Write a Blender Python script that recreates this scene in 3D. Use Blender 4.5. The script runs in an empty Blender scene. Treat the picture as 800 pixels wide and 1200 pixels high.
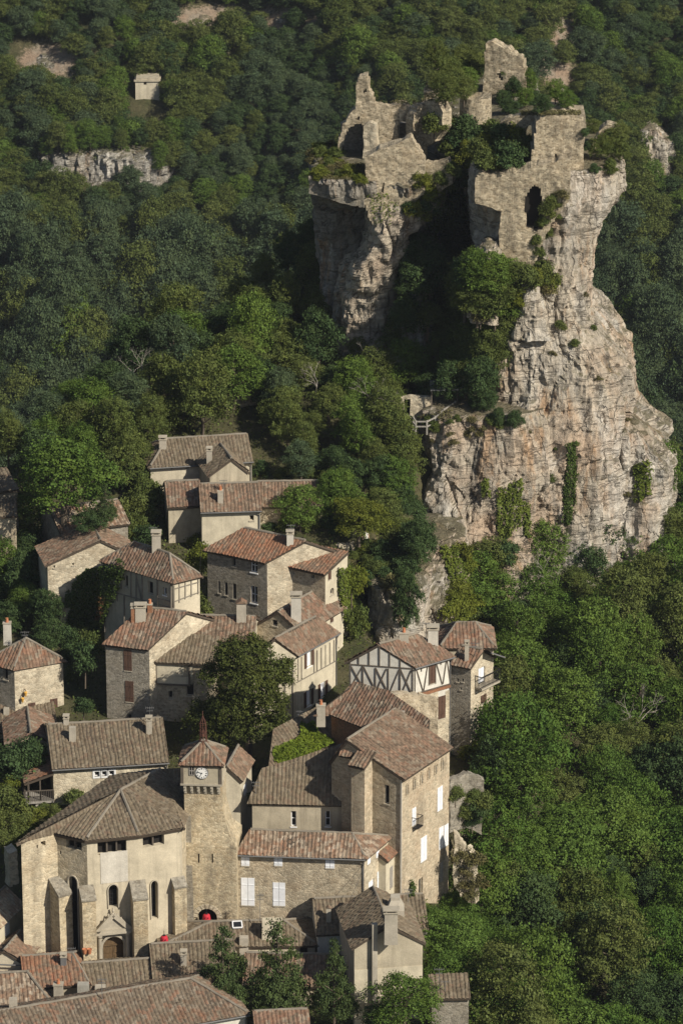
import bpy, bmesh, math, random
import numpy as np
from mathutils import Vector, Matrix, noise
from mathutils.bvhtree import BVHTree
random.seed(7); rng = np.random.default_rng(11)
scn = bpy.context.scene
COL = scn.collection
R = math.radians
# ------------------------------------------------------------------ camera numbers
CAM = np.array((0.0, -243.0, 120.0)); PITCH = R(20.0); F = 4887.0
FWD = np.array((0, math.cos(PITCH), -math.sin(PITCH))); UP = np.array((0, math.sin(PITCH), math.cos(PITCH)))
def ray(px, py):
    return np.array((1.0, 0, 0))*(px-400)/F + UP*(600-py)/F + FWD
def atY(px, py, Y):
    d = ray(px, py); return CAM + d*((Y-CAM[1])/d[1])
def atZ(px, py, z):
    d = ray(px, py); return CAM + d*((z-CAM[2])/d[2])
def atPlane(px, py, p0, n):
    d = ray(px, py); return CAM + d*(np.dot(p0-CAM, n)/np.dot(d, n))
def proj(p):
    v = np.asarray(p)-CAM; w = v@FWD
    return 400+F*v[..., 0]/w, 600-F*(v@UP)/w
# ------------------------------------------------------------------ terrain
def sst(a, b, x):
    t = np.clip((x-a)/(b-a), 0, 1); return t*t*(3-2*t)
def wav(x, y):
    return (np.sin(x*.31+1.3)*np.cos(y*.27+.4)+.6*np.sin(x*.83+y*.51)+.4*np.cos(y*1.1-x*.6))
def far_h(x, y):
    s = y-291+8*np.sin(x*.045+.6)+3*np.sin(x*.12)
    hf = -70+np.where(s > 0, .70*s, .02*s)
    return hf+.9*wav(x*.5, y*.5)
def terrain(x, y):
    x = np.asarray(x, float); y = np.asarray(y, float)
    h = .268*y+.25*wav(x*.6, y*.6)*sst(3, 30, np.abs(x)+np.abs(y-35)*.3)
    xe = np.interp(y, [-40, 0, 9, 13, 21, 28, 38, 47, 58, 64, 80], [7, 7.0, 3.2, 3.6, 10.6, 6.5, -1.5, -1.0, 3.0, 17, 19])
    d = x-xe
    h = h-np.where(d > 0, 10*sst(0, 9, d)+.10*np.maximum(0, d-7), 0)
    dl = -22-x
    h = h-np.where(dl > 0, .25*dl, 0)
    yf = np.interp(x, [-60, -25, -10, 0, 12, 19, 26, 50], [52, 58, 75, 88, 92, 80, 70, 66])
    h = h-np.maximum(0, y-yf)*.85-.010*np.maximum(0, y-yf)**2*.4
    hn = np.maximum(h, -75)
    hf = far_h(x, y)
    return np.maximum(hn, hf)
def th(x, y): return float(terrain(x, y))
def hit_terrain(px, py, off=0.0):
    d = ray(px, py); ys = np.arange(-60, 420, .5); t = (ys-CAM[1])/d[1]
    xs = CAM[0]+d[0]*t; zs = CAM[2]+d[2]*t
    m = np.nonzero(zs <= terrain(xs, ys)+off)[0]
    if len(m) == 0: return None
    i = m[0]; return np.array((xs[i], ys[i], terrain(xs[i], ys[i])))
# ------------------------------------------------------------------ mesh builder
class MB:
    def __init__(s): s.v = []; s.f = []; s.uv = []; s.mi = []
    def face(s, pts, uv=None, mi=0):
        i = len(s.v); s.v.extend([tuple(map(float, p)) for p in pts]); s.f.append(tuple(range(i, i+len(pts))))
        s.uv.extend(uv if uv is not None else [(p[0]+p[1]*.7, p[2]) for p in pts]); s.mi.append(mi)
    def hexa(s, b, t, mi=0):
        # b, t: four points each, counter-clockwise from above
        s.face(b[::-1], mi=mi); s.face(t, mi=mi)
        for k in range(4):
            k2 = (k+1) % 4; s.face([b[k], b[k2], t[k2], t[k]], mi=mi)
    def box(s, x0, x1, y0, y1, z0, z1, mi=0):
        s.hexa([(x0, y0, z0), (x1, y0, z0), (x1, y1, z0), (x0, y1, z0)], [(x0, y0, z1), (x1, y0, z1), (x1, y1, z1), (x0, y1, z1)], mi)
    def prism(s, poly, z0, z1, mi=0, top=None):
        # poly ccw 2D; optional smaller top
        top = top or poly; n = len(poly)
        b = [(p[0], p[1], z0) for p in poly]; t = [(p[0], p[1], z1) for p in top]
        s.face(b[::-1], mi=mi); s.face(t, mi=mi)
        for k in range(n):
            k2 = (k+1) % n; s.face([b[k], b[k2], t[k2], t[k]], mi=mi)
    def beam(s, p, q, w, mi=0, h=None):
        p = Vector(p); q = Vector(q); d = (q-p)
        if d.length < 1e-6: return
        d.normalize(); a = d.cross(Vector((0, 0, 1)))
        if a.length < 1e-3: a = Vector((1, 0, 0))
        a.normalize(); c = a.cross(d); a = a*w/2; c = c*(h or w)/2
        b = [p-a-c, p+a-c, p+a+c, p-a+c]; t = [x+(q-p) for x in b]
        s.face([*b], mi=mi); s.face(t[::-1], mi=mi)
        for k in range(4):
            k2 = (k+1) % 4; s.face([b[k2], b[k], t[k], t[k2]], mi=mi)
    def tube(s, pts, rad, n=6, mi=0):
        pts = [Vector(p) for p in pts]; rr = rad if hasattr(rad, '__len__') else [rad]*len(pts)
        rings = []
        for i, p in enumerate(pts):
            d = (pts[min(i+1, len(pts)-1)]-pts[max(i-1, 0)]).normalized()
            a = d.cross(Vector((0, 0, 1)))
            if a.length < 1e-2: a = d.cross(Vector((1, 0, 0)))
            a.normalize(); c = d.cross(a)
            rings.append([p+a*rr[i]*math.cos(2*math.pi*k/n)+c*rr[i]*math.sin(2*math.pi*k/n) for k in range(n)])
        for i in range(len(rings)-1):
            for k in range(n):
                k2 = (k+1) % n; s.face([rings[i][k], rings[i][k2], rings[i+1][k2], rings[i+1][k]], mi=mi)
        s.face(rings[0][::-1], mi=mi); s.face(rings[-1], mi=mi)
    def lathe(s, c, prof, n=16, mi=0):
        for (r0, z0), (r1, z1) in zip(prof, prof[1:]):
            for k in range(n):
                a = 2*math.pi*k/n; b = 2*math.pi*(k+1)/n
                P = lambda r, z, q: (c[0]+r*math.cos(q), c[1]+r*math.sin(q), c[2]+z)
                if r0 < 1e-6: s.face([P(0, z0, 0), P(r1, z1, b), P(r1, z1, a)][::-1], mi=mi)
                elif r1 < 1e-6: s.face([P(r0, z0, a), P(r0, z0, b), P(0, z1, 0)], mi=mi)
                else: s.face([P(r0, z0, a), P(r0, z0, b), P(r1, z1, b), P(r1, z1, a)], mi=mi)
def mkobj(name, mb, mats, parent=None, smooth=False):
    """one mesh object; vertices are given in world coordinates and become local to the thing's base"""
    me = bpy.data.meshes.new(name)
    root = parent
    while root is not None and root.parent is not None: root = root.parent
    off = np.array(root.location) if root is not None else np.zeros(3)
    v = np.array(mb.v, float)-off
    me.from_pydata(v.tolist(), [], mb.f)
    ul = me.uv_layers.new(name='UVMap')
    ul.data.foreach_set('uv', np.array(mb.uv, np.float32).ravel())
    if not isinstance(mats, (list, tuple)): mats = [mats]
    for m in mats: me.materials.append(m)
    me.polygons.foreach_set('material_index', mb.mi)
    if smooth: me.polygons.foreach_set('use_smooth', [True]*len(mb.f))
    me.update()
    o = bpy.data.objects.new(name, me); COL.objects.link(o)
    if parent is not None: o.parent = parent
    return o
def tag(o, label, cat, group=None, kind=None):
    if label: o['label'] = label
    if cat: o['category'] = cat
    if group: o['group'] = group
    if kind: o['kind'] = kind
    return o
def thing(name, loc, label, cat, group=None):
    o = bpy.data.objects.new(name, None); COL.objects.link(o); o.location = tuple(map(float, loc)); o.empty_display_size = .3
    return tag(o, label, cat, group)
def dup(root, loc, rotz=0, scale=1, label=None, group=None):
    r = root.copy(); COL.objects.link(r); r.location = tuple(map(float, loc)); r.rotation_euler = (0, 0, rotz)
    r.scale = scale if hasattr(scale, '__len__') else (scale,)*3
    if label: r['label'] = label
    if group: r['group'] = group
    for ch in root.children:
        c = ch.copy(); COL.objects.link(c); c.parent = r
    return r
# ------------------------------------------------------------------ materials
def newmat(name):
    m = bpy.data.materials.new(name); m.use_nodes = True; nt = m.node_tree; nt.nodes.clear()
    return m, nt
class NT:
    def __init__(s, name):
        s.m, s.t = newmat(name); s.n = s.t.nodes; s.l = s.t.links
        s.out = s.n.new('ShaderNodeOutputMaterial'); s.b = s.n.new('ShaderNodeBsdfPrincipled')
        s.l.new(s.b.outputs[0], s.out.inputs[0]); s.b.inputs['Specular IOR Level'].default_value = .2
        s.b.inputs['Roughness'].default_value = .9
    def node(s, typ, **kw):
        n = s.n.new(typ)
        for k, v in kw.items(): setattr(n, k, v)
        return n
    def put(s, sock, val):
        if isinstance(val, bpy.types.NodeSocket): s.l.new(val, sock)
        else: sock.default_value = val
    def coord(s, kind='Object', scale=None):
        c = s.node('ShaderNodeTexCoord').outputs[kind]
        if scale is None: return c
        mp = s.node('ShaderNodeMapping'); s.l.new(c, mp.inputs[0]); mp.inputs['Scale'].default_value = scale
        return mp.outputs[0]
    def noise(s, vec, scale, detail=4, rough=.55):
        n = s.node('ShaderNodeTexNoise'); s.l.new(vec, n.inputs['Vector']); n.inputs['Scale'].default_value = scale
        n.inputs['Detail'].default_value = detail; n.inputs['Roughness'].default_value = rough
        return n.outputs['Fac']
    def voro(s, vec, scale, feature='F1', out='Color', rnd=1.0):
        n = s.node('ShaderNodeTexVoronoi', feature=feature); s.l.new(vec, n.inputs['Vector']); n.inputs['Scale'].default_value = scale
        n.inputs['Randomness'].default_value = rnd
        return n.outputs[out]
    def ramp(s, fac, stops, interp='LINEAR'):
        r = s.node('ShaderNodeValToRGB'); s.l.new(fac, r.inputs[0]); cr = r.color_ramp; cr.interpolation = interp
        while len(cr.elements) < len(stops): cr.elements.new(.5)
        for e, (p, c) in zip(cr.elements, stops):
            e.position = p; e.color = (*c, 1) if hasattr(c, '__len__') else (c, c, c, 1)
        return r.outputs[0]
    def mix(s, fac, a, b, blend='MIX'):
        m = s.node('ShaderNodeMix', data_type='RGBA', blend_type=blend)
        s.put(m.inputs[0], fac)
        for sk, v in ((m.inputs[6], a), (m.inputs[7], b)):
            if isinstance(v, bpy.types.NodeSocket): s.l.new(v, sk)
            else: sk.default_value = (*v, 1) if hasattr(v, '__len__') else (v, v, v, 1)
        return m.outputs[2]
    def math(s, op, a, b=0.0, c=0.0):
        m = s.node('ShaderNodeMath', operation=op); s.put(m.inputs[0], a); s.put(m.inputs[1], b); s.put(m.inputs[2], c)
        return m.outputs[0]
    def bump(s, h, strength=.5, dist=.05):
        b = s.node('ShaderNodeBump'); s.l.new(h, b.inputs['Height']); b.inputs['Strength'].default_value = strength
        b.inputs['Distance'].default_value = dist; s.l.new(b.outputs[0], s.b.inputs['Normal'])
    def color(s, c): s.put(s.b.inputs['Base Color'], c if isinstance(c, bpy.types.NodeSocket) else (*c, 1)); return s
def mul(c, k): return tuple(min(1, x*k) for x in c)
def m_stone(name, col, size=.3, joint=.55, var=.35, stain=.5, plaster=0.0, warm=(.40, .27, .15)):
    size *= .80; joint *= .75; var *= .95
    """rubble or coursed masonry: cells of stone, pale joints, weather stains; plaster > 0 leaves render over part of it"""
    t = NT(name); v = t.coord('Object', (1, 1, 1.55))
    cell = t.voro(v, 1/size); edge = t.voro(v, 1/size, 'DISTANCE_TO_EDGE', 'Distance')
    sep = t.node('ShaderNodeSeparateColor'); t.l.new(cell, sep.inputs[0])
    tone = t.ramp(sep.outputs[0], [(0, 1-var), (1, 1+var*.35)])
    c = t.mix(1.0, col, tone, 'MULTIPLY')
    wf = t.math('MULTIPLY', sep.outputs[1], .22); c = t.mix(wf, c, warm)
    jm = t.ramp(edge, [(.02, 1.0), (.09, 0.0)])
    c = t.mix(t.math('MULTIPLY', jm, joint), c, mul(col, 1.18))
    o = t.coord('Object')
    big = t.noise(o, .32, 5, .65)
    if plaster > 0:
        pm = t.ramp(big, [(1-plaster-.06, 0.0), (1-plaster+.06, 1.0)])
        c = t.mix(pm, c, mul(col, 1.2))
    st = t.noise(t.coord('Object', (1.2, 1.2, .28)), .8, 6, .7)
    sm = t.ramp(st, [(.50, 0.0), (.72, 1.0)])
    c = t.mix(t.math('MULTIPLY', sm, min(1, stain*1.35)), c, (.17, .145, .108)); c = t.mix(1.0, c, t.ramp(t.noise(o, 1.3, 6, .7), [(.3, .74), (.68, 1.08)]), 'MULTIPLY')
    wm = t.ramp(t.noise(o, .55, 5, .6), [(.5, 0.0), (.75, 1.0)])
    c = t.mix(t.math('MULTIPLY', wm, .30), c, warm)
    fine = t.noise(o, 9, 3, .6); c = t.mix(1.0, c, t.ramp(fine, [(.25, .78), (.75, 1.12)]), 'MULTIPLY')
    t.color(c)
    hgt = t.math('ADD', t.ramp(edge, [(0, 0.0), (.12, 1.0)]), t.math('MULTIPLY', fine, .6))
    t.bump(hgt, .5, .04)
    return t.m
def m_plaster(name, col, stain=.35, dirt=(.17, .145, .11), rough=.4):
    t = NT(name); o = t.coord('Object')
    a = t.noise(o, .5, 6, .65); b = t.noise(t.coord('Object', (2.2, 2.2, .18)), 1.0, 5, .6); f = t.noise(o, 11, 4, .6)
    c = t.mix(t.ramp(a, [(.32, 0.0), (.68, 1.0)]), col, mul(col, .72)); c = t.mix(1.0, c, t.ramp(t.noise(o, 1.7, 6, .7), [(.3, .84), (.68, 1.05)]), 'MULTIPLY')
    c = t.mix(t.math('MULTIPLY', t.ramp(b, [(.5, 0.0), (.78, 1.0)]), stain), c, dirt)
    c = t.mix(1.0, c, t.ramp(f, [(.25, .88), (.75, 1.06)]), 'MULTIPLY')
    t.color(c); t.bump(f, rough, .03); return t.m
def m_tile(name, cols, lichen=.4, per=.26, orange=.1):
    """canal tiles: UV in metres, u along the eave and v up the slope; each tile gets its own fired tone"""
    t = NT(name); uv = t.coord('UV'); sx = t.node('ShaderNodeSeparateXYZ'); t.l.new(uv, sx.inputs[0])
    iu = t.math('FLOOR', t.math('ADD', t.math('DIVIDE', sx.outputs[0], per), .5)); iv = t.math('FLOOR', t.math('ADD', t.math('DIVIDE', sx.outputs[1], .36), t.math('MULTIPLY', iu, .37)))
    cb = t.node('ShaderNodeCombineXYZ'); t.l.new(iu, cb.inputs[0]); t.l.new(iv, cb.inputs[1])
    wn = t.node('ShaderNodeTexWhiteNoise', noise_dimensions='2D'); t.l.new(cb.outputs[0], wn.inputs['Vector'])
    n = len(cols); c = t.ramp(wn.outputs['Value'], [(k/n, cc) for k, cc in enumerate(cols)], 'CONSTANT')
    o = t.coord('Object')
    big = t.noise(o, .45, 5, .65)
    c = t.mix(t.ramp(big, [(.56-.3*orange, 0.0), (.80-.3*orange, .75)]), c, (.30, .115, .055), 'MIX') if orange > 0 else c
    li = t.noise(o, 1.6, 6, .7)
    c = t.mix(t.math('MULTIPLY', t.ramp(li, [(.36, 0.0), (.66, 1.0)]), lichen), c, (.150, .130, .092))
    dk = t.noise(o, 4.5, 4, .6); c = t.mix(1.0, c, t.ramp(dk, [(.3, .62), (.7, 1.12)]), 'MULTIPLY')
    pale = t.noise(o, 14, 3, .5); c = t.mix(t.math('MULTIPLY', t.ramp(pale, [(.62, 0.0), (.74, 1.0)]), .35), c, (.34, .31, .25))
    t.color(c); t.bump(dk, .3, .02); return t.m
def m_flat(name, col, rough=.6, metal=0, var=.12, spec=.3):
    t = NT(name); f = t.noise(t.coord('Object'), 3.0, 4, .6)
    t.color(t.mix(1.0, col, t.ramp(f, [(.3, 1-var), (.7, 1+var)]), 'MULTIPLY'))
    t.b.inputs['Roughness'].default_value = rough; t.b.inputs['Metallic'].default_value = metal; t.b.inputs['Specular IOR Level'].default_value = spec
    return t.m
def m_wood(name, col):
    t = NT(name); f = t.noise(t.coord('Object', (6, 6, .8)), 2.0, 5, .6)
    t.color(t.mix(1.0, col, t.ramp(f, [(.3, .6), (.7, 1.2)]), 'MULTIPLY')); t.b.inputs['Roughness'].default_value = .75; t.bump(f, .3, .01); return t.m
def m_leaf(name, col, col2, trans=.22):
    t = NT(name)
    oi = t.node('ShaderNodeObjectInfo'); g = t.node('ShaderNodeNewGeometry')
    c = t.mix(t.ramp(oi.outputs['Random'], [(0, 0.0), (1, 1.0)]), col, col2)
    iso = g.outputs['Random Per Island']
    c = t.mix(1.0, c, t.ramp(iso, [(0, .55), (.55, 1.0), (1, 1.5)]), 'MULTIPLY')
    nz = t.noise(t.coord('Object'), .9, 3, .6)
    c = t.mix(t.ramp(nz, [(.4, 0.0), (.7, .5)]), c, tuple((a+b)/2*k for a, b, k in zip(col, col2, (1.5, 1.25, .8))))
    t.color(c); t.b.inputs['Roughness'].default_value = .7; t.b.inputs['Specular IOR Level'].default_value = .12
    tr = t.node('ShaderNodeBsdfTranslucent'); t.l.new(c, tr.inputs[0]); ms = t.node('ShaderNodeMixShader'); ms.inputs[0].default_value = trans
    t.l.new(t.b.outputs[0], ms.inputs[1]); t.l.new(tr.outputs[0], ms.inputs[2]); t.l.new(ms.outputs[0], t.out.inputs[0])
    return t.m
def m_rock(name, pale=(.55, .50, .42), pink=(.52, .38, .27), grey=(.30, .285, .255), dark=(.085, .078, .068), pinkness=.5):
    t = NT(name); o = t.coord('Object'); st = t.coord('Object', (1, 1, .13))
    s1 = t.noise(st, .45, 7, .62); s2 = t.noise(st, 1.5, 7, .68); b1 = t.noise(o, .14, 5, .6); f = t.noise(o, 2.2, 9, .72); ff = t.noise(o, 8, 6, .7)
    c = t.mix(t.ramp(s1, [(.36, 0.0), (.58, 1.0)]), grey, pale)
    c = t.mix(t.math('MULTIPLY', t.ramp(b1, [(.66-.3*pinkness, 0.0), (.80-.3*pinkness, 1.0)]), .7), c, pink)
    c = t.mix(t.math('MULTIPLY', t.ramp(t.noise(st, .7, 5, .65), [(.55, 0.0), (.66, 1.0)]), .55), c, (.46, .26, .12))
    c = t.mix(t.math('MULTIPLY', t.ramp(s2, [(.52, 0.0), (.68, 1.0)]), .72), c, dark)
    c = t.mix(t.math('MULTIPLY', t.ramp(t.noise(t.coord('Object', (1, 1, .3)), .26, 7, .7), [(.52, 0.0), (.64, 1.0)]), .72), c, (.64, .61, .55))
    c = t.mix(1.0, c, t.ramp(f, [(.28, .62), (.62, 1.10)]), 'MULTIPLY'); c = t.mix(1.0, c, t.ramp(ff, [(.3, .8), (.65, 1.08)]), 'MULTIPLY')
    bed = t.noise(t.coord('Object', (.09, .09, 1.0)), 1.1, 4, .6); bl = t.ramp(bed, [(.485, 0.0), (.50, 1.0), (.515, 0.0)])
    ck = t.node('ShaderNodeTexVoronoi', feature='DISTANCE_TO_EDGE'); mpw = t.node('ShaderNodeVectorMath', operation='ADD'); t.l.new(t.coord('Object', (.55, .55, .16)), mpw.inputs[0]); nz3 = t.node('ShaderNodeTexNoise'); t.l.new(o, nz3.inputs['Vector']); nz3.inputs['Scale'].default_value = .7; nz3.inputs['Detail'].default_value = 5; sc3 = t.node('ShaderNodeVectorMath', operation='SCALE'); t.l.new(nz3.outputs['Color'], sc3.inputs[0]); sc3.inputs['Scale'].default_value = .9; t.l.new(sc3.outputs[0], mpw.inputs[1]); t.l.new(mpw.outputs[0], ck.inputs['Vector']); ck.inputs['Scale'].default_value = 1.0
    cl = t.ramp(ck.outputs['Distance'], [(.0, 1.0), (.035, 0.0)]); crk = t.math('MAXIMUM', t.math('MULTIPLY', bl, .6), t.math('MULTIPLY', cl, t.ramp(t.noise(o, .6, 3, .6), [(.42, 0.0), (.58, .9)])))
    c = t.mix(t.math('MULTIPLY', crk, .75), c, (.075, .065, .055))
    gn = t.node('ShaderNodeNewGeometry'); sz = t.node('ShaderNodeSeparateXYZ'); t.l.new(gn.outputs['Normal'], sz.inputs[0])
    up = t.math('ADD', sz.outputs[2], t.math('MULTIPLY', t.math('SUBTRACT', f, .5), 1.1))
    c = t.mix(t.ramp(up, [(.62, 0.0), (.95, .85)]), c, (.11, .10, .055))
    t.color(c); h = t.math('SUBTRACT', t.math('ADD', t.math('ADD', t.math('MULTIPLY', f, 1.2), t.math('MULTIPLY', s2, 1.0)), t.math('MULTIPLY', ff, .5)), t.math('MULTIPLY', crk, .8)); t.bump(h, 1.0, .22)
    t.b.inputs['Roughness'].default_value = .95; return t.m
# ---- palette
WALL = {
 'rubble': m_stone('rubble_wall', (.52, .455, .34), .30, .5, .4, .5),
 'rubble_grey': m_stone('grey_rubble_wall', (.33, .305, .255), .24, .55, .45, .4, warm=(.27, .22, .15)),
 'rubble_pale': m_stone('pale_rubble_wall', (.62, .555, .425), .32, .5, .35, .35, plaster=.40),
 'church': m_stone('church_wall', (.60, .53, .395), .36, .4, .28, .5, plaster=.30, warm=(.46, .32, .17)),
 'apse': m_plaster('apse_render', (.63, .56, .425), .6),
 'tower': m_stone('clock_tower_wall', (.56, .485, .345), .27, .5, .38, .6, plaster=.30, warm=(.45, .29, .13)),
 'tall': m_stone('tall_house_wall', (.56, .485, .36), .26, .45, .32, .4, plaster=.28, warm=(.46, .29, .17)),
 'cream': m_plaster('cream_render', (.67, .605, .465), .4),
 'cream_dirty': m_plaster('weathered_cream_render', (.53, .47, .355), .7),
 'white': m_plaster('white_render', (.76, .735, .66), .15),
 'grey': m_plaster('grey_render', (.40, .385, .34), .55),
 'castle': m_stone('castle_masonry', (.50, .435, .32), .24, .5, .6, .55, warm=(.40, .28, .15)),
}
WALL['brick'] = m_stone('brick_wall', (.34, .175, .10), .14, .5, .3, .4, warm=(.38, .2, .11))
TILE = {
 'brown': m_tile('brown_canal_tiles', [(.225, .148, .102), (.190, .126, .088), (.250, .172, .122), (.160, .110, .078), (.265, .158, .108), (.265, .208, .155)], .45, orange=.0),
 'grey': m_tile('grey_brown_canal_tiles', [(.192, .150, .104), (.166, .130, .090), (.215, .172, .120), (.150, .116, .080), (.232, .190, .138), (.190, .135, .094)], .55, orange=.0),
 'rust': m_tile('mottled_rust_tiles', [(.245, .150, .106), (.200, .132, .096), (.270, .172, .122), (.290, .235, .180), (.215, .122, .082), (.165, .122, .088)], .45, orange=.12),
 'front': m_tile('old_front_roof_tiles', [(.185, .140, .102), (.160, .122, .090), (.205, .165, .122), (.240, .145, .100), (.175, .118, .082), (.235, .195, .150), (.150, .118, .088), (.195, .150, .110)], .40, orange=.05),
 'red': m_tile('patched_red_tiles', [(.255, .145, .095), (.215, .135, .092), (.280, .175, .118), (.215, .160, .115), (.290, .142, .088), (.180, .130, .095)], .35, orange=.38),
 'pale': m_tile('pale_new_tiles', [(.43, .35, .25), (.39, .29, .20), (.47, .40, .30), (.36, .26, .185), (.46, .37, .265)], .15, orange=.0),
 'mixed': m_tile('pale_and_rust_tiles', [(.285, .180, .122), (.345, .27, .20), (.235, .160, .112), (.40, .33, .255), (.205, .148, .108)], .32, orange=.12),
}
M = {
 'under': m_flat('eave_timber', (.075, .058, .043), .85), 'mortar': m_plaster('ridge_mortar', (.27, .24, .195), .5),
 'glass': m_flat('window_glass', (.018, .020, .022), .12, var=.05, spec=.5), 'dark': m_flat('interior_shade_black', (.014, .012, .011), .9, var=.05),  # the near-black colour paints the shade inside openings
 'wframe': m_flat('white_paint', (.78, .79, .80), .5, var=.06), 'wshut': m_flat('white_shutter_paint', (.74, .76, .80), .55, var=.08),
 'bshut': m_wood('brown_shutter_wood', (.105, .062, .045)), 'gshut': m_wood('grey_shutter_wood', (.34, .32, .29)),
 'timber': m_wood('old_dark_timber', (.125, .105, .085)), 'timber_l': m_wood('weathered_grey_timber', (.24, .215, .18)), 'carwhite': m_flat('white_car_paint', (.75, .76, .77), .25, .0, .03), 'door': m_wood('church_door_wood', (.13, .085, .045)),
 'iron': m_flat('black_iron', (.025, .025, .027), .5, .3), 'zinc': m_flat('zinc_pipe', (.15, .15, .15), .7, .1), 'rust': m_flat('rusty_iron', (.10, .045, .032), .85, 0, .4),
 'sill': m_plaster('cut_stone', (.50, .45, .36), .3), 'chim': m_plaster('chimney_render', (.50, .455, .375), .45), 'chim_w': m_plaster('pale_chimney_render', (.66, .62, .54), .25),
 'brick': m_stone('old_red_brick', (.34, .165, .095), .12, .5, .3, .3, warm=(.38, .2, .11)), 'terra': m_flat('terracotta', (.42, .17, .085), .8, var=.25),
 'redcloth': m_flat('red_lantern_cloth', (.46, .022, .04), .6, var=.1), 'mark': m_flat('dark_ink', (.09, .01, .015), .8),
 'face': m_flat('clock_enamel', (.80, .80, .78), .4, var=.03), 'black': m_flat('clock_black', (.02, .02, .02), .5),
 'bark': m_wood('bark', (.13, .105, .08)), 'deadwood': m_wood('bleached_wood', (.34, .31, .27)), 'skin': m_flat('skin', (.52, .33, .25), .6), 'shirt': m_flat('white_cotton', (.78, .76, .73), .9),
 'lampglass': m_flat('amber_glass', (.62, .36, .08), .3), 'carblue': m_flat('grey_blue_car_paint', (.12, .15, .19), .3, .2), 'rubber': m_flat('tyre_rubber', (.02, .02, .02), .9),
 'solar': m_flat('blue_panel', (.06, .09, .20), .3), 'hair': m_flat('dark_hair', (.03, .02, .015), .7), 'cloth': m_flat('blue_grey_cloth', (.30, .34, .42), .9),
}
# ------------------------------------------------------------------ roofs
def poly_offset(P, offs):
    n = len(P); lines = []
    for i in range(n):
        a, b = P[i], P[(i+1) % n]; d = (b-a)/max(np.linalg.norm(b-a), 1e-9); nr = np.array((d[1], -d[0]))
        lines.append((a+nr*offs[i], d))
    out = []
    for i in range(n):
        (p, d), (q, e) = lines[i-1], lines[i]
        den = d[0]*e[1]-d[1]*e[0]
        if abs(den) < 1e-5: out.append(q)
        else:
            t = ((q[0]-p[0])*e[1]-(q[1]-p[1])*e[0])/den; w_ = p+d*t-P[i]; L_ = np.linalg.norm(w_); out.append(P[i]+w_*min(1, .42/max(L_, 1e-6)))
    return np.array(out)
OVER = {'e': .26, 'g': .10, 'r': .02, 'h': .0, 'w': 0.0}
PER = .26
def roof_plane(mb, poly, kinds, amp=.058, thick=.13, slab_mi=1):
    """one tiled slope: real corrugated canal-tile rows cut to the outline, over a thin timber deck"""
    P3 = np.array(poly, float); n = np.zeros(3)
    for i in range(len(P3)):
        n += np.cross(P3[i], P3[(i+1) % len(P3)])
    n /= np.linalg.norm(n)
    if n[2] < 0: P3 = P3[::-1]; n = -n; kinds = [kinds[(len(kinds)-2-i) % len(kinds)] for i in range(len(kinds))]
    u = np.cross((0, 0, 1.0), n)
    u = np.array((1.0, 0, 0)) if np.linalg.norm(u) < 1e-4 else u/np.linalg.norm(u)
    v = np.cross(n, u); o = P3[0]
    P2 = np.stack([(P3-o)@u, (P3-o)@v], 1); P2 = poly_offset(P2, [OVER[k] for k in kinds])
    mn, mx = P2.min(0), P2.max(0)
    us = np.arange(math.floor(mn[0]/PER)*PER, mx[0]+PER, PER/4); vs = np.arange(mn[1]-.1, mx[1]+.4, .19)
    nu, nv = len(us), len(vs)
    prof = np.array((0, .80, 1.0, .80))
    colj = rng.normal(0, .10, nu//4+2); ujit = rng.normal(0, .012, (nv, nu))
    rowj = rng.normal(0, .011, (nv, nu//4+2))+np.where((np.arange(nv)[:, None]+(np.arange(nu//4+2) % 2)[None, :]) % 2 == 0, .018, -.012)
    U, V = np.meshgrid(us, vs); k = np.arange(nu)//4
    sag = .07*np.sin(U*.7+o[0])*np.sin(V*.6+o[1])+.03*np.sin(U*1.9+o[1])*np.sin(V*1.7+o[0])
    U = U+.045*np.sin(V*1.1+o[0]*3)*np.sin(U*.35+o[1])+np.cumsum(rng.normal(0, .006, (nv, nu//4+2)), 0)[:, k]
    Hh = amp*(prof[np.arange(nu) % 4][None, :]*(1+colj[k][None, :]))+rowj[:, k]+sag*.8+.02
    V2 = V+rng.normal(0, .03, (nv, nu//4+2))[:, k]
    bm = bmesh.new()
    vv = [bm.verts.new((U[j, i]+ujit[j, i], V2[j, i], Hh[j, i])) for j in range(nv) for i in range(nu)]
    for j in range(nv-1):
        for i in range(nu-1):
            a = j*nu+i; bm.faces.new((vv[a], vv[a+1], vv[a+nu+1], vv[a+nu]))
    for i in range(len(P2)):
        a, b = P2[i], P2[(i+1) % len(P2)]; d = b-a
        if np.linalg.norm(d) < 1e-6: continue
        bmesh.ops.bisect_plane(bm, geom=bm.verts[:]+bm.edges[:]+bm.faces[:], plane_co=(a[0], a[1], 0), plane_no=(d[1], -d[0], 0), clear_outer=True)
    uo = rng.uniform(0, 50)
    for f in bm.faces:
        cs = [vv_.co for vv_ in f.verts]
        mb.face([o+u*c.x+v*c.y+n*c.z for c in cs], [(c.x+round(uo)*PER, c.y) for c in cs], 0)
    bm.free()
    top = [o+u*p[0]+v*p[1]-n*.015 for p in P2]; bot = [p-n*thick for p in top]
    mb.face(top, mi=slab_mi); mb.face(bot[::-1], mi=slab_mi)
    for i in range(len(top)):
        j = (i+1) % len(top); mb.face([bot[i], bot[j], top[j], top[i]], mi=slab_mi)
    return (o, n, P3)
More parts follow.
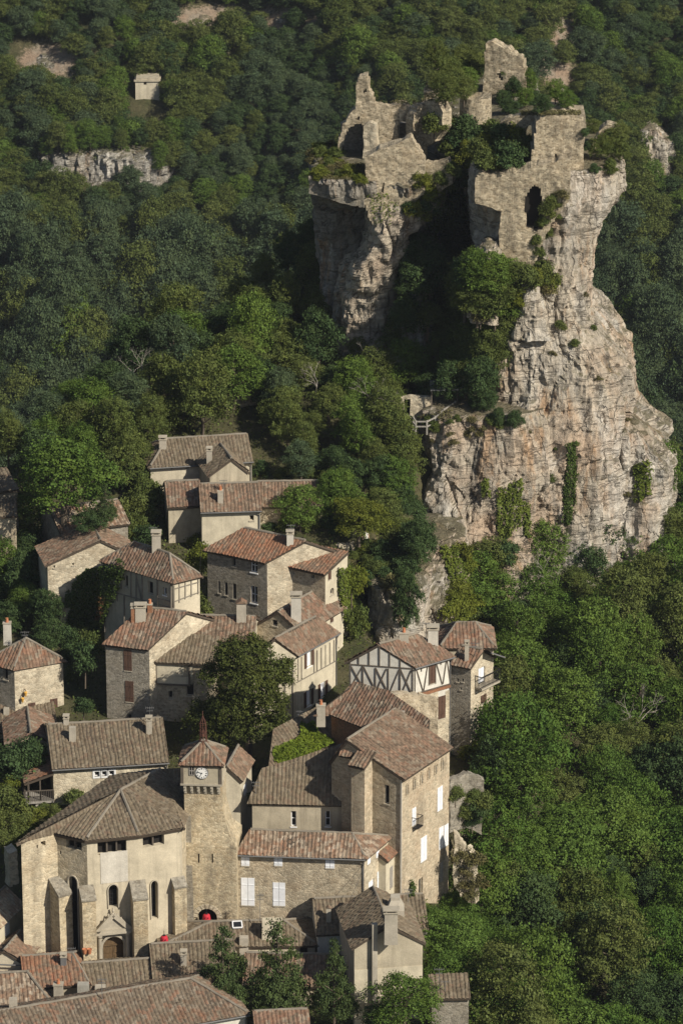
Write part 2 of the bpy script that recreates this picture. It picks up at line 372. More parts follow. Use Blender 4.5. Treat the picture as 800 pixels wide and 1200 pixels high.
def ridge_tube(mb, p, q, r=.095, mi=0):
    p = np.array(p, float); q = np.array(q, float); L = np.linalg.norm(q-p); k = max(2, int(L/.4))
    pts = [p+(q-p)*t+np.array((0, 0, .045+.015*random.uniform(-1, 1))) for t in np.linspace(0, 1, k+1)]
    mb.tube(pts, [r*random.uniform(.85, 1.12) for _ in pts], 7, mi)
# ------------------------------------------------------------------ walls with real openings
class Wall:
    def __init__(s, P, Q, zb, tops):
        s.P = np.array(P[:2], float); s.Q = np.array(Q[:2], float); s.L = np.linalg.norm(s.Q-s.P); s.d = (s.Q-s.P)/s.L
        s.n = np.array((s.d[1], -s.d[0])); s.zb = zb; s.tops = tops; s.holes = []
    def pt(s, u, z, out=0.0):
        p = s.P+s.d*u+s.n*out; return (p[0], p[1], z)
    def top(s, u): return float(np.interp(u, [t[0] for t in s.tops], [t[1] for t in s.tops]))
    def hit(s, px, py):
        p = atPlane(px, py, np.array((*s.P, 0)), np.array((*s.n, 0))); return float((p[:2]-s.P)@s.d), float(p[2])
    def facing(s):
        m = (s.P+s.Q)/2; return (CAM[:2]-m)@s.n > 0
    def box(s, mb, u0, u1, z0, z1, d0, d1, mi=0):
        b = [s.pt(u0, z0, d1), s.pt(u1, z0, d1), s.pt(u1, z0, d0), s.pt(u0, z0, d0)]
        t = [s.pt(u0, z1, d1), s.pt(u1, z1, d1), s.pt(u1, z1, d0), s.pt(u0, z1, d0)]
        mb.hexa(b, t, mi)
    def build(s, mb, mi=0, reveal=.22):
        us = sorted({0.0, s.L, *[t[0] for t in s.tops], *[h[0] for h in s.holes], *[h[1] for h in s.holes]})
        us = [u for u in us if -1e-6 <= u <= s.L+1e-6]
        zset = sorted({s.zb, *[h[2] for h in s.holes], *[h[3] for h in s.holes]})
        U0 = s.P[0]*.8+s.P[1]
        def q(a): mb.face([s.pt(*p) for p in a], [(U0+p[0], p[1]) for p in a], mi)
        for a, b in zip(us, us[1:]):
            if b-a < 1e-5: continue
            ta, tb = s.top(a), s.top(b); zs = [z for z in zset if z < min(ta, tb)-1e-4]
            for i, z0 in enumerate(zs):
                last = i == len(zs)-1; z1a, z1b = (ta, tb) if last else (zs[i+1], zs[i+1])
                m = (a+b)/2; zm = z0+.01
                if any(h[0] < m < h[1] and h[2] <= zm < h[3] for h in s.holes): continue
                q([(a, z0), (b, z0), (b, z1b), (a, z1a)])
        for u0, u1, z0, z1, arch in s.holes:
            dd = -reveal; w = (u1-u0)/2; um = (u0+u1)/2
            mb.face([s.pt(u0, z0), s.pt(u1, z0), s.pt(u1, z0, dd), s.pt(u0, z0, dd)], mi=mi)
            if arch:
                zs_ = z1-w*arch; N = 10
                cv = [(um-w*math.cos(math.pi*k/N), zs_+w*arch*math.sin(math.pi*k/N)) for k in range(N+1)]
                h = N//2
                for k in range(h): q([(u0, z1), cv[k], cv[k+1]])
                for k in range(h, N): q([(u1, z1), cv[k], cv[k+1]])
            else: cv = [(u0, z1), (u1, z1)]; zs_ = z1
            loop = [(u0, z0)]+([(u0, zs_)] if arch else [])+cv+([(u1, zs_)] if arch else [])+[(u1, z0)]
            for a, b in zip(loop, loop[1:]):
                if abs(a[0]-b[0])+abs(a[1]-b[1]) < 1e-6: continue
                mb.face([s.pt(*a), s.pt(*a, dd), s.pt(*b, dd), s.pt(*b)], mi=mi)
def add_window(w, root, u0, u1, z0, z1, kind, frame_mat=None):
    """an opening is already cut; fill it with frame, glass and shutters, each a mesh of its own"""
    W, H = u1-u0, z1-z0; fm = MB()
    dk = 'dark' in kind or 'slot' in kind or 'louver' in kind
    g = MB(); g.face([w.pt(u0, z0, -.2), w.pt(u1, z0, -.2), w.pt(u1, z1, -.2), w.pt(u0, z1, -.2)])
    if 'door' in kind or 'closed' in kind:
        mat = M['wshut'] if 'white' in kind else M['bshut'] if 'brown' in kind else M['gshut']
        n = 2 if W > .42 else 1; out = .03 if 'closed' in kind else -.10
        nm = 'door_leaf' if 'door' in kind else 'shutter'
        base = MB(); w.box(base, u0-.03, u1+.03, z0-.06, z0, -.2, .05)
        win = mkobj('doorway' if 'door' in kind else 'window', base, M['sill'], root)
        for k in range(n):
            s = MB(); a = u0+W*k/n+(.01 if k else -.02); b = u0+W*(k+1)/n-(.01 if k < n-1 else -.02)
            w.box(s, a, b, z0+.01, z1+.02, out-.04, out)
            for zz in ((z0+H*.2), (z0+H*.75)): w.box(s, a+.02, b-.02, zz, zz+.06, out, out+.02)
            mkobj(nm, s, mat, win)
        mkobj('pane', g, M['dark'], win); return
    fr = .05 if W > .3 else .03
    for a, b, c, d in ((u0, u0+fr, z0, z1), (u1-fr, u1, z0, z1), (u0+fr, u1-fr, z0, z0+fr), (u0+fr, u1-fr, z1-fr, z1)): w.box(fm, a, b, c, d, -.19, -.13)
    if not dk or 'mull' in kind:
        if W > .35: w.box(fm, (u0+u1)/2-.025, (u0+u1)/2+.025, z0+fr, z1-fr, -.188, -.14)
        if H > .7: w.box(fm, u0+fr, u1-fr, z0+H*.5-.02, z0+H*.5+.02, -.186, -.142)
    if 'surround' in kind:
        for a, b, c, d in ((u0-.12, u0, z0-.12, z1+.12), (u1, u1+.12, z0-.12, z1+.12), (u0, u1, z0-.12, z0), (u0, u1, z1, z1+.12)): w.box(fm, a, b, c, d, -.1, .035)
        fmat = M['wframe']
    else:
        w.box(fm, u0-.06, u1+.06, z0-.08, z0-.002, -.15, .05); fmat = M['sill'] if dk else M['wframe']
    win = mkobj('window', fm, frame_mat or fmat, root)
    mkobj('pane', g, M['dark'] if dk else M['glass'], win)
    if 'curtain' in kind:
        c = MB(); w.box(c, u0+.03, u1-.03, z0+.03, z1-.03, -.12, -.08); mkobj('curtain', c, M['wshut'], win)
    if 'open' in kind:
        mat = M['wshut'] if 'white' in kind else M['bshut']
        for a, b in ((u0-W*.5, u0-.02), (u1+.02, u1+W*.5)):
            s = MB(); w.box(s, a, b, z0, z1, .01, .05); mkobj('shutter', s, mat, win)
# ------------------------------------------------------------------ a house from its eave corners
HOUSES = []; PLANES = {}
def plan(pts, depth, Y=None, base=None):
    a = pts[0]
    if Y is None:
        d = ray(a[0], base); t = d[2]/d[1]; Y = (CAM[2]+t*243)/(.268-t)
    A = atY(a[0], a[1], Y); ze = A[2]
    c = [A]+[atZ(p[0], p[1], ze) for p in pts[1:]]
    if len(c) == 2:
        d = (c[1]-c[0])[:2]; d /= np.linalg.norm(d); nb = np.array((-d[1], d[0], 0)); c += [c[1]+nb*depth, c[0]+nb*depth]
    elif len(c) == 3: c.append(c[0]+c[2]-c[1])
    return c, ze
def house(name, label, pts, roof, wall='rubble', tile='brown', depth=4, Y=None, base=None, win=(), chim=(), cat='house', group=None,
          anchor=0, zbot=None, cap='mortar', gutter=(), walls=None, genoise=None):
    if anchor:                      # the corner whose ground point is known
        c0, z0 = plan([pts[anchor]], 1, Y, base) if False else (None, None)
        p = pts[anchor]
        if Y is None:
            d = ray(p[0], base); t = d[2]/d[1]; Y = (CAM[2]+t*243)/(.268-t)
        ze = atY(p[0], p[1], Y)[2]; Y = float(atZ(pts[0][0], pts[0][1], ze)[1])
    c, ze = plan(pts, depth, Y, base)
    ctr = sum(c)/4; zg = min(th(p[0], p[1]) for p in c)
    zb = zg-1.0 if zbot is None else zbot
    root = thing(name, (ctr[0], ctr[1], max(zb, zg-.3)), label, cat, group)
    kind, rise = roof[0], roof[1]; hl, hr = (list(roof[2:4])+[0, 0])[:2]; fr = roof[4] if len(roof) > 4 else .5
    k = c if kind != 'bc' else [c[1], c[2], c[3], c[0]]
    up = np.array((0, 0, rise))
    R1 = k[0]+(k[3]-k[0])*fr+up; R2 = k[1]+(k[2]-k[1])*fr+up; rd = (R2-R1)/np.linalg.norm(R2-R1)
    R1 = R1+rd*hl; R2 = R2-rd*hr
    Lb, La = np.linalg.norm(k[2]-k[1]), np.linalg.norm(k[3]-k[0]); L0 = np.linalg.norm(k[1]-k[0])
    flat = lambda L: [(0, ze), (L, ze)]
    if kind == 'shed':
        T2, T3 = k[2]+up, k[3]+up
        tops = [flat(L0), [(0, ze), (Lb, ze+rise)], [(0, ze+rise), (np.linalg.norm(k[3]-k[2]), ze+rise)], [(0, ze+rise), (La, ze)]]
        pl = [([k[0], k[1], T2, T3], 'egrg')]; rid = []
    else:
        tops = [flat(L0), flat(Lb) if hr else [(0, ze), (Lb*fr, ze+rise), (Lb, ze)], flat(np.linalg.norm(k[3]-k[2])), flat(La) if hl else [(0, ze), (La*(1-fr), ze+rise), (La, ze)]]
        pl = [([k[0], k[1], R2, R1], ['e', 'h' if hr else 'g', 'r', 'h' if hl else 'g']), ([k[2], k[3], R1, R2], ['e', 'h' if hl else 'g', 'r', 'h' if hr else 'g'])]
        rid = [(R1, R2)]
        if hr: pl.append(([k[1], k[2], R2], ['e', 'h', 'h'])); rid += [(k[1], R2), (k[2], R2)]
        if hl: pl.append(([k[3], k[0], R1], ['e', 'h', 'h'])); rid += [(k[0], R1), (k[3], R1)]
    ws = [Wall(k[i], k[(i+1) % 4], zb, tops[i]) for i in range(4)]
    wc = ws if kind != 'bc' else [ws[3], ws[0], ws[1], ws[2]]     # walls in the order of the corners as given
    todo = []
    for wd in win:
        px, py, w_, h_, kd = wd[:5]; best = None
        for i, w in enumerate(wc):
            if len(wd) > 5 and wd[5] != i and isinstance(wd[5], int): continue
            if not w.facing(): continue
            u, z = w.hit(px, py)
            if 0 < u < w.L:
                dist = np.linalg.norm(np.array(w.pt(u, z))-CAM)
                if best is None or dist < best[0]: best = (dist, w)
        if best is None: print('WINDOW MISS', label, wd); continue
        w = best[1]; u0, _ = w.hit(px-w_/2, py); u1, _ = w.hit(px+w_/2, py); z0 = w.hit(px, py+h_/2)[1]; z1 = w.hit(px, py-h_/2)[1]
        u0 = max(u0, .06); u1 = min(u1, w.L-.06); z1 = min(z1, min(w.top(u0), w.top(u1))-.05)
        if u1-u0 < .05 or z1-z0 < .05: print('WINDOW BAD', label, wd, u0, u1, z0, z1); continue
        w.holes.append((u0, u1, z0, z1, 1.0 if 'arch' in kd else 0)); todo.append((w, u0, u1, z0, z1, kd))
    mb = MB(); wm = [WALL[wall]] if isinstance(wall, str) else [WALL[x] for x in wall]
    for i, w in enumerate(wc): w.build(mb, (i if len(wm) > 1 else 0) % len(wm))
    wo = mkobj('wall', mb, wm, root)
    for t in todo: add_window(t[0], root, *t[1:])
    rb = MB(); planes = []
    for poly, kd in pl: planes.append(roof_plane(rb, poly, kd))
    ro = mkobj('roof', rb, [TILE[tile], M['under']], root)
    if rid:
        cb = MB()
        for p, q in rid: ridge_tube(cb, p, q)
        mkobj('ridge_cap', cb, M[cap] if cap in M else TILE[cap], ro)
    for i in gutter:
        w = wc[i]; g = MB(); g.tube([w.pt(-.1, ze-.12, .33), w.pt(w.L+.1, ze-.12, .31)], .05, 6); mkobj('gutter', g, M['zinc'], ro)
        d = MB(); d.tube([w.pt(w.L-.08, ze-.12, .3), w.pt(w.L-.08, ze-.5, .06), w.pt(w.L-.08, zg, .06)], .045, 6); mkobj('downpipe', d, M['zinc'], root)
    if genoise is not None:
        g = MB()
        for i in genoise:
            w = wc[i]
            for kk in range(int(w.L/.2)):
                for row, (zz, oo) in enumerate(((ze-.22, .10), (ze-.10, .19))):
                    a = kk*.2+.1*(row % 2); w.box(g, a, min(a+.15, w.L), zz-.05, zz+.03, -.02, oo)
        mkobj('cornice', g, M['sill'], root)
    for ch in chim: chimney(ro, planes, *ch)
    h = dict(root=root, c=c, k=k, ze=ze, zb=zb, zg=zg, walls=ws, planes=planes, roof=ro, label=label)
    HOUSES.append(h); return h
def roof_hit(planes, px, py):
    best = None
    for o, n, P in planes:
        p = atPlane(px, py, o, n); inside = True
        m = len(P)
        for i in range(m):
            a, b = P[i], P[(i+1) % m]
            if np.cross(b-a, p-a)@n < -.3: inside = False
        dist = np.linalg.norm(p-CAM)
        if inside and (best is None or dist < best[0]): best = (dist, p)
    if best is None: best = min(((np.linalg.norm(atPlane(px, py, o, n)-P.mean(0)), atPlane(px, py, o, n)) for o, n, P in planes), key=lambda t: t[0])
    return best[1]
def chimney(parent, planes, px, py, w=.5, h=1.0, d=None, kind='slab', mat='chim', rot=0):
    p = roof_hit(planes, px, py) if planes is not None else py
    d = d or w; mb = MB(); x, y, z = p
    def rp(poly):
        cs, sn = math.cos(rot), math.sin(rot); return [(x+a*cs-b*sn, y+a*sn+b*cs) for a, b in poly]
    sq = lambda a, b: rp([(-a/2, -b/2), (a/2, -b/2), (a/2, b/2), (-a/2, b/2)])
    if kind == 'taper': mb.prism(sq(w*1.5, d*1.5), z-.9, z+h*.25, top=sq(w*1.5, d*1.5)); mb.prism(sq(w*1.5, d*1.5), z+h*.25, z+h*.8, top=sq(w*.8, d*.8)); mb.prism(sq(w*.8, d*.8), z+h*.8, z+h)
    else: mb.prism(sq(w, d), z-.9, z+h, top=sq(w*.95, d*.95))
    ch = mkobj('chimney', mb, M[mat] if mat in M else WALL[mat], parent)
    cp = MB()
    if kind == 'slab':
        cp.prism(sq(w*1.15, d*1.15), z+h, z+h+.06)
        for sx in (-1, 1):
            q = rp([(sx*w*.36-.05, -d*.36-.05), (sx*w*.36+.05, -d*.36-.05), (sx*w*.36+.05, d*.36+.05), (sx*w*.36-.05, d*.36+.05)]); cp.prism(q, z+h+.06, z+h+.2)
        cp.prism(sq(w*1.2, d*1.2), z+h+.2, z+h+.27)
        mkobj('chimney_cap', cp, M['sill'], ch)
    elif kind == 'gable':
        a, b = w*.58, d*.58; q = rp([(-a, -b), (a, -b), (a, b), (-a, b)]); r = rp([(0, -b), (0, b)])
        zt = z+h; A, B, C_, D = [(t[0], t[1], zt) for t in q]; E, Fp = [(t[0], t[1], zt+w*.35) for t in r]
        cp.face([A, B, E]); cp.face([C_, D, Fp]); cp.face([B, C_, Fp, E]); cp.face([D, A, E, Fp]); cp.face([D, C_, B, A])
        mkobj('chimney_cap', cp, TILE['brown'], ch)
    elif kind == 'pots':
        cp.prism(sq(w*1.1, d*1.1), z+h, z+h+.07); pm = MB(); n = 2 if w > .7 else 1
        for i in range(n):
            c = rp([((i-(n-1)/2)*w*.45, 0)])[0]; pm.lathe((c[0], c[1], z+h+.07), [(.12, 0), (.09, .28), (.11, .30), (.0, .30)], 10)
        mkobj('chimney_cap', cp, M['sill'], ch); mkobj('chimney_pot', pm, M['terra'], parent)
    return ch
def poly_house(name, label, verts, wall, tile, base=None, Y=None, roofkinds=None, win=(), chim=(), cat='house', zbot=None, extra=()):
    """verts: (px, py, dz) round one sloping roof; dz None = on the plane of the first three"""
    a = verts[0]
    if Y is None:
        d = ray(a[0], base); t = d[2]/d[1]; Y = (CAM[2]+t*243)/(.268-t)
    z0 = atY(a[0], a[1], Y)[2]-a[2]; known = [atZ(px, py, z0+dz) for px, py, dz in verts if dz is not None][:3]
    n = np.cross(known[1]-known[0], known[2]-known[0]); n /= np.linalg.norm(n)
    P = [atPlane(v[0], v[1], known[0], n) if v[2] is None else atZ(v[0], v[1], z0+v[2]) for v in verts]
    zg = min(th(p[0], p[1]) for p in P); zb = zg-1 if zbot is None else zbot; ctr = sum(P)/len(P)
    root = thing(name, (ctr[0], ctr[1], zg), label, cat)
    ws = []; m = len(P)
    for i in range(m):
        p, q = P[i], P[(i+1) % m]; ws.append(Wall(p, q, zb, [(0, p[2]), (np.linalg.norm((q-p)[:2]), q[2])]))
    todo = []
    for px, py, w_, h_, kd in win:
        best = None
        for w in ws:
            if not w.facing(): continue
            u, z = w.hit(px, py)
            if 0 < u < w.L:
                dist = np.linalg.norm(np.array(w.pt(u, z))-CAM)
                if best is None or dist < best[0]: best = (dist, w)
        if best is None: print('WINDOW MISS', label, px, py); continue
        w = best[1]; u0 = w.hit(px-w_/2, py)[0]; u1 = w.hit(px+w_/2, py)[0]; z0_ = w.hit(px, py+h_/2)[1]; z1_ = w.hit(px, py-h_/2)[1]
        w.holes.append((u0, u1, z0_, z1_, 1.0 if 'arch' in kd else 0)); todo.append((w, u0, u1, z0_, z1_, kd))
    mb = MB()
    for w in ws: w.build(mb)
    mkobj('wall', mb, WALL[wall], root)
    for t in todo: add_window(t[0], root, *t[1:])
    rb = MB(); planes = [roof_plane(rb, P, roofkinds or ['e']*m)]
    for poly, kd in extra:
        pp = [P[q] if isinstance(q, int) else atZ(q[0], q[1], z0+q[2]) for q in poly]; planes.append(roof_plane(rb, pp, kd))
    ro = mkobj('roof', rb, [TILE[tile], M['under']], root)
    for ch in chim: chimney(ro, planes, *ch)
    h = dict(root=root, P=P, z0=z0, zg=zg, zb=zb, walls=ws, planes=planes, roof=ro, label=label, n=n, c=P)
    HOUSES.append(h); return h
# ================================================================== the village, back to front
H = {}
H['back'] = house('house', 'long house with a cream front at the very top of the village, below the wood', [(176.5, 546), (295, 538.5)], ('ab', 1.25, 1.6, 0), 'cream', 'grey', depth=4.6, Y=51.5,
    win=[(201, 548.5, 2, 3, 'slot', 0), (219, 547.5, 2.5, 3, 'slot', 0)], chim=[(191, 523, .55, .55, .45, 'slab', 'chim')], gutter=[0])
H['backgab'] = house('house', 'small pale gabled house standing in front of the topmost long house', [(246, 556), (290, 552)], ('bc', 1.1, 0, 0, .42), 'cream_dirty', 'grey', depth=3.4, Y=48.8,
    chim=[(245.5, 541, .42, .9, .42, 'slab', 'chim')])
H['ext'] = house('house', 'low roofed barn beside the second row of houses, to the right of the cream wall', [(302, 592), (378, 591)], ('ab', 1.1, 0, 0), 'rubble', 'brown', depth=4.2, Y=48)
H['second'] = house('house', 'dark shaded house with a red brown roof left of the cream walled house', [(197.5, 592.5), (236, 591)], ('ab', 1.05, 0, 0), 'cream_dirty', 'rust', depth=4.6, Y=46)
H['cream'] = house('house', 'cream walled house with one small grated window and a brown roof, second highest row', [(236.5, 598), (305, 596)], ('ab', 1.25, 0, 0), 'cream', 'brown', depth=4.4, Y=44.3,
    win=[(295, 607, 5, 6, 'mull dark', 0)], chim=[(258.5, 588, .4, .85, .4, 'pots', 'chim')], gutter=[0])
H['leftback'] = house('house', 'low house with a pale and rust tiled roof behind the ivy gabled house', [(71, 622.5), (150, 611.5)], ('ab', 1.0, 0, 0), 'rubble_grey', 'mixed', depth=4.4, Y=41)
H['farleft'] = house('house', 'grey flat topped stone building cut by the left border beside the bright tree', [(-18, 577), (21, 573)], ('shed', .25), 'rubble_grey', 'grey', depth=4, Y=44)
H['farleft2'] = house('house', 'low stone outbuilding at the left border below the grey stone building', [(-18, 604), (19, 603)], ('shed', .5), 'rubble', 'grey', depth=2, Y=42)
# tall grey house, long face's shade put into darker stone, and its lean-to
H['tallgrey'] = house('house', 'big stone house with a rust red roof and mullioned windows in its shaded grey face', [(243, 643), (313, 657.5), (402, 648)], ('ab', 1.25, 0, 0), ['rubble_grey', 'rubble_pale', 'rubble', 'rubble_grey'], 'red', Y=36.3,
    win=[(297.7, 663, 8, 16, 'mull', 0), (297.7, 697, 8, 20, 'mull', 0), (274, 657, 4, 13, 'dark', 0), (274.8, 693, 4, 18, 'dark', 0), (265, 690, 3.5, 15, 'dark', 0), (257, 688, 2.5, 14, 'dark', 0)],
    chim=[(340, 637, .5, .75, .42, 'slab', 'chim_w')])
H['leanto'] = house('house', 'stone lean-to with a mottled red roof against the gable of the big stone house', [(320, 658), (381, 671.5), (407, 658.5)], ('shed', .75), ['rubble', 'cream', 'rubble', 'rubble'], 'red', Y=35.2,
    win=[(343, 671, 3, 4, 'slot', 0), (366.6, 675.5, 3, 4, 'slot', 0), (386, 673, 3, 12, 'brown closed', 1), (396, 670, 2.5, 10, 'dark', 1), (389, 693, 4, 8, 'arch dark', 1)])
H['ivygable'] = house('house', 'tall pale gabled house with dark ivy climbing its sunlit front', [(56, 661), (160, 652)], ('bc', 1.5, 0, 0, .40), 'rubble_pale', 'brown', depth=3.8, Y=35.6,
    win=[(86, 661, 2, 3, 'slot', 0), (64, 664, 2, 3, 'slot', 0)])
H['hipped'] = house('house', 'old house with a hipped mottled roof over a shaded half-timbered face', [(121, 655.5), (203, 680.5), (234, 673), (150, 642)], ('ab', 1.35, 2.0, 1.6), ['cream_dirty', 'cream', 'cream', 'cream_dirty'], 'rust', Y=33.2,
    win=[(148, 681, 4.5, 14, 'dark', 0), (176.5, 689, 6, 15, 'dark', 0), (193.5, 693, 4, 9, 'white', 0)], chim=[(183.5, 641, .62, .95, .55, 'slab', 'chim')])
# the pale houses right of the oak
H['rearpale'] = house('house', 'pale house with a big whitewashed chimney behind the narrow half-timbered house', [(301, 731), (352, 741), (402, 711)], ('bc', 1.25, 0, 0), ['rubble', 'cream', 'rubble', 'rubble'], 'rust', Y=30.5,
    win=[(322, 730, 6, 7, 'dark', 0), (388.5, 724, 3, 10, 'brown closed', 1), (393, 748, 3, 15, 'brown closed', 1)], chim=[(347, 726, .72, 1.75, .6, 'slab', 'chim_w')])
H['palefront'] = house('house', 'narrow pale half-timbered house with white and brown shuttered windows right of the oak', [(297, 770), (346.6, 766), (394, 740)], ('bc', 1.25, 0, 0), ['cream', 'cream', 'cream', 'cream'], 'brown', anchor=1, base=846,
    win=[(362, 772, 5.5, 18, 'curtain open_brown', 1), (361.5, 818, 5.5, 18, 'curtain open_brown', 1), (378, 808, 5.5, 17, 'curtain open_brown', 1), (336, 777, 9, 12, 'white', 0)], gutter=[1])
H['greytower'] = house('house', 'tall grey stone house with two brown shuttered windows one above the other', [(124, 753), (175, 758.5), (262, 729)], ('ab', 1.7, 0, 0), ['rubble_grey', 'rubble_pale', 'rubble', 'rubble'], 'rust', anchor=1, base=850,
    win=[(150, 774, 8.5, 24, 'brown closed', 0), (152, 810.5, 9, 24, 'brown closed', 0), (152, 841, 5, 8, 'dark', 0)],
    chim=[(157.5, 727, .42, .95, .42, 'slab', 'brick'), (165, 726, .75, .95, .5, 'slab', 'chim'), (176, 716, .35, .5, .35, 'pots', 'brick')])
H['middle'] = house('house', 'house with a long brown roof and white gutter behind the shuttered loggia', [(203, 748), (296, 750.5)], ('ab', .95, 0, 0), 'cream', 'brown', depth=4.2, Y=27.5,
    chim=[(283, 727, .68, 1.35, .6, 'gable', 'chim')], gutter=[0])
H['loggia'] = house('house', 'house with a plastered loggia and one brown shutter over rough stone, beside the oak', [(181, 773.5), (250, 776.5)], ('shed', .95), 'rubble', 'grey', depth=2.5, Y=25.4,
    win=[(210, 784.5, 9, 14, 'brown closed', 0), (200, 814, 5, 9, 'dark', 0), (223, 808, 9, 15, 'dark', 0)])
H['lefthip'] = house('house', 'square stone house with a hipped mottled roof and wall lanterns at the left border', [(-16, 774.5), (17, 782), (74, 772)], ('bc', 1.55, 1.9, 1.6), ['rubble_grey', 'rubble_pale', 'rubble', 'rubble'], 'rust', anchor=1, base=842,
    win=[(7, 790, 5, 13, 'dark', 0), (63.5, 827, 8, 16, 'brown closed', 1), (37.5, 828, 8, 8, 'brown closed', 1)], chim=[(9, 741, .55, .7, .45, 'pots', 'chim_w')])
H['lowleft'] = house('house', 'low stone house with a single tiny white framed window in its gable', [(10, 872), (63, 869.5)], ('bc', .75, 0, 0), 'rubble', 'rust', depth=4.6, Y=20.3,
    win=[(40, 873, 4, 6, 'dark surround', 0)])
H['shedroof'] = house('house', 'long low grey roofed shed behind the tiny windowed gable, with a white chimney block', [(-15, 857), (66, 852)], ('shed', .9), 'rubble', 'grey', depth=2.6, Y=23.6, chim=[(41, 850, .72, .75, .5, 'none', 'chim_w'), (8, 836, .4, .4, .4, 'none', 'chim')])
H['bigroof'] = house('house', 'long stone house with a wide grey roof and three little white framed windows together', [(62.5, 899), (196.5, 891)], ('ab', 1.55, 0, 0), 'rubble_pale', 'grey', depth=7.4, base=949,
    win=[(114, 907, 6, 6, 'dark surround', 0), (122.5, 906.5, 6, 6, 'dark surround', 0), (131, 906, 6, 6, 'dark surround', 0)],
    chim=[(85.5, 867, .46, .95, .42, 'none', 'chim'), (175, 860, .40, 1.05, .40, 'slab', 'chim'), (78, 848, .38, .4, .38, 'slab', 'chim')], gutter=[0])
# right-hand houses
H['timbered'] = house('house', 'white half-timbered house with dark crossed beams and a brown roof', [(409, 774), (484.5, 780), (528, 767.5)], ('bc', 1.35, 0, 0, .54), ['white', 'white', 'rubble', 'rubble'], 'rust', anchor=2, base=884,
    win=[(505.5, 790.5, 7, 21, 'brown closed', 1), (517, 829, 8, 26, 'brown closed', 1)],
    chim=[(473, 749, .68, .45, .5, 'pots', 'chim'), (507, 752, .72, .95, .6, 'slab', 'chim_w')], gutter=[1])
H['balconyback'] = house('house', 'hip roofed house part behind the balcony house at the right edge of the village', [(516, 757), (578, 756.5)], ('ab', 1.0, 1.2, 1.2), 'cream_dirty', 'rust', depth=3.6, Y=25.2)
H['balcony'] = house('house', 'tall narrow house with a little iron balcony under its sunlit gable', [(528, 776), (551.5, 780.5), (578, 768)], ('ab', .8, 0, 0), ['rubble_grey', 'rubble_pale', 'rubble', 'rubble'], 'rust', anchor=1, base=890,
    win=[(564, 791, 7.5, 18, 'white door', 1), (566, 819, 6, 9, 'brown closed', 1), (568.5, 845, 4, 14, 'dark', 1), (565, 878, 3.5, 9, 'dark', 1), (536, 797, 2, 4, 'slot', 0), (540, 807, 2, 3, 'slot', 0), (542, 797, 2, 4, 'slot', 0)],
    chim=[(546.5, 773, .30, 1.15, .30, 'slab', 'chim')])
H['mossroof'] = poly_house('house', 'low house whose brown roof carries a thick bright green moss patch', [(318, 896, 0), (402, 874, 0), (409, 850, None), (371, 833, 1.5), (324, 857, None)], 'rubble', 'grey', Y=14.0)
H['brickgable'] = poly_house('house', 'house with a brown roof above a wedge of bare brickwork, behind the mossy roof', [(388, 834, 0), (446, 856, -.1), (497, 864, None), (498.5, 845, None), (452, 813, None), (415, 803, 1.5)], 'brick', 'rust', Y=17.5,
    extra=[([(388, 834, 0), 5, (372, 835, .1)], ['h', 'h', 'e'])], chim=[(468, 848, .85, .85, .6, 'taper', 'chim'), (376, 836, .6, .6, .5, 'pots', 'chim')])
H['tall'] = house('house', 'tallest house, with a row of small blind arches under the eave of its sunlit side', [(471, 911.5), (526.5, 874.5), None, (380, 903)][:2], ('ab', 1.75, 0, 0, .78), ['tall', 'tall', 'tall', 'rubble'], 'brown', depth=5.4, base=1062,
    win=[(515, 936, 5.5, 27, 'white closed', 0), (496, 995, 6.5, 28, 'white closed', 0), (516.3, 982, 4.5, 25, 'white closed', 0), (522.2, 979, 4.5, 25, 'white closed', 0), (492.6, 1040, 4.5, 22, 'dark', 0), (516.5, 1022, 3.5, 22, 'grey closed', 0), (484.6, 957, 4, 20, 'white closed', 0),
         (453, 931, 5.5, 22, 'dark', 3)]+[(476.5, 922.5, 4, 15, 'arch grey closed', 0), (485, 916, 4, 15, 'arch grey closed', 0), (493.5, 910, 4, 15, 'arch grey closed', 0), (502, 904.5, 4, 15, 'arch grey closed', 0), (510, 899, 4, 15, 'arch grey closed', 0), (517.8, 894, 4, 15, 'arch grey closed', 0)][:0])
H['wideroof'] = poly_house('house', 'house with a broad grey roof and two small mullioned windows beside the tallest house', [(295.5, 938.5, 0), (402.5, 940.5, 0), (398, 877, None), (310, 904, 1.45)], 'cream_dirty', 'grey', Y=8.9,
    win=[(344, 959.5, 6, 18, 'white mull'), (384, 959.5, 6, 18, 'white mull')])
H['towerhouse'] = house('house', 'small house with a brown roof attached behind the clock tower', [(250, 914), (281.5, 913.5), (295, 889)], ('bc', .95, 0, 0), 'cream', 'brown', Y=9.5, win=[(287, 925, 3, 12, 'white closed', 1)])
H['shutters'] = house('house', 'stone house with rows of white closed shutters, right of the clock tower', [(279, 998.5), (427, 1004), (455, 980)], ('ab', .85, 0, 1.6), ['rubble', 'rubble_pale', 'rubble', 'rubble'], 'mixed', anchor=1, Y=3.6,
    win=[(287.5, 1008.5, 9, 12, 'white closed', 0), (326, 1008.5, 9, 12, 'white closed', 0), (386.5, 1012, 10, 11, 'white closed', 0), (290.5, 1045, 15, 32, 'white closed', 0), (327, 1048, 13.5, 27, 'white closed', 0),
         (435, 1045, 6.5, 27, 'white door', 1), (444.5, 1034, 5.5, 28, 'white closed', 1), (431.8, 1008, 3, 9, 'white closed', 1), (442, 999, 3, 11, 'white closed', 1)], gutter=[0], genoise=[0])
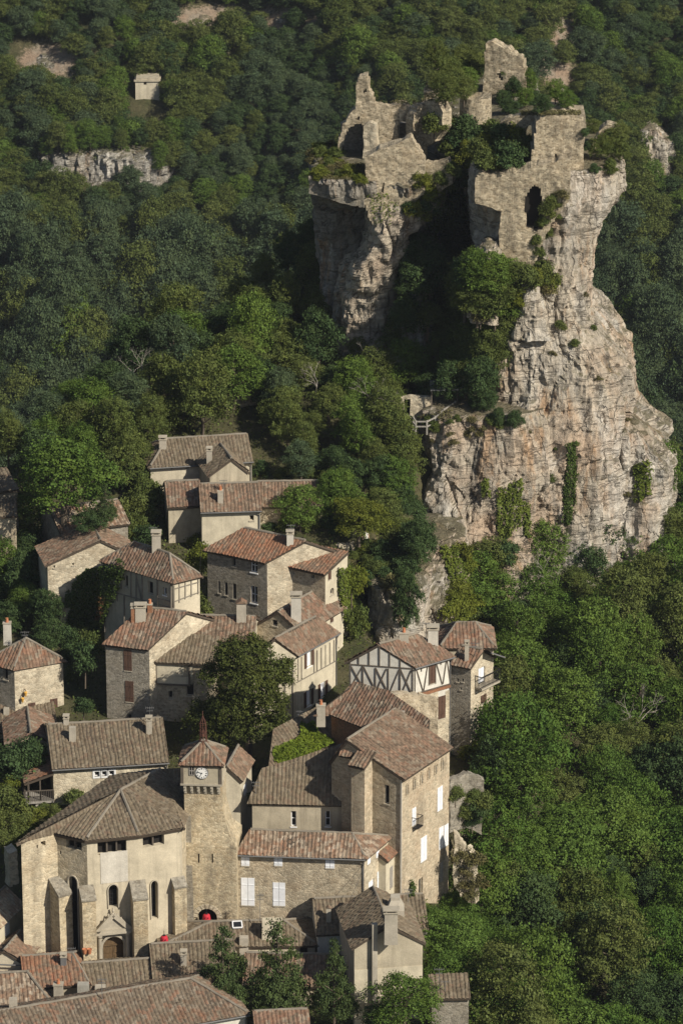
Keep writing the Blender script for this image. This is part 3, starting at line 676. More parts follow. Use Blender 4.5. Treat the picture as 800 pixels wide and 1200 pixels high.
H['annexe'] = house('house', 'narrow cream annexe with two arched openings between the white shuttered house and the tallest house', [(452, 1007), (475, 984)], ('ab', .7, 0, 0), 'cream', 'red', depth=2.4, Y=5.2,
    win=[(458, 1028, 3, 24, 'arch grey closed', 0), (467, 1021, 3.5, 24, 'arch grey closed', 0)])
# front row
H['lantern'] = house('house', 'low hipped roof house with a skylight and broad block chimney below the clock tower', [(189, 1109), (369, 1105)], ('ab', .8, 3.3, 2.0), 'cream', 'grey', depth=3.6, Y=.0,
    win=[(356, 1117, 10, 16, 'dark', 0)], chim=[(319, 1097, 1.35, 1.15, .8, 'none', 'cream'), (286, 1106, .6, .5, .5, 'none', 'chim')])
H['stonefront'] = house('house', 'low stone house with a grey ribbed roof and a small flue, left of the conifers', [(180.5, 1146.5), (277, 1141.5)], ('ab', 1.2, 0, 0), 'rubble_pale', 'grey', depth=5.0, Y=-3.4, chim=[(215.5, 1130, .38, .75, .38, 'slab', 'chim')])
H['stonefront2'] = house('house', 'low house with a grey ribbed roof half hidden behind the conifers', [(286, 1152), (394, 1154.5)], ('ab', 1.1, 0, 0), 'rubble_pale', 'brown', depth=4.2, Y=-3.0)
H['ridged'] = house('house', 'house with a wide dark ribbed roof directly behind the plastered house with the flue', [(372, 1092.5), (500, 1087)], ('ab', 1.2, 0, 0), ['white', 'cream_dirty', 'cream_dirty', 'white'], 'grey', depth=5.0, Y=.3, chim=[(385, 1079, .32, .95, .32, 'gable', 'chim')])
H['flue'] = house('house', 'tall plastered gabled house with a long flue running up its front', [(415, 1109), (495, 1103), None, (393, 1096)][:2], ('bc', 1.35, 0, 0), ['cream_dirty', 'cream', 'cream', 'grey'], 'grey', depth=5.6, Y=-5.2,
    chim=[(458, 1090, .85, 1.25, .6, 'slab', 'chim'), (463, 1068, .75, 1.1, .7, 'taper', 'chim')])
H['hut'] = house('stone_hut', 'little stone hut with antennas among bushes at the bottom right', [(506, 1168), (549, 1167)], ('shed', .55), 'rubble_grey', 'grey', depth=2.0, Y=-6.6, cat='hut')
H['sideA'] = house('house', 'small pale house with a bright pale tiled roof at the left border beside the church', [(-40, 1077), (-2, 1085), (26, 1058.5)], ('bc', .95, 0, 0), ['cream_dirty', 'cream', 'cream', 'cream'], 'pale', anchor=1, Y=-.2, win=[(8.5, 1087, 5, 18, 'white closed', 1)])
H['sideB'] = house('house', 'small house with a mottled brown roof and white side door near the left border', [(-16, 1125), (27, 1127), (48, 1102)], ('bc', .75, 0, 0), 'cream', 'brown', anchor=1, Y=-2.2, win=[(34, 1130, 5, 16, 'white closed', 1)], gutter=[0])
H['redroof'] = house('house', 'low house with a patched red roof below the church portal', [(30, 1156), (104, 1151)], ('ab', 1.0, 0, .8), 'cream_dirty', 'red', depth=4.6, Y=-4.6, chim=[(75, 1131, .38, .6, .35, 'slab', 'zinc'), (69, 1167, .6, .8, .55, 'pots', 'chim')])
H['greyroof'] = house('house', 'low house with a grey roof and two square chimneys before the church door', [(100, 1163), (182, 1157)], ('ab', .95, 0, 0), 'cream_dirty', 'grey', depth=4.4, Y=-4.6, chim=[(98, 1165, .75, .75, .6, 'none', 'grey'), (118, 1164, .7, .5, .6, 'none', 'chim')])
H['paleroof'] = house('house', 'low house with a pale patchwork roof at the left border behind the front roof', [(-30, 1178), (58, 1172)], ('ab', .95, 0, 1.2), 'cream_dirty', 'mixed', depth=4.6, Y=-6.4)
H['frontroof'] = house('house', 'long house with a big ribbed red brown roof along the bottom left border', [(-24, 1241), (289, 1186)], ('ab', 1.35, 0, 2.6), 'white', 'front', depth=6.2, anchor=1, Y=-9.2, chim=[(16, 1180, .5, .6, .4, 'none', 'chim')], gutter=[0])
H['bitroof'] = house('house', 'roof corner peeping out below the conifers at the bottom border', [(300, 1206), (362, 1203)], ('ab', .6, 0, 0), 'cream', 'rust', depth=2.4, Y=-11)
# ---- timber framing of the half-timbered houses, laid on the wall planes
def timbers(h, wi, segs, w=.068, name='timber_frame', mat='timber'):
    wl = h['walls'][wi]; mb = MB()
    for x0, y0, x1, y1 in segs:
        a = wl.hit(x0, y0); b = wl.hit(x1, y1)
        lim = lambda t: (min(max(t[0], .05), wl.L-.05), min(t[1], wl.top(min(max(t[0], .05), wl.L-.05))-.06))
        a, b = lim(a), lim(b); mb.beam(wl.pt(*a, .02+.004*(len(mb.f) % 5)), wl.pt(*b, .02+.004*(len(mb.f) % 5)), w, h=.07)
    return mkobj(name, mb, M[mat], h['root'])
def z1(ox, oy, s, L): return [(ox+a*s, oy+b*s, ox+c*s, oy+d*s) for a, b, c, d in L]
T = H['timbered']
# k order for ridge 'bc' is [B, C, D, A]: wall 0 = B-C (right), wall 3 = A-B (gable)
timbers(T, 3, z1(390, 700, .2625, [(75, 298, 358, 318), (78, 388, 358, 437), (115, 258, 115, 300), (162, 236, 162, 304), (208, 214, 208, 307), (253, 236, 253, 310), (300, 266, 300, 314), (78, 275, 78, 392), (134, 305, 134, 398), (80, 305, 128, 390), (132, 308, 88, 388),
    (138, 310, 188, 410), (190, 314, 190, 410), (192, 316, 244, 420), (240, 318, 196, 412), (247, 318, 247, 422), (297, 320, 254, 424), (302, 322, 354, 434), (350, 324, 308, 428), (300, 318, 300, 430), (356, 300, 356, 440), (75, 276, 208, 212), (208, 212, 358, 303)]))
timbers(T, 0, z1(390, 700, .2625, [(364, 312, 522, 262), (366, 430, 522, 385), (364, 302, 364, 430), (372, 325, 400, 418), (420, 305, 403, 416), (393, 310, 393, 330), (428, 300, 428, 390), (456, 295, 456, 385), (460, 295, 486, 388), (504, 280, 489, 386), (508, 280, 521, 376), (480, 285, 480, 300), (522, 262, 522, 380)]), .058)
wl = T['walls'][0]; mb = MB(); a = wl.hit(487, 815.5); b = wl.hit(527, 803.5); mb.beam(wl.pt(*a, .03), wl.pt(*b, .03), .12, h=.2); mkobj('brick_band', mb, M['brick'], T['root'])
# lower stone storey under the timber gable
mb = MB(); w3 = T['walls'][3]; zt = w3.hit(447, 812)[1]; w3.box(mb, .0, w3.L, T['zb'], zt, -.05, .05); w0 = T['walls'][0]; z2 = w0.hit(505, 810)[1]
w0.box(mb, .0, w0.L*.46, T['zb'], z2-.1, 0, .035); ua = w0.hit(512.6, 829)[0]; ub = w0.hit(521.4, 829)[0]; w0.box(mb, w0.L*.46, ua, T['zb'], z2-.1, 0, .036); w0.box(mb, ua, ub, T['zb'], w0.hit(517, 843)[1], 0, .035); w0.box(mb, ub, w0.L, T['zb'], z2-.3, 0, .036)
mkobj('stone_base', mb, WALL['rubble_pale'], T['root'])
hp = H['hipped']
timbers(hp, 0, [(121, 690, 203, 713), (122, 660, 122, 740), (130, 662, 130, 700), (138, 664, 138, 704), (143, 666, 143, 690), (154, 668, 154, 700), (160, 671, 160, 706), (167, 673, 167, 708), (185, 678, 185, 712), (201, 684, 201, 735), (123, 664, 130, 690), (160, 675, 167, 706), (186, 700, 201, 705), (146, 697, 146, 730), (172, 708, 172, 735)], .10, 'timber_frame', 'timber_l')
timbers(hp, 1, [(204, 705, 233, 694), (210, 684, 210, 706), (217, 682, 217, 702), (224, 680, 224, 699), (232, 678, 232, 696), (204, 686, 204, 712), (204, 690, 233, 682)], .05, 'timber_frame', 'timber_l')
pf = H['palefront']
timbers(pf, 0, [(347, 800, 394, 774), (349, 772, 349, 799), (353, 770, 353, 797), (371, 762, 371, 787), (376, 759, 376, 784), (381, 756, 381, 781), (386, 753, 386, 779), (391, 750, 391, 776), (367.5, 764, 367.5, 789)], .045, 'timber_frame', 'timber_l')
timbers(pf, 3, [(300, 790, 346, 786), (312, 775, 312, 840), (326, 772, 326, 845), (343, 770, 343, 846), (334, 788, 334, 845)], .08, 'timber_frame', 'timber_l')
sec = H['second']
timbers(sec, 3, [(176, 580, 197, 600), (178, 600, 197, 622)], .12)
lg = H['loggia']; w0 = lg['walls'][0]; mb = MB(); a = w0.hit(182.5, 800); b = w0.hit(223, 801); zt = lg['ze']-.25
o0 = w0.hit(204.5, 0)[0]; o1 = w0.hit(215.5, 0)[0]
w0.box(mb, a[0], o0, a[1], zt, 0, .05); w0.box(mb, o1, b[0], a[1], zt, 0, .05); w0.box(mb, o0, o1, a[1], w0.hit(210, 792.5)[1], 0, .05)
mkobj('plaster_panel', mb, WALL['cream'], lg['root'])
mb = MB()
for u in (a[0]+.05, b[0]-.05): w0.box(mb, u-.06, u+.06, a[1], zt, .05, .1)
w0.box(mb, a[0], b[0], a[1]-.12, a[1]-.002, .0, .12); mkobj('timber_frame', mb, M['timber'], lg['root'])
# ---- the tallest house: blind arcade, stair turret, balcony, pipe
tl = H['tall']; w0 = tl['walls'][0]; root = tl['root']
for px, py in ((476.5, 924), (485, 917), (493.5, 911), (502, 905.5), (510, 900), (517.8, 895)):
    u, z = w0.hit(px, py); mb = MB(); r = .13
    cv = [(u-r, z-.42)]+[(u-r*math.cos(math.pi*k/8), z+.22+r*math.sin(math.pi*k/8)) for k in range(9)]+[(u+r, z-.42)]
    f0 = [w0.pt(*p, .012) for p in cv]; mb.face([w0.pt(*p, .006) for p in cv][::-1] if False else [w0.pt(*p, .006) for p in reversed(cv)][::-1])
    rim = MB()
    for p, q in zip(cv, cv[1:]): rim.beam(w0.pt(*p, .05), w0.pt(*q, .05), .08, h=.10)
    ar = mkobj('blind_arch', mb, WALL['grey'], root); mkobj('arch_rim', rim, WALL['tall'], ar)  # darker grey backing paints the recess shadow of each arch
def stair_block(A, B, depth, Yf, label_part, bottom):
    a = atY(A[0], A[1], Yf); b = atZ(B[0], B[1], a[2]); d = (b-a)[:2]; d /= np.linalg.norm(d); nb = np.array((-d[1], d[0], 0))
    mb = MB(); P = [a, b, b+nb*depth, a+nb*depth]; zb = bottom
    mb.hexa([(p[0], p[1], zb) for p in P], [(p[0], p[1], p[2]+(.5 if i > 1 else 0)) for i, p in enumerate(P)])
    o = mkobj(label_part, mb, WALL['tall'], root); rb = MB(); up = np.array((0, 0, .5)); roof_plane(rb, [P[0]+np.array((0, 0, .1)), P[1]+np.array((0, 0, .1)), P[2]+up+np.array((0, 0, .1)), P[3]+up+np.array((0, 0, .1))], 'eggg'); mkobj('turret_roof', rb, [TILE['brown'], M['under']], o)
Yw = tl['c'][0][1]
stair_block((411.5, 896), (427, 899.5), 1.25, Yw+.75, 'stair_turret', tl['zb'])
stair_block((400, 884), (412, 886), .75, Yw+2.2, 'stair_turret', tl['zb'])
w3 = tl['walls'][3]
mb = MB(); a = w3.hit(470, 915); w3.box(mb, w3.L-.10, w3.L, tl['zg'], tl['ze']-.1, .0, .06); mkobj('corner_pipe', mb, M['chim_w'], root)
u, z = w0.hit(484.6, 968); mb = MB(); w0.box(mb, u-.25, u+.45, z-.06, z, 0, .45)
for k in range(8): uu = u-.25+.1*k; mb.beam(w0.pt(uu, z, .43), w0.pt(uu, z+.7, .43), .025)
mb.beam(w0.pt(u-.25, z+.7, .43), w0.pt(u+.45, z+.7, .43), .04)
for e in (-.25, .45): mb.beam(w0.pt(u+e, z+.7, .0), w0.pt(u+e, z+.7, .43), .035)
mkobj('balcony', mb, M['iron'], root)
# ---- balcony house: balcony and canopy
bh = H['balcony']; w = bh['walls'][1]; root = bh['root']
u0 = w.L*.18; u1 = w.L-.02; z = w.hit(565, 801)[1]; mb = MB(); w.box(mb, u0, u1, z-.12, z, 0, .62)
bal = mkobj('balcony', mb, M['sill'], root); mb = MB()
for k in range(15): uu = u0+(u1-u0)*k/14; mb.beam(w.pt(uu, z, .58), w.pt(uu, z+.85, .58), .03)
mb.beam(w.pt(u0, z+.85, .58), w.pt(u1, z+.85, .58), .05); mb.beam(w.pt(u0, z+.12, .58), w.pt(u1, z+.12, .58), .035)
for uu in (u0, u1):
    mb.beam(w.pt(uu, z+.85, .0), w.pt(uu, z+.85, .58), .05)
    for k in range(4): mb.beam(w.pt(uu, z, .12*k+.05), w.pt(uu, z+.85, .12*k+.05), .03)
mkobj('railing', mb, M['iron'], bal)
mb = MB(); zt = bh['ze']
mb.face([w.pt(w.L*.5, zt+.80, .75), w.pt(w.L+.3, zt-.02, .75), w.pt(w.L+.3, zt-.02, 0), w.pt(w.L*.5, zt+.80, 0)]); mb.face([w.pt(w.L*.5, zt+.74, .75), w.pt(w.L+.3, zt-.08, .75), w.pt(w.L+.3, zt-.08, 0), w.pt(w.L*.5, zt+.74, 0)][::-1])
mb.beam(w.pt(w.L*.5, zt+.77, .75), w.pt(w.L+.3, zt-.05, .75), .09); mkobj('eave_board', mb, M['zinc'], root)
# ---- porch of the long stone house
bg = H['bigroof']; w = bg['walls'][3]; root = bg['root']; A = np.array(w.Q); nrm = w.n; d = -w.d
ze = bg['ze']
def pp(along, out, z): p = A+d*along+nrm*out; return (p[0], p[1], z)
zf = w.hit(62, 0)[1]; zf = atY(66, 937, bg['c'][0][1])[2]
rb = MB(); pl = [pp(.0, 1.75, ze-1.0), pp(.0, .0, ze-.55), pp(3.2, 0.0, ze-.35), pp(3.2, 1.75, ze-.95)]; roof_plane(rb, [pp(0, 1.75, ze-1.0), pp(0, .0, ze-.42), pp(3.0, 0, ze-.42), pp(3.0, 1.75, ze-1.0)], 'gwge'); mkobj('porch_roof', rb, [TILE['red'], M['under']], root)
mb = MB(); b4 = [pp(-.15, 1.95, 0), pp(-.15, 0, 0), pp(3, 0, 0), pp(3, 1.95, 0)]
mb.hexa([(p[0], p[1], zf-.16) for p in b4], [(p[0], p[1], zf) for p in b4]); bal = mkobj('balcony', mb, M['gshut'], root)
mb = MB()
for k in range(17): mb.beam(pp(-.12, 1.92*k/16, zf), pp(-.12, 1.92*k/16, zf+.75), .035)
for k in range(12): mb.beam(pp(3*k/12, 1.92, zf), pp(3*k/12, 1.92, zf+.75), .035)
mb.beam(pp(-.12, 0, zf+.77), pp(-.12, 1.92, zf+.77), .06); mb.beam(pp(-.12, 1.92, zf+.77), pp(3, 1.92, zf+.77), .06)
mkobj('railing', mb, M['timber'], bal)
mb = MB(); mb.beam(pp(0, 1.7, zf), pp(0, 1.7, ze-.95), .12); mb.beam(pp(0, .9, zf), pp(0, .9, ze-.7), .08); mkobj('porch_post', mb, M['timber'], root)
mb = MB(); mb.box(*[x for x in (pp(.15, 1.05, 0)[0]-.17, pp(.15, 1.05, 0)[0]+.17, pp(.15, 1.05, 0)[1]-.17, pp(.15, 1.05, 0)[1]+.17)], bg['zb'], zf-.16); mkobj('pillar', mb, M['chim_w'], root)
# ---- moss on the low roof
ms = H['mossroof']; o, n, P = ms['planes'][0]; mb = MB()
mp = [(320, 884), (323, 878), (338, 873), (349, 867), (354, 858), (352, 850), (360, 851), (368, 849), (371, 860), (380, 866), (391, 871), (378, 877), (360, 884), (345, 891), (332, 894), (322, 895)]
def inpoly(x, y, poly):
    r = False; j = len(poly)-1
    for i in range(len(poly)):
        if (poly[i][1] > y) != (poly[j][1] > y) and x < (poly[j][0]-poly[i][0])*(y-poly[i][1])/(poly[j][1]-poly[i][1])+poly[i][0]: r = not r
        j = i
    return r
cnt = 0
while cnt < 3800:
    px = random.uniform(317, 393); py = random.uniform(846, 898)
    if not inpoly(px+random.gauss(0, .8), py+random.gauss(0, .8), mp): continue
    p = atPlane(px, py, o, n)+n*(.10+.16*random.random()); s = random.uniform(.05, .11); a = Vector((random.gauss(0, 1), random.gauss(0, 1), random.gauss(0, .6))).normalized(); b = a.cross(Vector(n)+Vector((random.gauss(0, .5), random.gauss(0, .5), 0))).normalized()
    a, b = np.array(a)*s, np.array(b)*s; mb.face([p-a-b, p+a-b, p+a+b, p-a+b]); cnt += 1
MOSSM = m_leaf('roof_moss', (.085, .125, .012), (.10, .14, .018), .1)
mkobj('moss_patch', mb, MOSSM, ms['roof'])
# ---- flue on the plastered gable house, band, skylight, antennas
fl = H['flue']; w = fl['walls'][3]; mb = MB(); u = w.hit(438, 1130)[0]; w.box(mb, u-.17, u+.17, fl['zb']+.5, w.hit(438, 1081)[1], .0, .34); mkobj('flue', mb, M['chim'], fl['root'])
mb = MB(); zt = w.hit(455, 1134)[1]; w.box(mb, 0, w.L, fl['zb'], zt, 0, .04); mkobj('plaster_base', mb, WALL['cream'], fl['root'])
la = H['lantern']; o, n, P = la['planes'][0]; n = np.array(n)
def on_roof(h, quad, lift, name, mat, frame=None):
    o, n, P = h['planes'][0]; q = [atPlane(a, b, o, n)+n*lift for a, b in quad]; b_ = [p-n*lift for p in q]; mb = MB(); mb.face(q)
    for i in range(4): mb.face([b_[i], b_[(i+1) % 4], q[(i+1) % 4], q[i]])
    s = mkobj(name, mb, mat, h['roof'])
    if frame is not None:
        mb = MB()
        for i in range(4): mb.beam(q[i]+n*.01, q[(i+1) % 4]+n*.01, .07)
        mkobj('skylight_frame', mb, frame, s)
on_roof(la, [(273, 1089), (284, 1088.5), (283, 1081), (272.5, 1081.5)], .14, 'skylight', M['glass'], M['wframe'])
def antenna(root, base, h, arms, name='antenna'):
    mb = MB(); b = np.array(base); mb.beam(b, b+np.array((0, 0, h)), .035)
    for zz, L in arms: mb.beam(b+np.array((-L/2, 0, zz)), b+np.array((L/2, 0, zz)), .025); [mb.beam(b+np.array((-L/2+L*k/4, -.18, zz)), b+np.array((-L/2+L*k/4, .18, zz)), .018) for k in range(5)]
    mkobj(name, mb, M['zinc'], root)
hz = H['hut']; pz = roof_hit(hz['planes'], 514, 1161); antenna(hz['root'], pz, 1.6, [(1.5, .6), (1.2, .4)]); pz = roof_hit(hz['planes'], 521, 1163); antenna(hz['root'], pz, .8, [(.75, .5)])
pz = roof_hit(la['planes'], 305, 1090); antenna(la['root'], pz, 2.6, [(2.5, .4), (2.2, .3)])
pz = roof_hit(T['planes'], 499, 752); antenna(T['root'], pz, 1.4, [(1.35, .4)])
for hk, px, py, hh in (('tallgrey', 341, 633, 1.2), ('bigroof', 176, 852, 1.5), ('cream', 262, 580, 1.2), ('hipped', 180, 636, 1.2), ('stonefront', 262, 1112, 1.6), ('ridged', 478, 1066, 1.5), ('frontroof', 120, 1172, 1.5), ('redroof', 84, 1130, 1.2), ('balcony', 556, 770, 1.1), ('mossroof', 352, 850, 1.1), ('wideroof', 300, 932, 1.0), ('lefthip', 30, 760, 1.3)):
    h = H[hk]; antenna(h['root'], roof_hit(h['planes'], px, py), hh, [(hh-.08, .55), (hh-.3, .4)])
def cable(label, p, q, sag=.5):
    mb = MB(); p, q = np.array(p), np.array(q); pts = [p+(q-p)*t-np.array((0, 0, sag*4*t*(1-t))) for t in np.linspace(0, 1, 13)]; mb.tube(pts, .016, 4); o = mkobj('cable', mb, M['black']); tag(o, label, 'cable')
def eave(hk, i, dz=.4): c = H[hk]['c'][i]; return (c[0], c[1], c[2]-dz)
cable('black cable strung from the ivy gabled house to the hipped half-timbered house', eave('ivygable', 1), eave('hipped', 0))
cable('black cable crossing the dark gap below the cream walled house', eave('cream', 0), eave('hipped', 2), .3)
cable('black cable between the clock tower house and the broad grey roofed house', eave('towerhouse', 2), eave('wideroof', 0) if 'c' in H['wideroof'] else eave('tall', 3))
cable('black cable sagging between the white shuttered house and the plastered house with the flue', eave('shutters', 1), eave('flue', 3))
cable('black cable from the tall grey house to the square hip roofed house', eave('greytower', 0, 1.5), eave('lefthip', 2, .6))
# lanterns of the left house
lh = H['lefthip']; w = lh['walls'][0]
for px, py in ((25.5, 819), (29, 812)):
    u, z = w.hit(px, py); p = np.array(w.pt(u, z, .22)); mb = MB(); mb.lathe(p, [(.05, -.18), (.13, .12), (.13, .14), (.0, .22)], 8)
    l = mkobj('wall_lantern', mb, M['lampglass'], lh['root']); mb = MB(); mb.beam(w.pt(u, z+.3, 0), w.pt(u, z+.3, .22), .03); mb.beam(w.pt(u, z+.3, .22), w.pt(u, z+.18, .22), .03); mkobj('bracket', mb, M['iron'], l)
# ================================================================== church
zE = atY(103, 982, .0)[2]
a, b, c, d, e = [atZ(x, y, zE) for x, y in ((25, 985.5), (67, 974.5), (102, 982.5), (162, 976.5), (213, 967.5))]
K = atZ(141.5, 926, zE+1.45); J = atZ(188, 901.5, zE+1.45); J2 = atZ(221, 900, zE+1.45)
g = np.array((J[0]-3.2, J[1]+2.2, zE)); f = np.array((J2[0]+.3, J2[1]-1.2, zE))
church = thing('church', (c[0]+3, 3, 0.0), 'pale fortified church with a many-sided apse, buttresses and a carved arched portal', 'church')
zb0 = -1.5; poly = [a, b, c, d, e, f, g]
CW = [Wall(poly[i], poly[(i+1) % 7], zb0, [(0, zE), (np.linalg.norm((poly[(i+1) % 7]-poly[i])[:2]), zE)]) for i in range(7)]
def hole(w, px, py, wp, hp, arch=0):
    u0 = w.hit(px-wp/2, py)[0]; u1 = w.hit(px+wp/2, py)[0]; z0 = w.hit(px, py+hp/2)[1]; z1_ = w.hit(px, py-hp/2)[1]
    w.holes.append((u0, u1, z0, min(z1_, zE-.02), arch)); return (w, u0, u1, z0, min(z1_, zE-.02))
op = []
op.append((hole(CW[2], 131.5, 993, 34, 15), 'louver')); op.append((hole(CW[3], 180, 984, 25, 15), 'louver')); op.append((hole(CW[1], 87, 988, 18, 14), 'louver'))
op.append((hole(CW[0], 51, 988.5, 5.5, 5.5), 'dark')); op.append((hole(CW[0], 44, 992, 1.6, 4), 'slot')); op.append((hole(CW[1], 71, 999, 1.8, 4), 'slot'))
op.append((hole(CW[2], 133, 1050, 11, 27, 1.4), 'arch glass')); op.append((hole(CW[3], 181, 1054, 7.5, 44, 1.2), 'arch glass')); op.append((hole(CW[1], 87, 1073, 10, 92, 1.4), 'arch glass'))
op.append((hole(CW[2], 133, 1116, 25, 39, 1.0), 'door'))
m1, m2 = MB(), MB()
for i, w in enumerate(CW): w.build(m1 if i in (0, 1, 4, 5, 6) else m2, reveal=.45)
wl1 = mkobj('wall', m1, WALL['church'], church); mkobj('apse_wall', m2, WALL['apse'], church)
for (w, u0, u1, z0, z1_), kd in op:
    p = MB(); p.face([w.pt(u0, z0, -.4), w.pt(u1, z0, -.4), w.pt(u1, z1_, -.4), w.pt(u0, z1_, -.4)])
    if kd == 'door':
        dm = MB(); um = (u0+u1)/2
        for s_, t_ in ((u0, um-.01), (um+.01, u1)):
            w.box(dm, s_, t_, z0, z0+(z1_-z0)*.66, -.34, -.28)
            for q in range(3):
                zz = z0+.1+q*(z1_-z0)*.2; w.box(dm, s_+.1, t_-.1, zz, zz+(z1_-z0)*.15, -.28, -.25)
        w.box(dm, u0, u1, z0+(z1_-z0)*.66, z0+(z1_-z0)*.70, -.36, -.2); w.box(dm, u0, u1, z0+(z1_-z0)*.70, z1_, -.34, -.3)
        mkobj('portal_door', dm, M['door'], church); continue
    mkobj('window_pane' if 'arch' in kd else 'opening', p, M['dark'], church)
    if kd == 'louver':
        mb = MB(); n_ = max(2, int((u1-u0)/.55))
        for k in range(1, n_): uu = u0+(u1-u0)*k/n_; w.box(mb, uu-.05, uu+.05, z0, z1_, -.3, -.1)
        mkobj('post', mb, M['timber'], church)
    if 'arch' in kd:
        mb = MB(); wd = (u1-u0)/2; um = (u0+u1)/2
        zs_ = z1_-wd*1.3; cv = [(u0-.03, z0)]+[(um-(wd+.05)*math.cos(math.pi*k/10), zs_+(wd*1.3+.05)*math.sin(math.pi*k/10)) for k in range(11)]+[(u1+.03, z0)]
        for s_, t_ in zip(cv, cv[1:]): mb.beam(w.pt(*s_, .01), w.pt(*t_, .01), .14, h=.07)
        mkobj('arch_surround', mb, M['sill'], church)
        gb = MB(); w.box(gb, um-.02, um+.02, z0, z1_-.05, -.36, -.33)
        for q in range(1, 6): zz = z0+(z1_-z0)*q/6; w.box(gb, u0, u1, zz-.015, zz+.015, -.37, -.335)
        mkobj('window_bars', gb, M['iron'], church)
rb = MB(); planes = []
for pl, kd in (([a, b, K], 'ehh'), ([b, c, K], 'ehh'), ([c, d, K], 'ehh'), ([d, e, K], 'ehh'), ([e, J, K], 'hrh'), ([e, f, J], 'ehh'), ([a, K, J], 'hrh'), ([f, J2, J], 'hhh'), ([f, g, J], 'ehh'), ([g, a, J], 'ehh')):
    planes.append(roof_plane(rb, pl, kd, thick=.2))
croof = mkobj('roof', rb, [TILE['grey'], M['under']], church)
cb = MB()
for p, q in ((c, K), (d, K), (K, J)): ridge_tube(cb, p, q, .10)
mkobj('ridge_cap', cb, M['mortar'], croof)
w = CW[2]; mb = MB(); u0 = w.hit(118, 1015)[0]; u1 = w.hit(150, 1015)[0]; w.box(mb, u0, u1, w.hit(133, 1034)[1], w.hit(133, 998)[1], 0, .03); mkobj('plaster_panel', mb, M['chim_w'], church)
def buttress(px, py_top, wpx, wall, depth, slope=.9, taper=1.0, zt_off=0):
    u, z = wall.hit(px, py_top); hw = wpx/2/F*271; mb = MB()
    P = lambda uu, o, zz: wall.pt(uu, zz, o)
    bt = [P(u-hw, depth*1.12, zb0), P(u+hw, depth*1.12, zb0), P(u+hw, -.1, zb0), P(u-hw, -.1, zb0)]
    mid = [P(u-hw, depth, z-slope), P(u+hw, depth, z-slope), P(u+hw, -.1, z-slope), P(u-hw, -.1, z-slope)]
    tp = [P(u-hw, .02, z), P(u+hw, .02, z), P(u+hw, -.1, z), P(u-hw, -.1, z)]
    mb.hexa(bt, mid); mb.hexa([(p[0], p[1], p[2]+.002) for p in mid], tp); bo = mkobj('buttress', mb, WALL['tower'], church)
    cp = MB(); m4 = [P(u-hw-.05, depth+.08, z-slope), P(u+hw+.05, depth+.08, z-slope), P(u+hw+.05, .0, z+.05), P(u-hw-.05, .0, z+.05)]; t4 = [(p[0], p[1], p[2]+.12) for p in m4]; cp.hexa(m4, t4); mkobj('weathering_stone', cp, WALL['rubble_grey'], bo)
buttress(65, 1030, 17, CW[0], 1.25, .7); buttress(101, 1040, 16, CW[2], 1.0, .5); buttress(161, 1034, 17, CW[2], 1.0, .8); buttress(208, 1030, 15, CW[3], .55, .4)
# portal
w = CW[2]; u0 = w.hit(112, 1090)[0]; u1 = w.hit(152.5, 1090)[0]; zt = w.hit(133, 1089)[1]; za = w.hit(133, 1069)[1]; um = (u0+u1)/2; zd = w.hit(133, 1134)[1]
mb = MB(); w.box(mb, u0, u1, zt-.14, zt, .0, .5)
tri = [(u0-.05, zt), (u1+.05, zt), (um, za)]
mb.face([w.pt(*p, .28) for p in tri]); 
for p, q in zip(tri, tri[1:]+tri[:1]): mb.face([w.pt(*p, .0), w.pt(*q, 0), w.pt(*q, .28), w.pt(*p, .28)]); mb.beam(w.pt(*p, .36), w.pt(*q, .36), .16, h=.3)
po = mkobj('pediment', mb, M['sill'], church)
mb = MB(); ud = op[-1][0]
for q in (u0+.22, u1-.22):
    pz = np.array(w.pt(q, zd-.3, .28)); mb.lathe(pz, [(.20, 0), (.20, .25), (.14, .32), (.125, zt-zd-.1), (.20, zt-zd+.02), (.20, zt-zd+.15), (0, zt-zd+.15)], 12)
mkobj('column', mb, M['sill'], po)
mb = MB(); wd = (ud[2]-ud[1])/2; umd = (ud[1]+ud[2])/2; zs_ = ud[4]-wd
cv = [(umd-wd-.08, ud[3])]+[(umd-(wd+.08)*math.cos(math.pi*k/12), zs_+(wd+.08)*math.sin(math.pi*k/12)) for k in range(13)]+[(umd+wd+.08, ud[3])]
for p, q in zip(cv, cv[1:]): mb.beam(w.pt(*p, .06), w.pt(*q, .06), .2, h=.16)
mkobj('portal_arch', mb, M['sill'], po)
mb = MB()
for q, hh in ((um-.55, .35), (um, .5), (um+.5, .3), (um-.3, .4), (um+.28, .35)):
    zz = np.interp(abs(q-um), [0, um-u0], [za, zt]); mb.lathe(np.array(w.pt(q, zz, .3)), [(.10, 0), (.11, .08), (.06, .12), (.09, hh*.5), (.05, hh*.8), (.06, hh*.9), (0, hh)], 8)
mkobj('finial', mb, M['sill'], po)
mb = MB(); w1 = CW[2]
for px in (95.5, 101): 
    pz = np.array(w1.pt(*w1.hit(px, 1108), 1.25)); mb.lathe(pz, [(.10, 0), (.17, .35), (.15, .35), (.13, .30), (0, .30)], 10)
mkobj('flower_pot', mb, M['terra'], church)
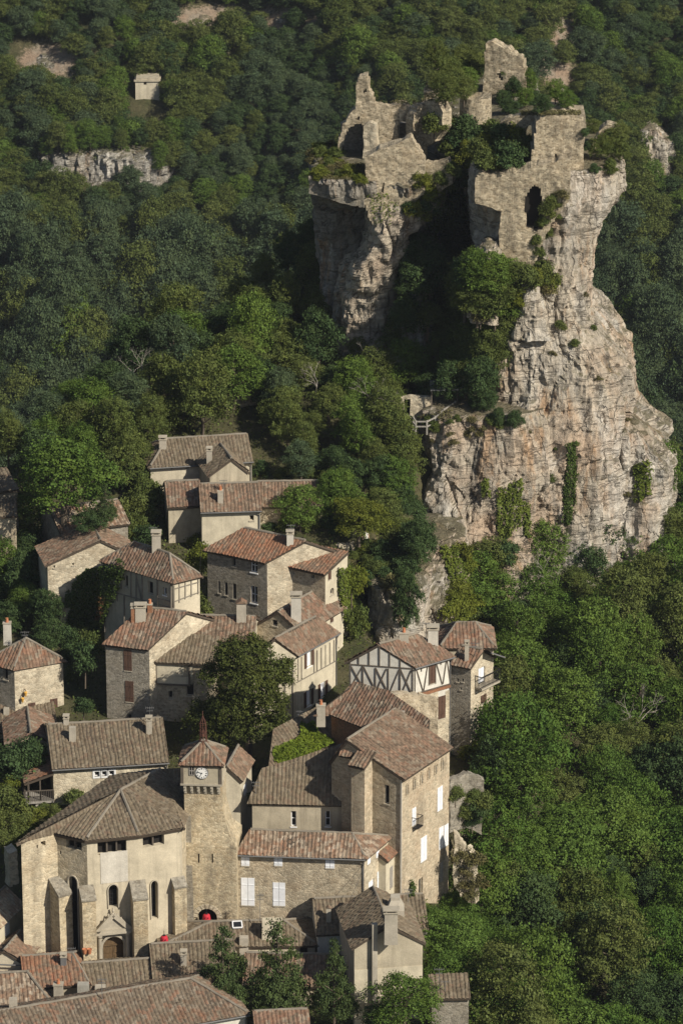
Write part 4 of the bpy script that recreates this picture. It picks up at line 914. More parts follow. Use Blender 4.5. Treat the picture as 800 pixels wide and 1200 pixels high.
# ================================================================== clock tower
Yt = 3.6
zT = atY(212.5, 893, Yt)[2]; tA = atY(212.5, 893, Yt); tB = atZ(259, 894.4, zT); dr = (tB-tA)[:2]; Wt = np.linalg.norm(dr); dr /= Wt; nb = np.array((-dr[1], dr[0])); 
tower = thing('clock_tower', (*(tA[:2]+dr*Wt/2+nb*1.2), .8), 'stone clock tower with a white clock face and rusty bell cage beside the church', 'clock tower')
Dt = 2.6
def tp(u, v, z): p = tA[:2]+dr*u+nb*v; return (p[0], p[1], z)
zBox = atY(235, 920, Yt)[2]; zCor = atY(235, 931, Yt+.3)[2]
def block(mb, u0, u1, v0, v1, z0, z1_, t=None):
    t = t or (u0, u1, v0, v1)
    mb.hexa([tp(u0, v0, z0), tp(u1, v0, z0), tp(u1, v1, z0), tp(u0, v1, z0)], [tp(t[0], t[2], z1_), tp(t[1], t[2], z1_), tp(t[1], t[3], z1_), tp(t[0], t[3], z1_)])
mb = MB(); block(mb, 0, Wt, 0, Dt, zBox, zT); mkobj('clock_chamber', mb, WALL['cream_dirty'], tower)
mb = MB()
for k in range(6): block(mb, .12+k*(Wt-.4)/5, .30+k*(Wt-.4)/5, .0, .5, zBox-.22, zBox-.002); block(mb, .12+k*(Wt-.4)/5, .30+k*(Wt-.4)/5, .15, .5, zBox-.5, zBox-.222); block(mb, .12+k*(Wt-.4)/5, .30+k*(Wt-.4)/5, .28, .5, zBox-.68, zBox-.502)
mkobj('corbel', mb, M['sill'], tower)
mb = MB(); block(mb, -.07, Wt+.07, -.07, Dt, zBox, zBox+.13); block(mb, -.05, Wt+.05, -.05, Dt, zT-.16, zT-.01); mkobj('string_course', mb, M['sill'], tower)
mb = MB()
for uu in (.05, Wt-.05): block(mb, uu-.09, uu+.09, -.045, .1, zBox+.13, zT-.16)
mkobj('corner_post', mb, M['timber'], tower)
mb = MB(); zS = zBox-.02; u_w = Wall(tp(.15, .35, 0)[:2], tp(Wt, .35, 0)[:2], 0, [(0, 9), (9, 9)])
zmid = atY(235, 955, Yt)[2]
block(mb, .12, Wt, .35, Dt+.3, zmid, zS)
zlow = -1.2
block(mb, .12, Wt+.08, .2, Dt+.3, zmid-2.2, zmid-.002, (.12, Wt, .35, Dt+.3))
# lower shaft built as four walls so that the gate arch is a real opening
z0_ = zlow; zt_ = zmid-2.202
q = [tp(.25, .0, 0), tp(Wt+.95, .0, 0), tp(Wt+.95, Dt+1, 0), tp(.25, Dt+1, 0)]
ww = [Wall(q[i], q[(i+1) % 4], z0_, [(0, zt_+.0), (np.linalg.norm(np.array(q[(i+1) % 4])-np.array(q[i])), zt_+.0)]) for i in range(4)]
gu = ww[0].hit(243, 1078); hw = 11.5/F*271
ww[0].holes.append((gu[0]-hw, gu[0]+hw, z0_+.01, ww[0].hit(243, 1065)[1], 1.0))
sl = []
for px in (233, 249):
    u_, z_ = ww[0].hit(px, 1006); ww[0].holes.append((u_-.05, u_+.05, z_-.33, z_+.33, 0))
for x in ww: x.build(mb, reveal=.9)
# sloping stone apron over the lower shaft
mb.hexa([tp(.25, 0, zt_+.002), tp(Wt+.95, 0, zt_+.002), tp(Wt+.95, Dt+1, zt_+.002), tp(.25, Dt+1, zt_+.002)], [tp(.2, .22, zt_+.9), tp(Wt+.45, .22, zt_+.9), tp(Wt+.45, Dt, zt_+.9), tp(.2, Dt, zt_+.9)])
mb.hexa([tp(.2, .21, zt_+.903), tp(Wt+.45, .21, zt_+.903), tp(Wt+.45, Dt, zt_+.903), tp(.2, Dt, zt_+.903)], [tp(.18, .34, zt_+2.4), tp(Wt+.06, .34, zt_+2.4), tp(Wt+.06, Dt, zt_+2.4), tp(.18, Dt, zt_+2.4)])
mkobj('shaft', mb, WALL['tower'], tower)
mb = MB(); block(mb, .0, .75, -.25, .6, zlow, zT-3.9, (.02, .55, .12, .6)); mkobj('pilaster', mb, WALL['rubble_grey'], tower)
mb = MB(); mb.face([ww[0].pt(gu[0]-hw, z0_, -.85), ww[0].pt(gu[0]+hw, z0_, -.85), ww[0].pt(gu[0]+hw, z0_+6, -.85), ww[0].pt(gu[0]-hw, z0_+6, -.85)]); mkobj('gate_shade_sheet', mb, M['dark'], tower)  # black sheet painted as the shade inside the gate arch
mb = MB(); zs_ = ww[0].hit(243, 1065)[1]-hw
for k in range(9):
    a0, a1 = math.pi*k/9+.03, math.pi*(k+1)/9-.03; r0, r1 = hw+.02, hw+.34; uc = gu[0]
    mb.hexa([ww[0].pt(uc-r*math.cos(t), zs_+r*math.sin(t), o_) for r, t, o_ in ((r0, a0, .05), (r0, a1, .05), (r0, a1, 0), (r0, a0, 0))], [ww[0].pt(uc-r*math.cos(t), zs_+r*math.sin(t), o_) for r, t, o_ in ((r1, a0, .05), (r1, a1, .05), (r1, a1, 0), (r1, a0, 0))])
mkobj('arch_stones', mb, WALL['rubble_pale'], tower)
rb = MB(); ap = np.array(tp(Wt/2, Dt/2, zT+1.0)); cs = [np.array(tp(u, v, zT)) for u, v in ((0, 0), (Wt, 0), (Wt, Dt), (0, Dt))]
for i in range(4): roof_plane(rb, [cs[i], cs[(i+1) % 4], ap], 'ehh')
tro = mkobj('roof', rb, [TILE['rust'], M['under']], tower); cb = MB()
for i in range(4): ridge_tube(cb, cs[i], ap, .09)
mkobj('ridge_cap', cb, M['mortar'], tro)
mb = MB(); n_ = 8
for k in range(n_):
    t = 2*math.pi*k/n_; q0 = np.array((math.cos(t), math.sin(t), 0)); mb.beam(ap+q0*.27-np.array((0, 0, .25)), ap+q0*.21+np.array((0, 0, 1.25)), .035); mb.beam(ap+q0*.21+np.array((0, 0, 1.25)), ap+np.array((0, 0, 1.75)), .03)
for zz, r in ((.05, .265), (.35, .25), (.65, .235), (.95, .225), (1.25, .21)):
    for k in range(12): t, t2 = 2*math.pi*k/12, 2*math.pi*(k+1)/12; mb.beam(ap+np.array((r*math.cos(t), r*math.sin(t), zz)), ap+np.array((r*math.cos(t2), r*math.sin(t2), zz)), .03)
mb.beam(ap, ap+np.array((0, 0, 2.05)), .045); mb.lathe(ap+np.array((0, 0, .35)), [(.19, 0), (.15, .12), (.11, .3), (.05, .4), (0, .4)], 12); mkobj('bell_cage', mb, M['rust'], tower)
# clock
fw = Wall(tp(0, 0, 0)[:2], tp(Wt, 0, 0)[:2], 0, [(0, 99), (Wt, 99)])
cu, cz = fw.hit(236.6, 905.6); r = 7.4/F*271
def disc(mb, u, z, rad, out0, out1, n=32):
    c = [(u+rad*math.cos(2*math.pi*k/n), z+rad*math.sin(2*math.pi*k/n)) for k in range(n)]
    mb.face([fw.pt(*p, out1) for p in c]); 
    for k in range(n): p, q_ = c[k], c[(k+1) % n]; mb.face([fw.pt(*p, out0), fw.pt(*q_, out0), fw.pt(*q_, out1), fw.pt(*p, out1)])
mb = MB(); disc(mb, cu, cz, r*1.06, .0, .05); ck = mkobj('clock_rim', mb, M['black'], tower)
mb = MB(); disc(mb, cu, cz, r, .051, .062); mkobj('clock_face', mb, M['face'], ck)
mb = MB()
P_ = lambda rr, t, o_=.07: fw.pt(cu+rr*math.sin(t), cz+rr*math.cos(t), o_)
RN = ['XII', 'I', 'II', 'III', 'IIII', 'V', 'VI', 'VII', 'VIII', 'IX', 'X', 'XI']
for k, s in enumerate(RN):
    t = 2*math.pi*k/12; wch = {'I': .022, 'V': .045, 'X': .05}; tot = sum(wch[ch] for ch in s); x = -tot/2
    def gp(xx, yy):
        rr = r*.74+yy; return fw.pt(cu+rr*math.sin(t)+xx*math.cos(t), cz+rr*math.cos(t)-xx*math.sin(t), .07)
    for ch in s:
        cx_ = x+wch[ch]/2; hh = .045
        if ch == 'I': mb.beam(gp(cx_, -hh), gp(cx_, hh), .013, h=.01)
        elif ch == 'V': mb.beam(gp(cx_-.016, hh), gp(cx_, -hh), .013, h=.01); mb.beam(gp(cx_+.016, hh), gp(cx_, -hh), .010, h=.01)
        else: mb.beam(gp(cx_-.018, hh), gp(cx_+.018, -hh), .013, h=.01); mb.beam(gp(cx_+.018, hh), gp(cx_-.018, -hh), .010, h=.01)
        x += wch[ch]
for k in range(24): t, t2 = 2*math.pi*k/24, 2*math.pi*(k+1)/24; mb.beam(P_(r*.95, t), P_(r*.95, t2), .012, h=.01)
mkobj('numerals', mb, M['black'], ck)
mb = MB(); tm, thh = R(288), R(204); mb.beam(P_(-.06, tm, .085), P_(r*.80, tm, .085), .035, h=.012); mb.beam(P_(-.05, thh, .08), P_(r*.52, thh, .08), .05, h=.012); mkobj('clock_hand', mb, M['black'], ck)
# chamber window
u, z = fw.hit(225, 903); mb = MB(); fw.box(mb, u-.16, u+.16, z-.3, z+.3, .002, .03); o_ = mkobj('window', mb, M['dark'], tower); mb = MB()
for q_ in (-.16, 0, .16): fw.box(mb, u+q_-.02, u+q_+.02, z-.3, z+.3, .03, .05)
fw.box(mb, u-.16, u+.16, z-.32, z-.28, .031, .052); fw.box(mb, u-.16, u+.16, z-.02, z+.02, .031, .051); mkobj('window_bars', mb, M['gshut'], o_)
mb = MB()
for px, py in ((224, 947), (246, 949), (263, 944)):
    pz = np.array(tp(0, 0, 0)); 
# red lanterns
def lantern(label, p, r=.27, hh=.40):
    t = thing('paper_lantern', p, label, 'lantern', 'red lanterns near the clock tower')
    mb = MB(); N = 14; prof = [(r*.5, -hh)]+[(r*(.62+.38*math.sin(math.pi*(k/N))**.5)*(1-.035*(k % 2)), -hh+2*hh*k/N) for k in range(1, N)]+[(r*.5, hh), (0, hh)]
    mb.lathe(np.array(p), prof, 18); mkobj('lantern_body', mb, M['redcloth'], t)
    mb = MB(); mb.beam(np.array(p)+np.array((0, 0, hh)), np.array(p)+np.array((0, 0, hh+.35)), .03); mb.lathe(np.array(p), [(r*.36, hh-.01), (r*.36, hh+.05), (0, hh+.05)], 10); mkobj('hook', mb, M['iron'], t)
    mb = MB()
    for zz in (-.16, .02, .18):
        for s_ in (-1, 1): mb.beam(np.array(p)+np.array((s_*.10-.03, -r*.98, zz)), np.array(p)+np.array((s_*.10+.03, -r*.98, zz+.05)), .05)
    mkobj('lantern_mark', mb, M['mark'], t); return t
lantern('red paper lantern hanging in the dark gate arch of the clock tower', ww[0].pt(*ww[0].hit(243, 1074), .45))
lantern('red paper lantern on the house corner right of the church portal', atY(192.5, 1103, -.3))
mb = MB(); lp = atY(187, 1102, -.25)
# ================================================================== ground
def grid_axis(parts):
    out = []
    for a, b, st in parts: out += list(np.arange(a, b, st))
    return np.array(out+[parts[-1][1]])
gx = grid_axis([(-700, -150, 50), (-150, -60, 5), (-60, 60, 1.25), (60, 150, 5), (150, 700, 50)])
gy = grid_axis([(-240, -60, 12), (-60, 110, 1.25), (110, 285, 5), (285, 420, 2.5), (420, 1100, 40)])
GX, GY = np.meshgrid(gx, gy); GZ = terrain(GX, GY)
me = bpy.data.meshes.new('ground'); nx, ny = len(gx), len(gy)
idx = np.arange(nx*ny).reshape(ny, nx)
fc = np.stack([idx[:-1, :-1], idx[:-1, 1:], idx[1:, 1:], idx[1:, :-1]], -1).reshape(-1, 4)
GV = np.stack([GX, GY, GZ], -1).reshape(-1, 3)
me.from_pydata(GV.tolist(), [], fc.tolist()); me.update()
me.polygons.foreach_set('use_smooth', [True]*len(fc))
# where bare rock and scree show through the scrub (as seen on the far hillside)
BARE = [(60, 70, 45, 22, 1.0), (235, 20, 75, 14, 1.0), (330, 22, 65, 13, 1.0), (440, 24, 50, 9, .7), (255, 60, 24, 12, .7), (28, 165, 16, 25, .8), (650, 95, 28, 60, .8), (690, 10, 40, 14, .6), (660, 40, 30, 30, .8),
        (235, 165, 14, 20, .6), (780, 230, 16, 50, .6), (545, 1010, 18, 60, .9), (630, 915, 40, 22, .9), (440, 640, 40, 14, .8), (540, 940, 22, 40, .7), (20, 270, 12, 20, .5), (130, 90, 24, 14, .5), (250, 80, 20, 18, .6), (480, 25, 22, 8, .5)]
pxs, pys = proj(GV); bare = np.zeros(len(GV))
for bx, by, rx, ry, k in BARE: bare = np.maximum(bare, k*np.exp(-(((pxs-bx)/rx)**2+((pys-by)/ry)**2)))
at = me.attributes.new('bare', 'FLOAT', 'POINT'); at.data.foreach_set('value', bare.astype(np.float32))
def bare_at(p):
    x, y = proj(np.array(p)); return max(k*math.exp(-(((x-bx)/rx)**2+((y-by)/ry)**2)) for bx, by, rx, ry, k in BARE)
t = NT('ground_soil'); o = t.coord('Object'); n1 = t.noise(o, .35, 6, .65); n2 = t.noise(o, 2.2, 6, .7)
an = t.node('ShaderNodeAttribute', attribute_name='bare')
c = t.mix(t.ramp(n1, [(.35, 0.0), (.7, 1.0)]), (.045, .052, .020), (.105, .092, .050))
bm_ = t.ramp(t.math('ADD', an.outputs['Fac'], t.math('MULTIPLY', t.math('SUBTRACT', n2, .5), .9)), [(.35, 0.0), (.6, 1.0)])
c = t.mix(bm_, c, t.mix(t.ramp(n1, [(.4, 0.0), (.6, 1.0)]), (.26, .225, .175), (.27, .20, .145)))
c = t.mix(1.0, c, t.ramp(n2, [(.3, .6), (.7, 1.2)]), 'MULTIPLY'); t.color(c); t.bump(n2, .8, .2)
me.materials.append(t.m); go = bpy.data.objects.new('ground', me); COL.objects.link(go); go['kind'] = 'structure'
# ================================================================== rock
SOLID = [(GV.tolist(), fc.tolist())]
def rock(name, rings, mat, amp=.6, seed=0, kind='structure', label=None, cat=None, e=4.2, fine=.2, step=.2, nth=260, ledge=.12):
    Rg = []
    for py, L, Rr, Yf, Yb in rings:
        z = atY((L+Rr)/2, py, Yf)[2]; xl = atY(L, py, Yf+.8)[0]; xr = atY(Rr, py, Yf+.8)[0]; Rg.append((z, xl, xr, Yf, Yb))
    Rg = np.array(Rg[::-1]); zs = np.arange(Rg[0, 0], Rg[-1, 0], step); zs = np.append(zs, Rg[-1, 0])
    sd = Vector((seed*13.7, seed*7.1, seed*3.3)); V = []; nz = len(zs)
    th_ = np.linspace(0, 2*math.pi, nth, endpoint=False)
    ct, st_ = np.cos(th_), np.sin(th_); rr = (np.abs(ct)**e+np.abs(st_)**e)**(-1/e)
    def ring(z, k=1.0, top=False):
        xl, xr, yf, yb = [np.interp(z, Rg[:, 0], Rg[:, j]) for j in (1, 2, 3, 4)]
        cx, cy, a, b = (xl+xr)/2, (yf+yb)/2, (xr-xl)/2, (yb-yf)/2
        for i in range(nth):
            x = cx+a*ct[i]*rr[i]*k; y = cy+b*st_[i]*rr[i]*k
            p = Vector((x, y, z))+sd
            d = amp*1.1*noise.fractal(Vector((p.x*.16, p.y*.16, p.z*.13)), 1, 2, 4)
            fl = noise.fractal(Vector((p.x*.55, p.y*.55, p.z*.10)), 1, 2, 4); d += amp*.75*(1-2*abs(fl))-amp*.3
            lz = z/1.6+.5*noise.noise(Vector((p.x*.15, p.y*.15, 3.3)))
            d += ledge*((lz % 1)-.5)*(.6+.8*noise.noise(p*.3))
            q_ = Vector((p.x*.42+.5*noise.noise(p*.25), p.y*.42, p.z*.13)); dd, pp_ = noise.voronoi(q_); hsh = math.sin(pp_[0][0]*91.7+pp_[0][1]*37.3+pp_[0][2]*57.1)
            d += amp*.42*hsh-amp*.45*max(0, 1-(dd[1]-dd[0])/.08)+amp*.4*(pp_[0][2]-q_.z)*hsh
            q_ = p*1.1; q_.z *= .45; dd, pp_ = noise.voronoi(q_); d += fine*.55*math.sin(pp_[0][0]*77.7+pp_[0][1]*31.3+pp_[0][2]*47.1)-fine*.5*max(0, 1-(dd[1]-dd[0])/.10)
            d += fine*noise.fractal(p*1.1, 1, 2, 4)
            V.append((x+ct[i]*d, y+st_[i]*d, z+.12*noise.noise(p*.9)+(0 if not top else amp*.7*noise.fractal(p*.35, 1, 2, 3)+(1-k)*.4)))
    for z in zs: ring(z)
    for k in (.93, .82, .66, .48, .3, .12): ring(zs[-1], k, True)
    tot = nz+6; f = []
    for j in range(tot-1):
        for i in range(nth): i2 = (i+1) % nth; f.append((j*nth+i, j*nth+i2, (j+1)*nth+i2, (j+1)*nth+i))
    f.append(tuple(range((tot-1)*nth, tot*nth)))
    me = bpy.data.meshes.new(name); me.from_pydata(V, [], f); me.materials.append(mat); me.polygons.foreach_set('use_smooth', [False]*len(f)); me.update()
    ob = bpy.data.objects.new(name, me); COL.objects.link(ob)
    if kind: ob['kind'] = kind
    if label: tag(ob, label, cat)
    SOLID.append((V, f)); return ob
RK = m_rock('limestone_cliff'); RKP = m_rock('pale_limestone', pale=(.57, .50, .40), pinkness=.58, grey=(.36, .33, .28)); RKG = m_rock('grey_limestone', pale=(.34, .31, .26), pinkness=.15)
rock('cliff', [(199, 566, 720, 63.6, 78), (206, 556, 732, 63.3, 78), (232, 552, 734, 63.2, 78), (250, 552, 727, 63.2, 78), (272, 553, 708, 63.3, 78), (300, 556, 700, 63.0, 78), (320, 566, 694, 62.4, 78), (350, 588, 692, 61.4, 78), (378, 596, 694, 61, 78), (400, 576, 706, 60.4, 78),
    (425, 568, 728, 60, 78), (450, 565, 746, 59.5, 78), (480, 563, 748, 59, 78), (500, 556, 742, 58.6, 78), (540, 540, 742, 58, 78), (600, 540, 738, 57.4, 78), (660, 540, 736, 56.8, 78), (760, 520, 740, 55.5, 78)], RKP, .36, 1)
rock('cliff', [(487, 505, 640, 57.4, 72), (493, 495, 640, 57, 72), (515, 489, 650, 56.6, 72), (560, 492, 655, 56.4, 72), (570, 486, 655, 56.2, 72), (600, 482, 640, 55.8, 72), (640, 486, 640, 55.2, 72), (700, 480, 640, 53, 72), (780, 470, 640, 51, 72)], RKP, .32, 2)
rock('cliff', [(498, 700, 738, 60.5, 76), (508, 690, 750, 60.2, 76), (535, 690, 772, 60, 76), (556, 690, 792, 60, 76), (600, 690, 786, 59.5, 76), (680, 690, 790, 58.5, 76)], RKP, .6, 3, nth=100)
rock('cliff', [(640, 490, 545, 50.0, 60), (660, 488, 545, 49, 60), (690, 482, 545, 47.0, 60), (720, 478, 545, 45, 60), (800, 470, 545, 43, 60)], RKP, .5, 4, nth=90)
rock('cliff', [(684, 428, 500, 41.6, 54), (690, 422, 504, 41.0, 54), (700, 428, 500, 41.0, 54), (740, 426, 500, 40.4, 54), (800, 426, 500, 39.6, 54)], RKP, .32, 5, nth=120)
rock('cliff', [(211, 364, 500, 67.6, 78), (218, 361, 522, 67.4, 78), (232, 362, 526, 67.5, 78), (240, 366, 526, 69.5, 78), (250, 368, 524, 72, 78), (285, 371, 512, 73, 78), (320, 376, 498, 73.2, 78), (350, 381, 488, 73, 78), (395, 384, 480, 72, 78), (450, 384, 480, 71.5, 78)], RKG, .5, 6)
rock('cliff', [(240, 430, 526, 67.4, 80), (258, 428, 516, 67.3, 80), (275, 436, 488, 67.5, 80), (300, 428, 474, 67.8, 80), (325, 402, 462, 68.3, 80), (350, 396, 458, 69.3, 80), (395, 388, 462, 70, 80), (440, 388, 462, 69, 80)], RKP, .45, 16, nth=140)
rock('cliff', [(163, 522, 640, 72.2, 93), (169, 516, 640, 71.8, 93), (185, 512, 640, 72, 93), (210, 508, 640, 75, 93), (250, 500, 640, 78, 93), (320, 470, 620, 79, 93), (450, 460, 620, 78, 93)], RKG, .6, 7)
rock('rock_pinnacle', [(291, 565, 578, 60.8, 64), (300, 561, 581, 60.6, 64.5), (320, 555, 585, 60.4, 65), (345, 548, 588, 60.2, 65), (380, 545, 592, 60, 65)], RKP, .3, 8, nth=60, e=2.3)
rock('rock_pinnacle', [(325, 478, 498, 68.5, 72), (345, 474, 502, 68, 72), (385, 470, 508, 67.4, 72), (410, 470, 510, 67, 72)], RKG, .35, 9, nth=60, e=2.3)
rock('rock_pinnacle', [(322, 604, 618, 60.2, 64), (335, 600, 628, 60, 65), (360, 598, 640, 59.8, 65), (400, 590, 650, 59.6, 65)], RKP, .35, 13, nth=60, e=2.3)
# outcrops across the valley
def onhill(px, py): return float(hit_terrain(px, py)[1])
y1 = onhill(130, 216); rock('rock_outcrop', [(172, 80, 175, y1+2.2, y1+5.5), (178, 52, 200, y1+1.2, y1+6), (186, 46, 204, y1+.4, y1+6.5), (200, 48, 205, y1, y1+7), (226, 44, 205, y1-.8, y1+8)], RKG, .8, 10, nth=160)
y1 = onhill(765, 205); rock('rock_outcrop', [(153, 752, 772, y1+1.5, y1+8), (160, 748, 778, y1+1, y1+8), (170, 744, 790, y1, y1+8), (190, 742, 790, y1, y1+8), (215, 742, 786, y1-.5, y1+8)], RKP, .5, 11, nth=90)
y1 = onhill(205, 190); rock('rock_outcrop', [(166, 180, 206, y1, y1+10), (180, 180, 208, y1-.5, y1+10), (205, 178, 210, y1-1, y1+10)], RKP, .6, 12, nth=70)
for i, (px, py, w_, h_) in enumerate([(60, 72, 34, 10), (232, 22, 30, 9), (250, 62, 22, 9), (345, 22, 40, 8), (640, 60, 22, 12), (655, 110, 20, 14), (26, 168, 14, 20), (445, 24, 30, 6), (668, 30, 22, 8)]):
    y1 = onhill(px, py+h_*.6); rock('rock_outcrop', [(py-h_*.5, px-w_*.4, px+w_*.3, y1+1, y1+6), (py, px-w_*.5, px+w_*.5, y1+.3, y1+6), (py+h_*.8, px-w_*.5, px+w_*.55, y1-.4, y1+6)], RKP if i % 2 else RKG, .5, 20+i, nth=56)
# ================================================================== castle ruins
def ruin_wall(parent, name, x0, x1, Y0, Y1, top, bot, thick=1.5, holes=(), mat='castle', st=.15, rough=.24, seed=0):
    pm = (top[0][1]+bot[0][1])/2
    P = atY(x0, pm, Y0); Q = atY(x1, pm, Y1); w = Wall(P, Q, 0, [(0, 0), (1, 0)])
    def prof(pts): a = [w.hit(*p) for p in pts]; return [q[0] for q in a], [q[1] for q in a]
    tu, tz = prof(top); bu, bz = prof(bot); hp = [[w.hit(*p) for p in h] for h in holes]
    nu = max(2, int(w.L/st)); zmin, zmax = min(bz), max(tz)+.3; nz = max(2, int((zmax-zmin)/st)); dz = (zmax-zmin)/nz; du = w.L/nu
    solid = np.zeros((nu, nz), bool)
    for i in range(nu):
        u = (i+.5)*du; zt = np.interp(u, tu, tz)+rough*noise.fractal(Vector((u*1.3+seed, seed*2.2, 0)), 1, 2, 3); zb_ = np.interp(u, bu, bz)
        for j in range(nz):
            z = zmin+(j+.5)*dz
            solid[i, j] = zb_ <= z <= zt and not any(inpoly(u, z, h) for h in hp)
    vid = {}; V = []; Fc = []
    def vtx(i, j, s):
        k = (i, j, s)
        if k not in vid:
            u, z = i*du, zmin+j*dz; zt_ = np.interp(u, tu, tz)+rough*noise.fractal(Vector((u*1.3+seed, seed*2.2, 0)), 1, 2, 3)
            if abs(z-zt_) < dz*1.6 and zt_ > zmin+.3: z = float(zt_)+(0 if z >= zt_-dz*.9 else -dz*.9)
            zq = np.interp(u, bu, bz)
            if abs(z-zq) < dz*1.05 and zq > zmin+.1 and zq < zt_-.6: z = float(zq)
            p = Vector((*w.pt(u, z, 0 if s == 0 else -thick),)); q = p*1.4
            jt = noise.noise_vector(q*1.6)*.07+noise.noise_vector(q*.35)*.16
            bul = noise.cell(Vector((u/.34, z/.24, seed+s)))*.012
            p = p+jt+Vector((w.n[0], w.n[1], 0))*(bul if s == 0 else -bul); vid[k] = len(V); V.append(tuple(p))
        return vid[k]
    for i in range(nu):
        for j in range(nz):
            if not solid[i, j]: continue
            a, b, c_, d_ = [(i, j), (i+1, j), (i+1, j+1), (i, j+1)]
            Fc.append(tuple(vtx(*q, 0) for q in (a, b, c_, d_))); Fc.append(tuple(vtx(*q, 1) for q in (d_, c_, b, a)))
            for (di, dj), (p, q) in (((0, -1), (a, b)), ((1, 0), (b, c_)), ((0, 1), (c_, d_)), ((-1, 0), (d_, a))):
                ii, jj = i+di, j+dj
                if not (0 <= ii < nu and 0 <= jj < nz and solid[ii, jj]): Fc.append((vtx(*q, 0), vtx(*p, 0), vtx(*p, 1), vtx(*q, 1)))
    mb = MB(); mb.v = V; mb.f = Fc; mb.mi = [0]*len(Fc); mb.uv = [(0, 0)]*sum(len(f) for f in Fc)
    SOLID.append((V, Fc)); return mkobj(name, mb, WALL[mat] if isinstance(mat, str) else mat, parent)
kp = thing('ruined_keep', atY(640, 200, 64), 'square ruined castle tower on the cliff edge above a tall arched doorway', 'castle ruin')
ruin_wall(kp, 'curtain_wall', 556, 668, 62.3, 61.9, [(556, 208), (562, 203), (575, 204), (590, 202), (605, 200), (622, 196), (640, 190), (668, 186)], [(556, 238), (575, 243), (586, 248), (587, 330), (611, 328), (614, 330), (630, 300), (645, 262), (668, 232)], 1.5,
    [[(615, 268), (615, 232), (619, 222), (625, 217), (631, 220), (634, 228), (634, 268), (628, 270)]], seed=1)
mb = MB(); p0 = atY(611, 306, 62.9); p1 = atY(637, 214, 62.9); mb.box(p0[0], p1[0], 62.85, 63.5, p0[2], p1[2]); mkobj('passage_shade_panel', mb, M['dark'], kp)  # added dark panel: the doorway's shade as colour, not a wall
ruin_wall(kp, 'tower', 620, 684, 63.9, 63.9, [(620, 196), (622, 190), (626, 160), (628, 145), (632, 136), (645, 135), (660, 133), (684, 136)], [(620, 200), (650, 212), (684, 224)], 3.8,
    [[(648, 183), (651, 180), (653, 186), (657, 190), (657, 201), (653, 198), (651, 190)], [(645, 209), (654, 208), (657, 216), (648, 217)]], seed=2, rough=.16)
ruin_wall(kp, 'rear_wall', 586, 630, 68.5, 68.0, [(586, 142), (592, 138), (604, 136), (630, 133)], [(586, 168), (610, 172), (630, 172)], 1.0, [[(614, 172), (615, 152), (618, 147), (622, 148), (625, 154), (626, 172)]], seed=3)
tr = thing('round_turret', atY(556, 155, 74), 'round broken turret between the two parts of the castle ruin', 'castle ruin')
mb = MB(); c0 = atY(556.5, 160, 74); zt = atY(556.5, 109, 74)[2]; N = 40; r0 = 18.7/F*328; hh = zt-c0[2]+1
rows = int(hh/.22)
for j in range(rows):
    for k in range(N):
        def P(jj, kk):
            a = 2*math.pi*kk/N; zz = c0[2]-1+hh*jj/rows; zz = min(zz, zt-.35+.30*math.sin(a*2+1)+.2*noise.noise(Vector((math.cos(a)*3, math.sin(a)*3, 0)))) if jj == rows else zz
            r = r0*(1.03-.05*jj/rows)+.05*noise.noise(Vector((math.cos(a)*5, math.sin(a)*5, zz*2.5))); return (c0[0]+r*math.cos(a), c0[1]+r*math.sin(a), zz)
        mb.face([P(j, k), P(j, k+1), P(j+1, k+1), P(j+1, k)])
for k in range(N): mb.face([P(rows, k), P(rows, k+1), (c0[0], c0[1], zt-.8)])
mkobj('turret_wall', mb, WALL['castle'], tr); SOLID.append((mb.v, mb.f))
hl_ = thing('ruined_hall', atY(440, 195, 73.6), 'ruined castle hall with a tall wall pinnacle and a large dark arch', 'castle ruin')
ruin_wall(hl_, 'hall_wall', 394, 500, 74.1, 73.6, [(394, 190), (396, 165), (401, 147), (410, 134), (416, 127), (418, 93), (421, 88), (431, 89), (433, 104), (437, 112), (439, 121), (446, 124), (470, 124), (485, 127), (492, 123), (500, 120)], [(394, 200), (430, 200), (500, 196)], 1.0,
    [[(401, 200), (402, 166), (406, 154), (412, 147), (420, 145), (425, 148), (427, 200)], [(466, 196), (467, 147), (471, 141), (475, 143), (479, 150), (481, 196)], [(416, 140), (421, 137), (421, 141), (416, 142)], [(425, 106), (429, 104), (430, 109), (426, 110)]], seed=4, rough=.22)
mb = MB(); p0 = atY(399, 200, 76.0); p1 = atY(484, 140, 76.0); mb.box(p0[0], p1[0], 76.0, 76.5, p0[2]-1, p1[2]-.3); mkobj('inner_wall', mb, WALL['rubble_grey'], hl_)
ruin_wall(hl_, 'side_wall', 484, 497, 72.4, 73.0, [(484, 134), (490, 124), (497, 122)], [(484, 172), (497, 174)], .9, seed=5)
ruin_wall(hl_, 'side_wall', 497, 519, 73.0, 71.2, [(497, 121), (503, 118), (514, 119), (519, 132)], [(497, 172), (508, 168), (519, 150)], .9, seed=6)
ruin_wall(hl_, 'broken_pier', 425, 441, 72.5, 72.3, [(425, 147), (433, 143), (441, 147)], [(425, 186), (441, 184)], .8, seed=7, mat='rubble_pale')
sw = thing('slanting_wall', atY(460, 250, 67.6), 'big sunlit slab of castle wall with a slanting top on the left rock', 'castle ruin')
ruin_wall(sw, 'wall', 427, 497, 67.5, 67.3, [(427, 183), (440, 178), (455, 172), (470, 165), (482, 159), (487, 168), (493, 177), (497, 186)], [(427, 238), (436, 262), (446, 270), (460, 266), (475, 250), (497, 226)], 1.3, [[(447, 216), (449, 214), (450, 226), (447, 224)]], seed=8, rough=.14)
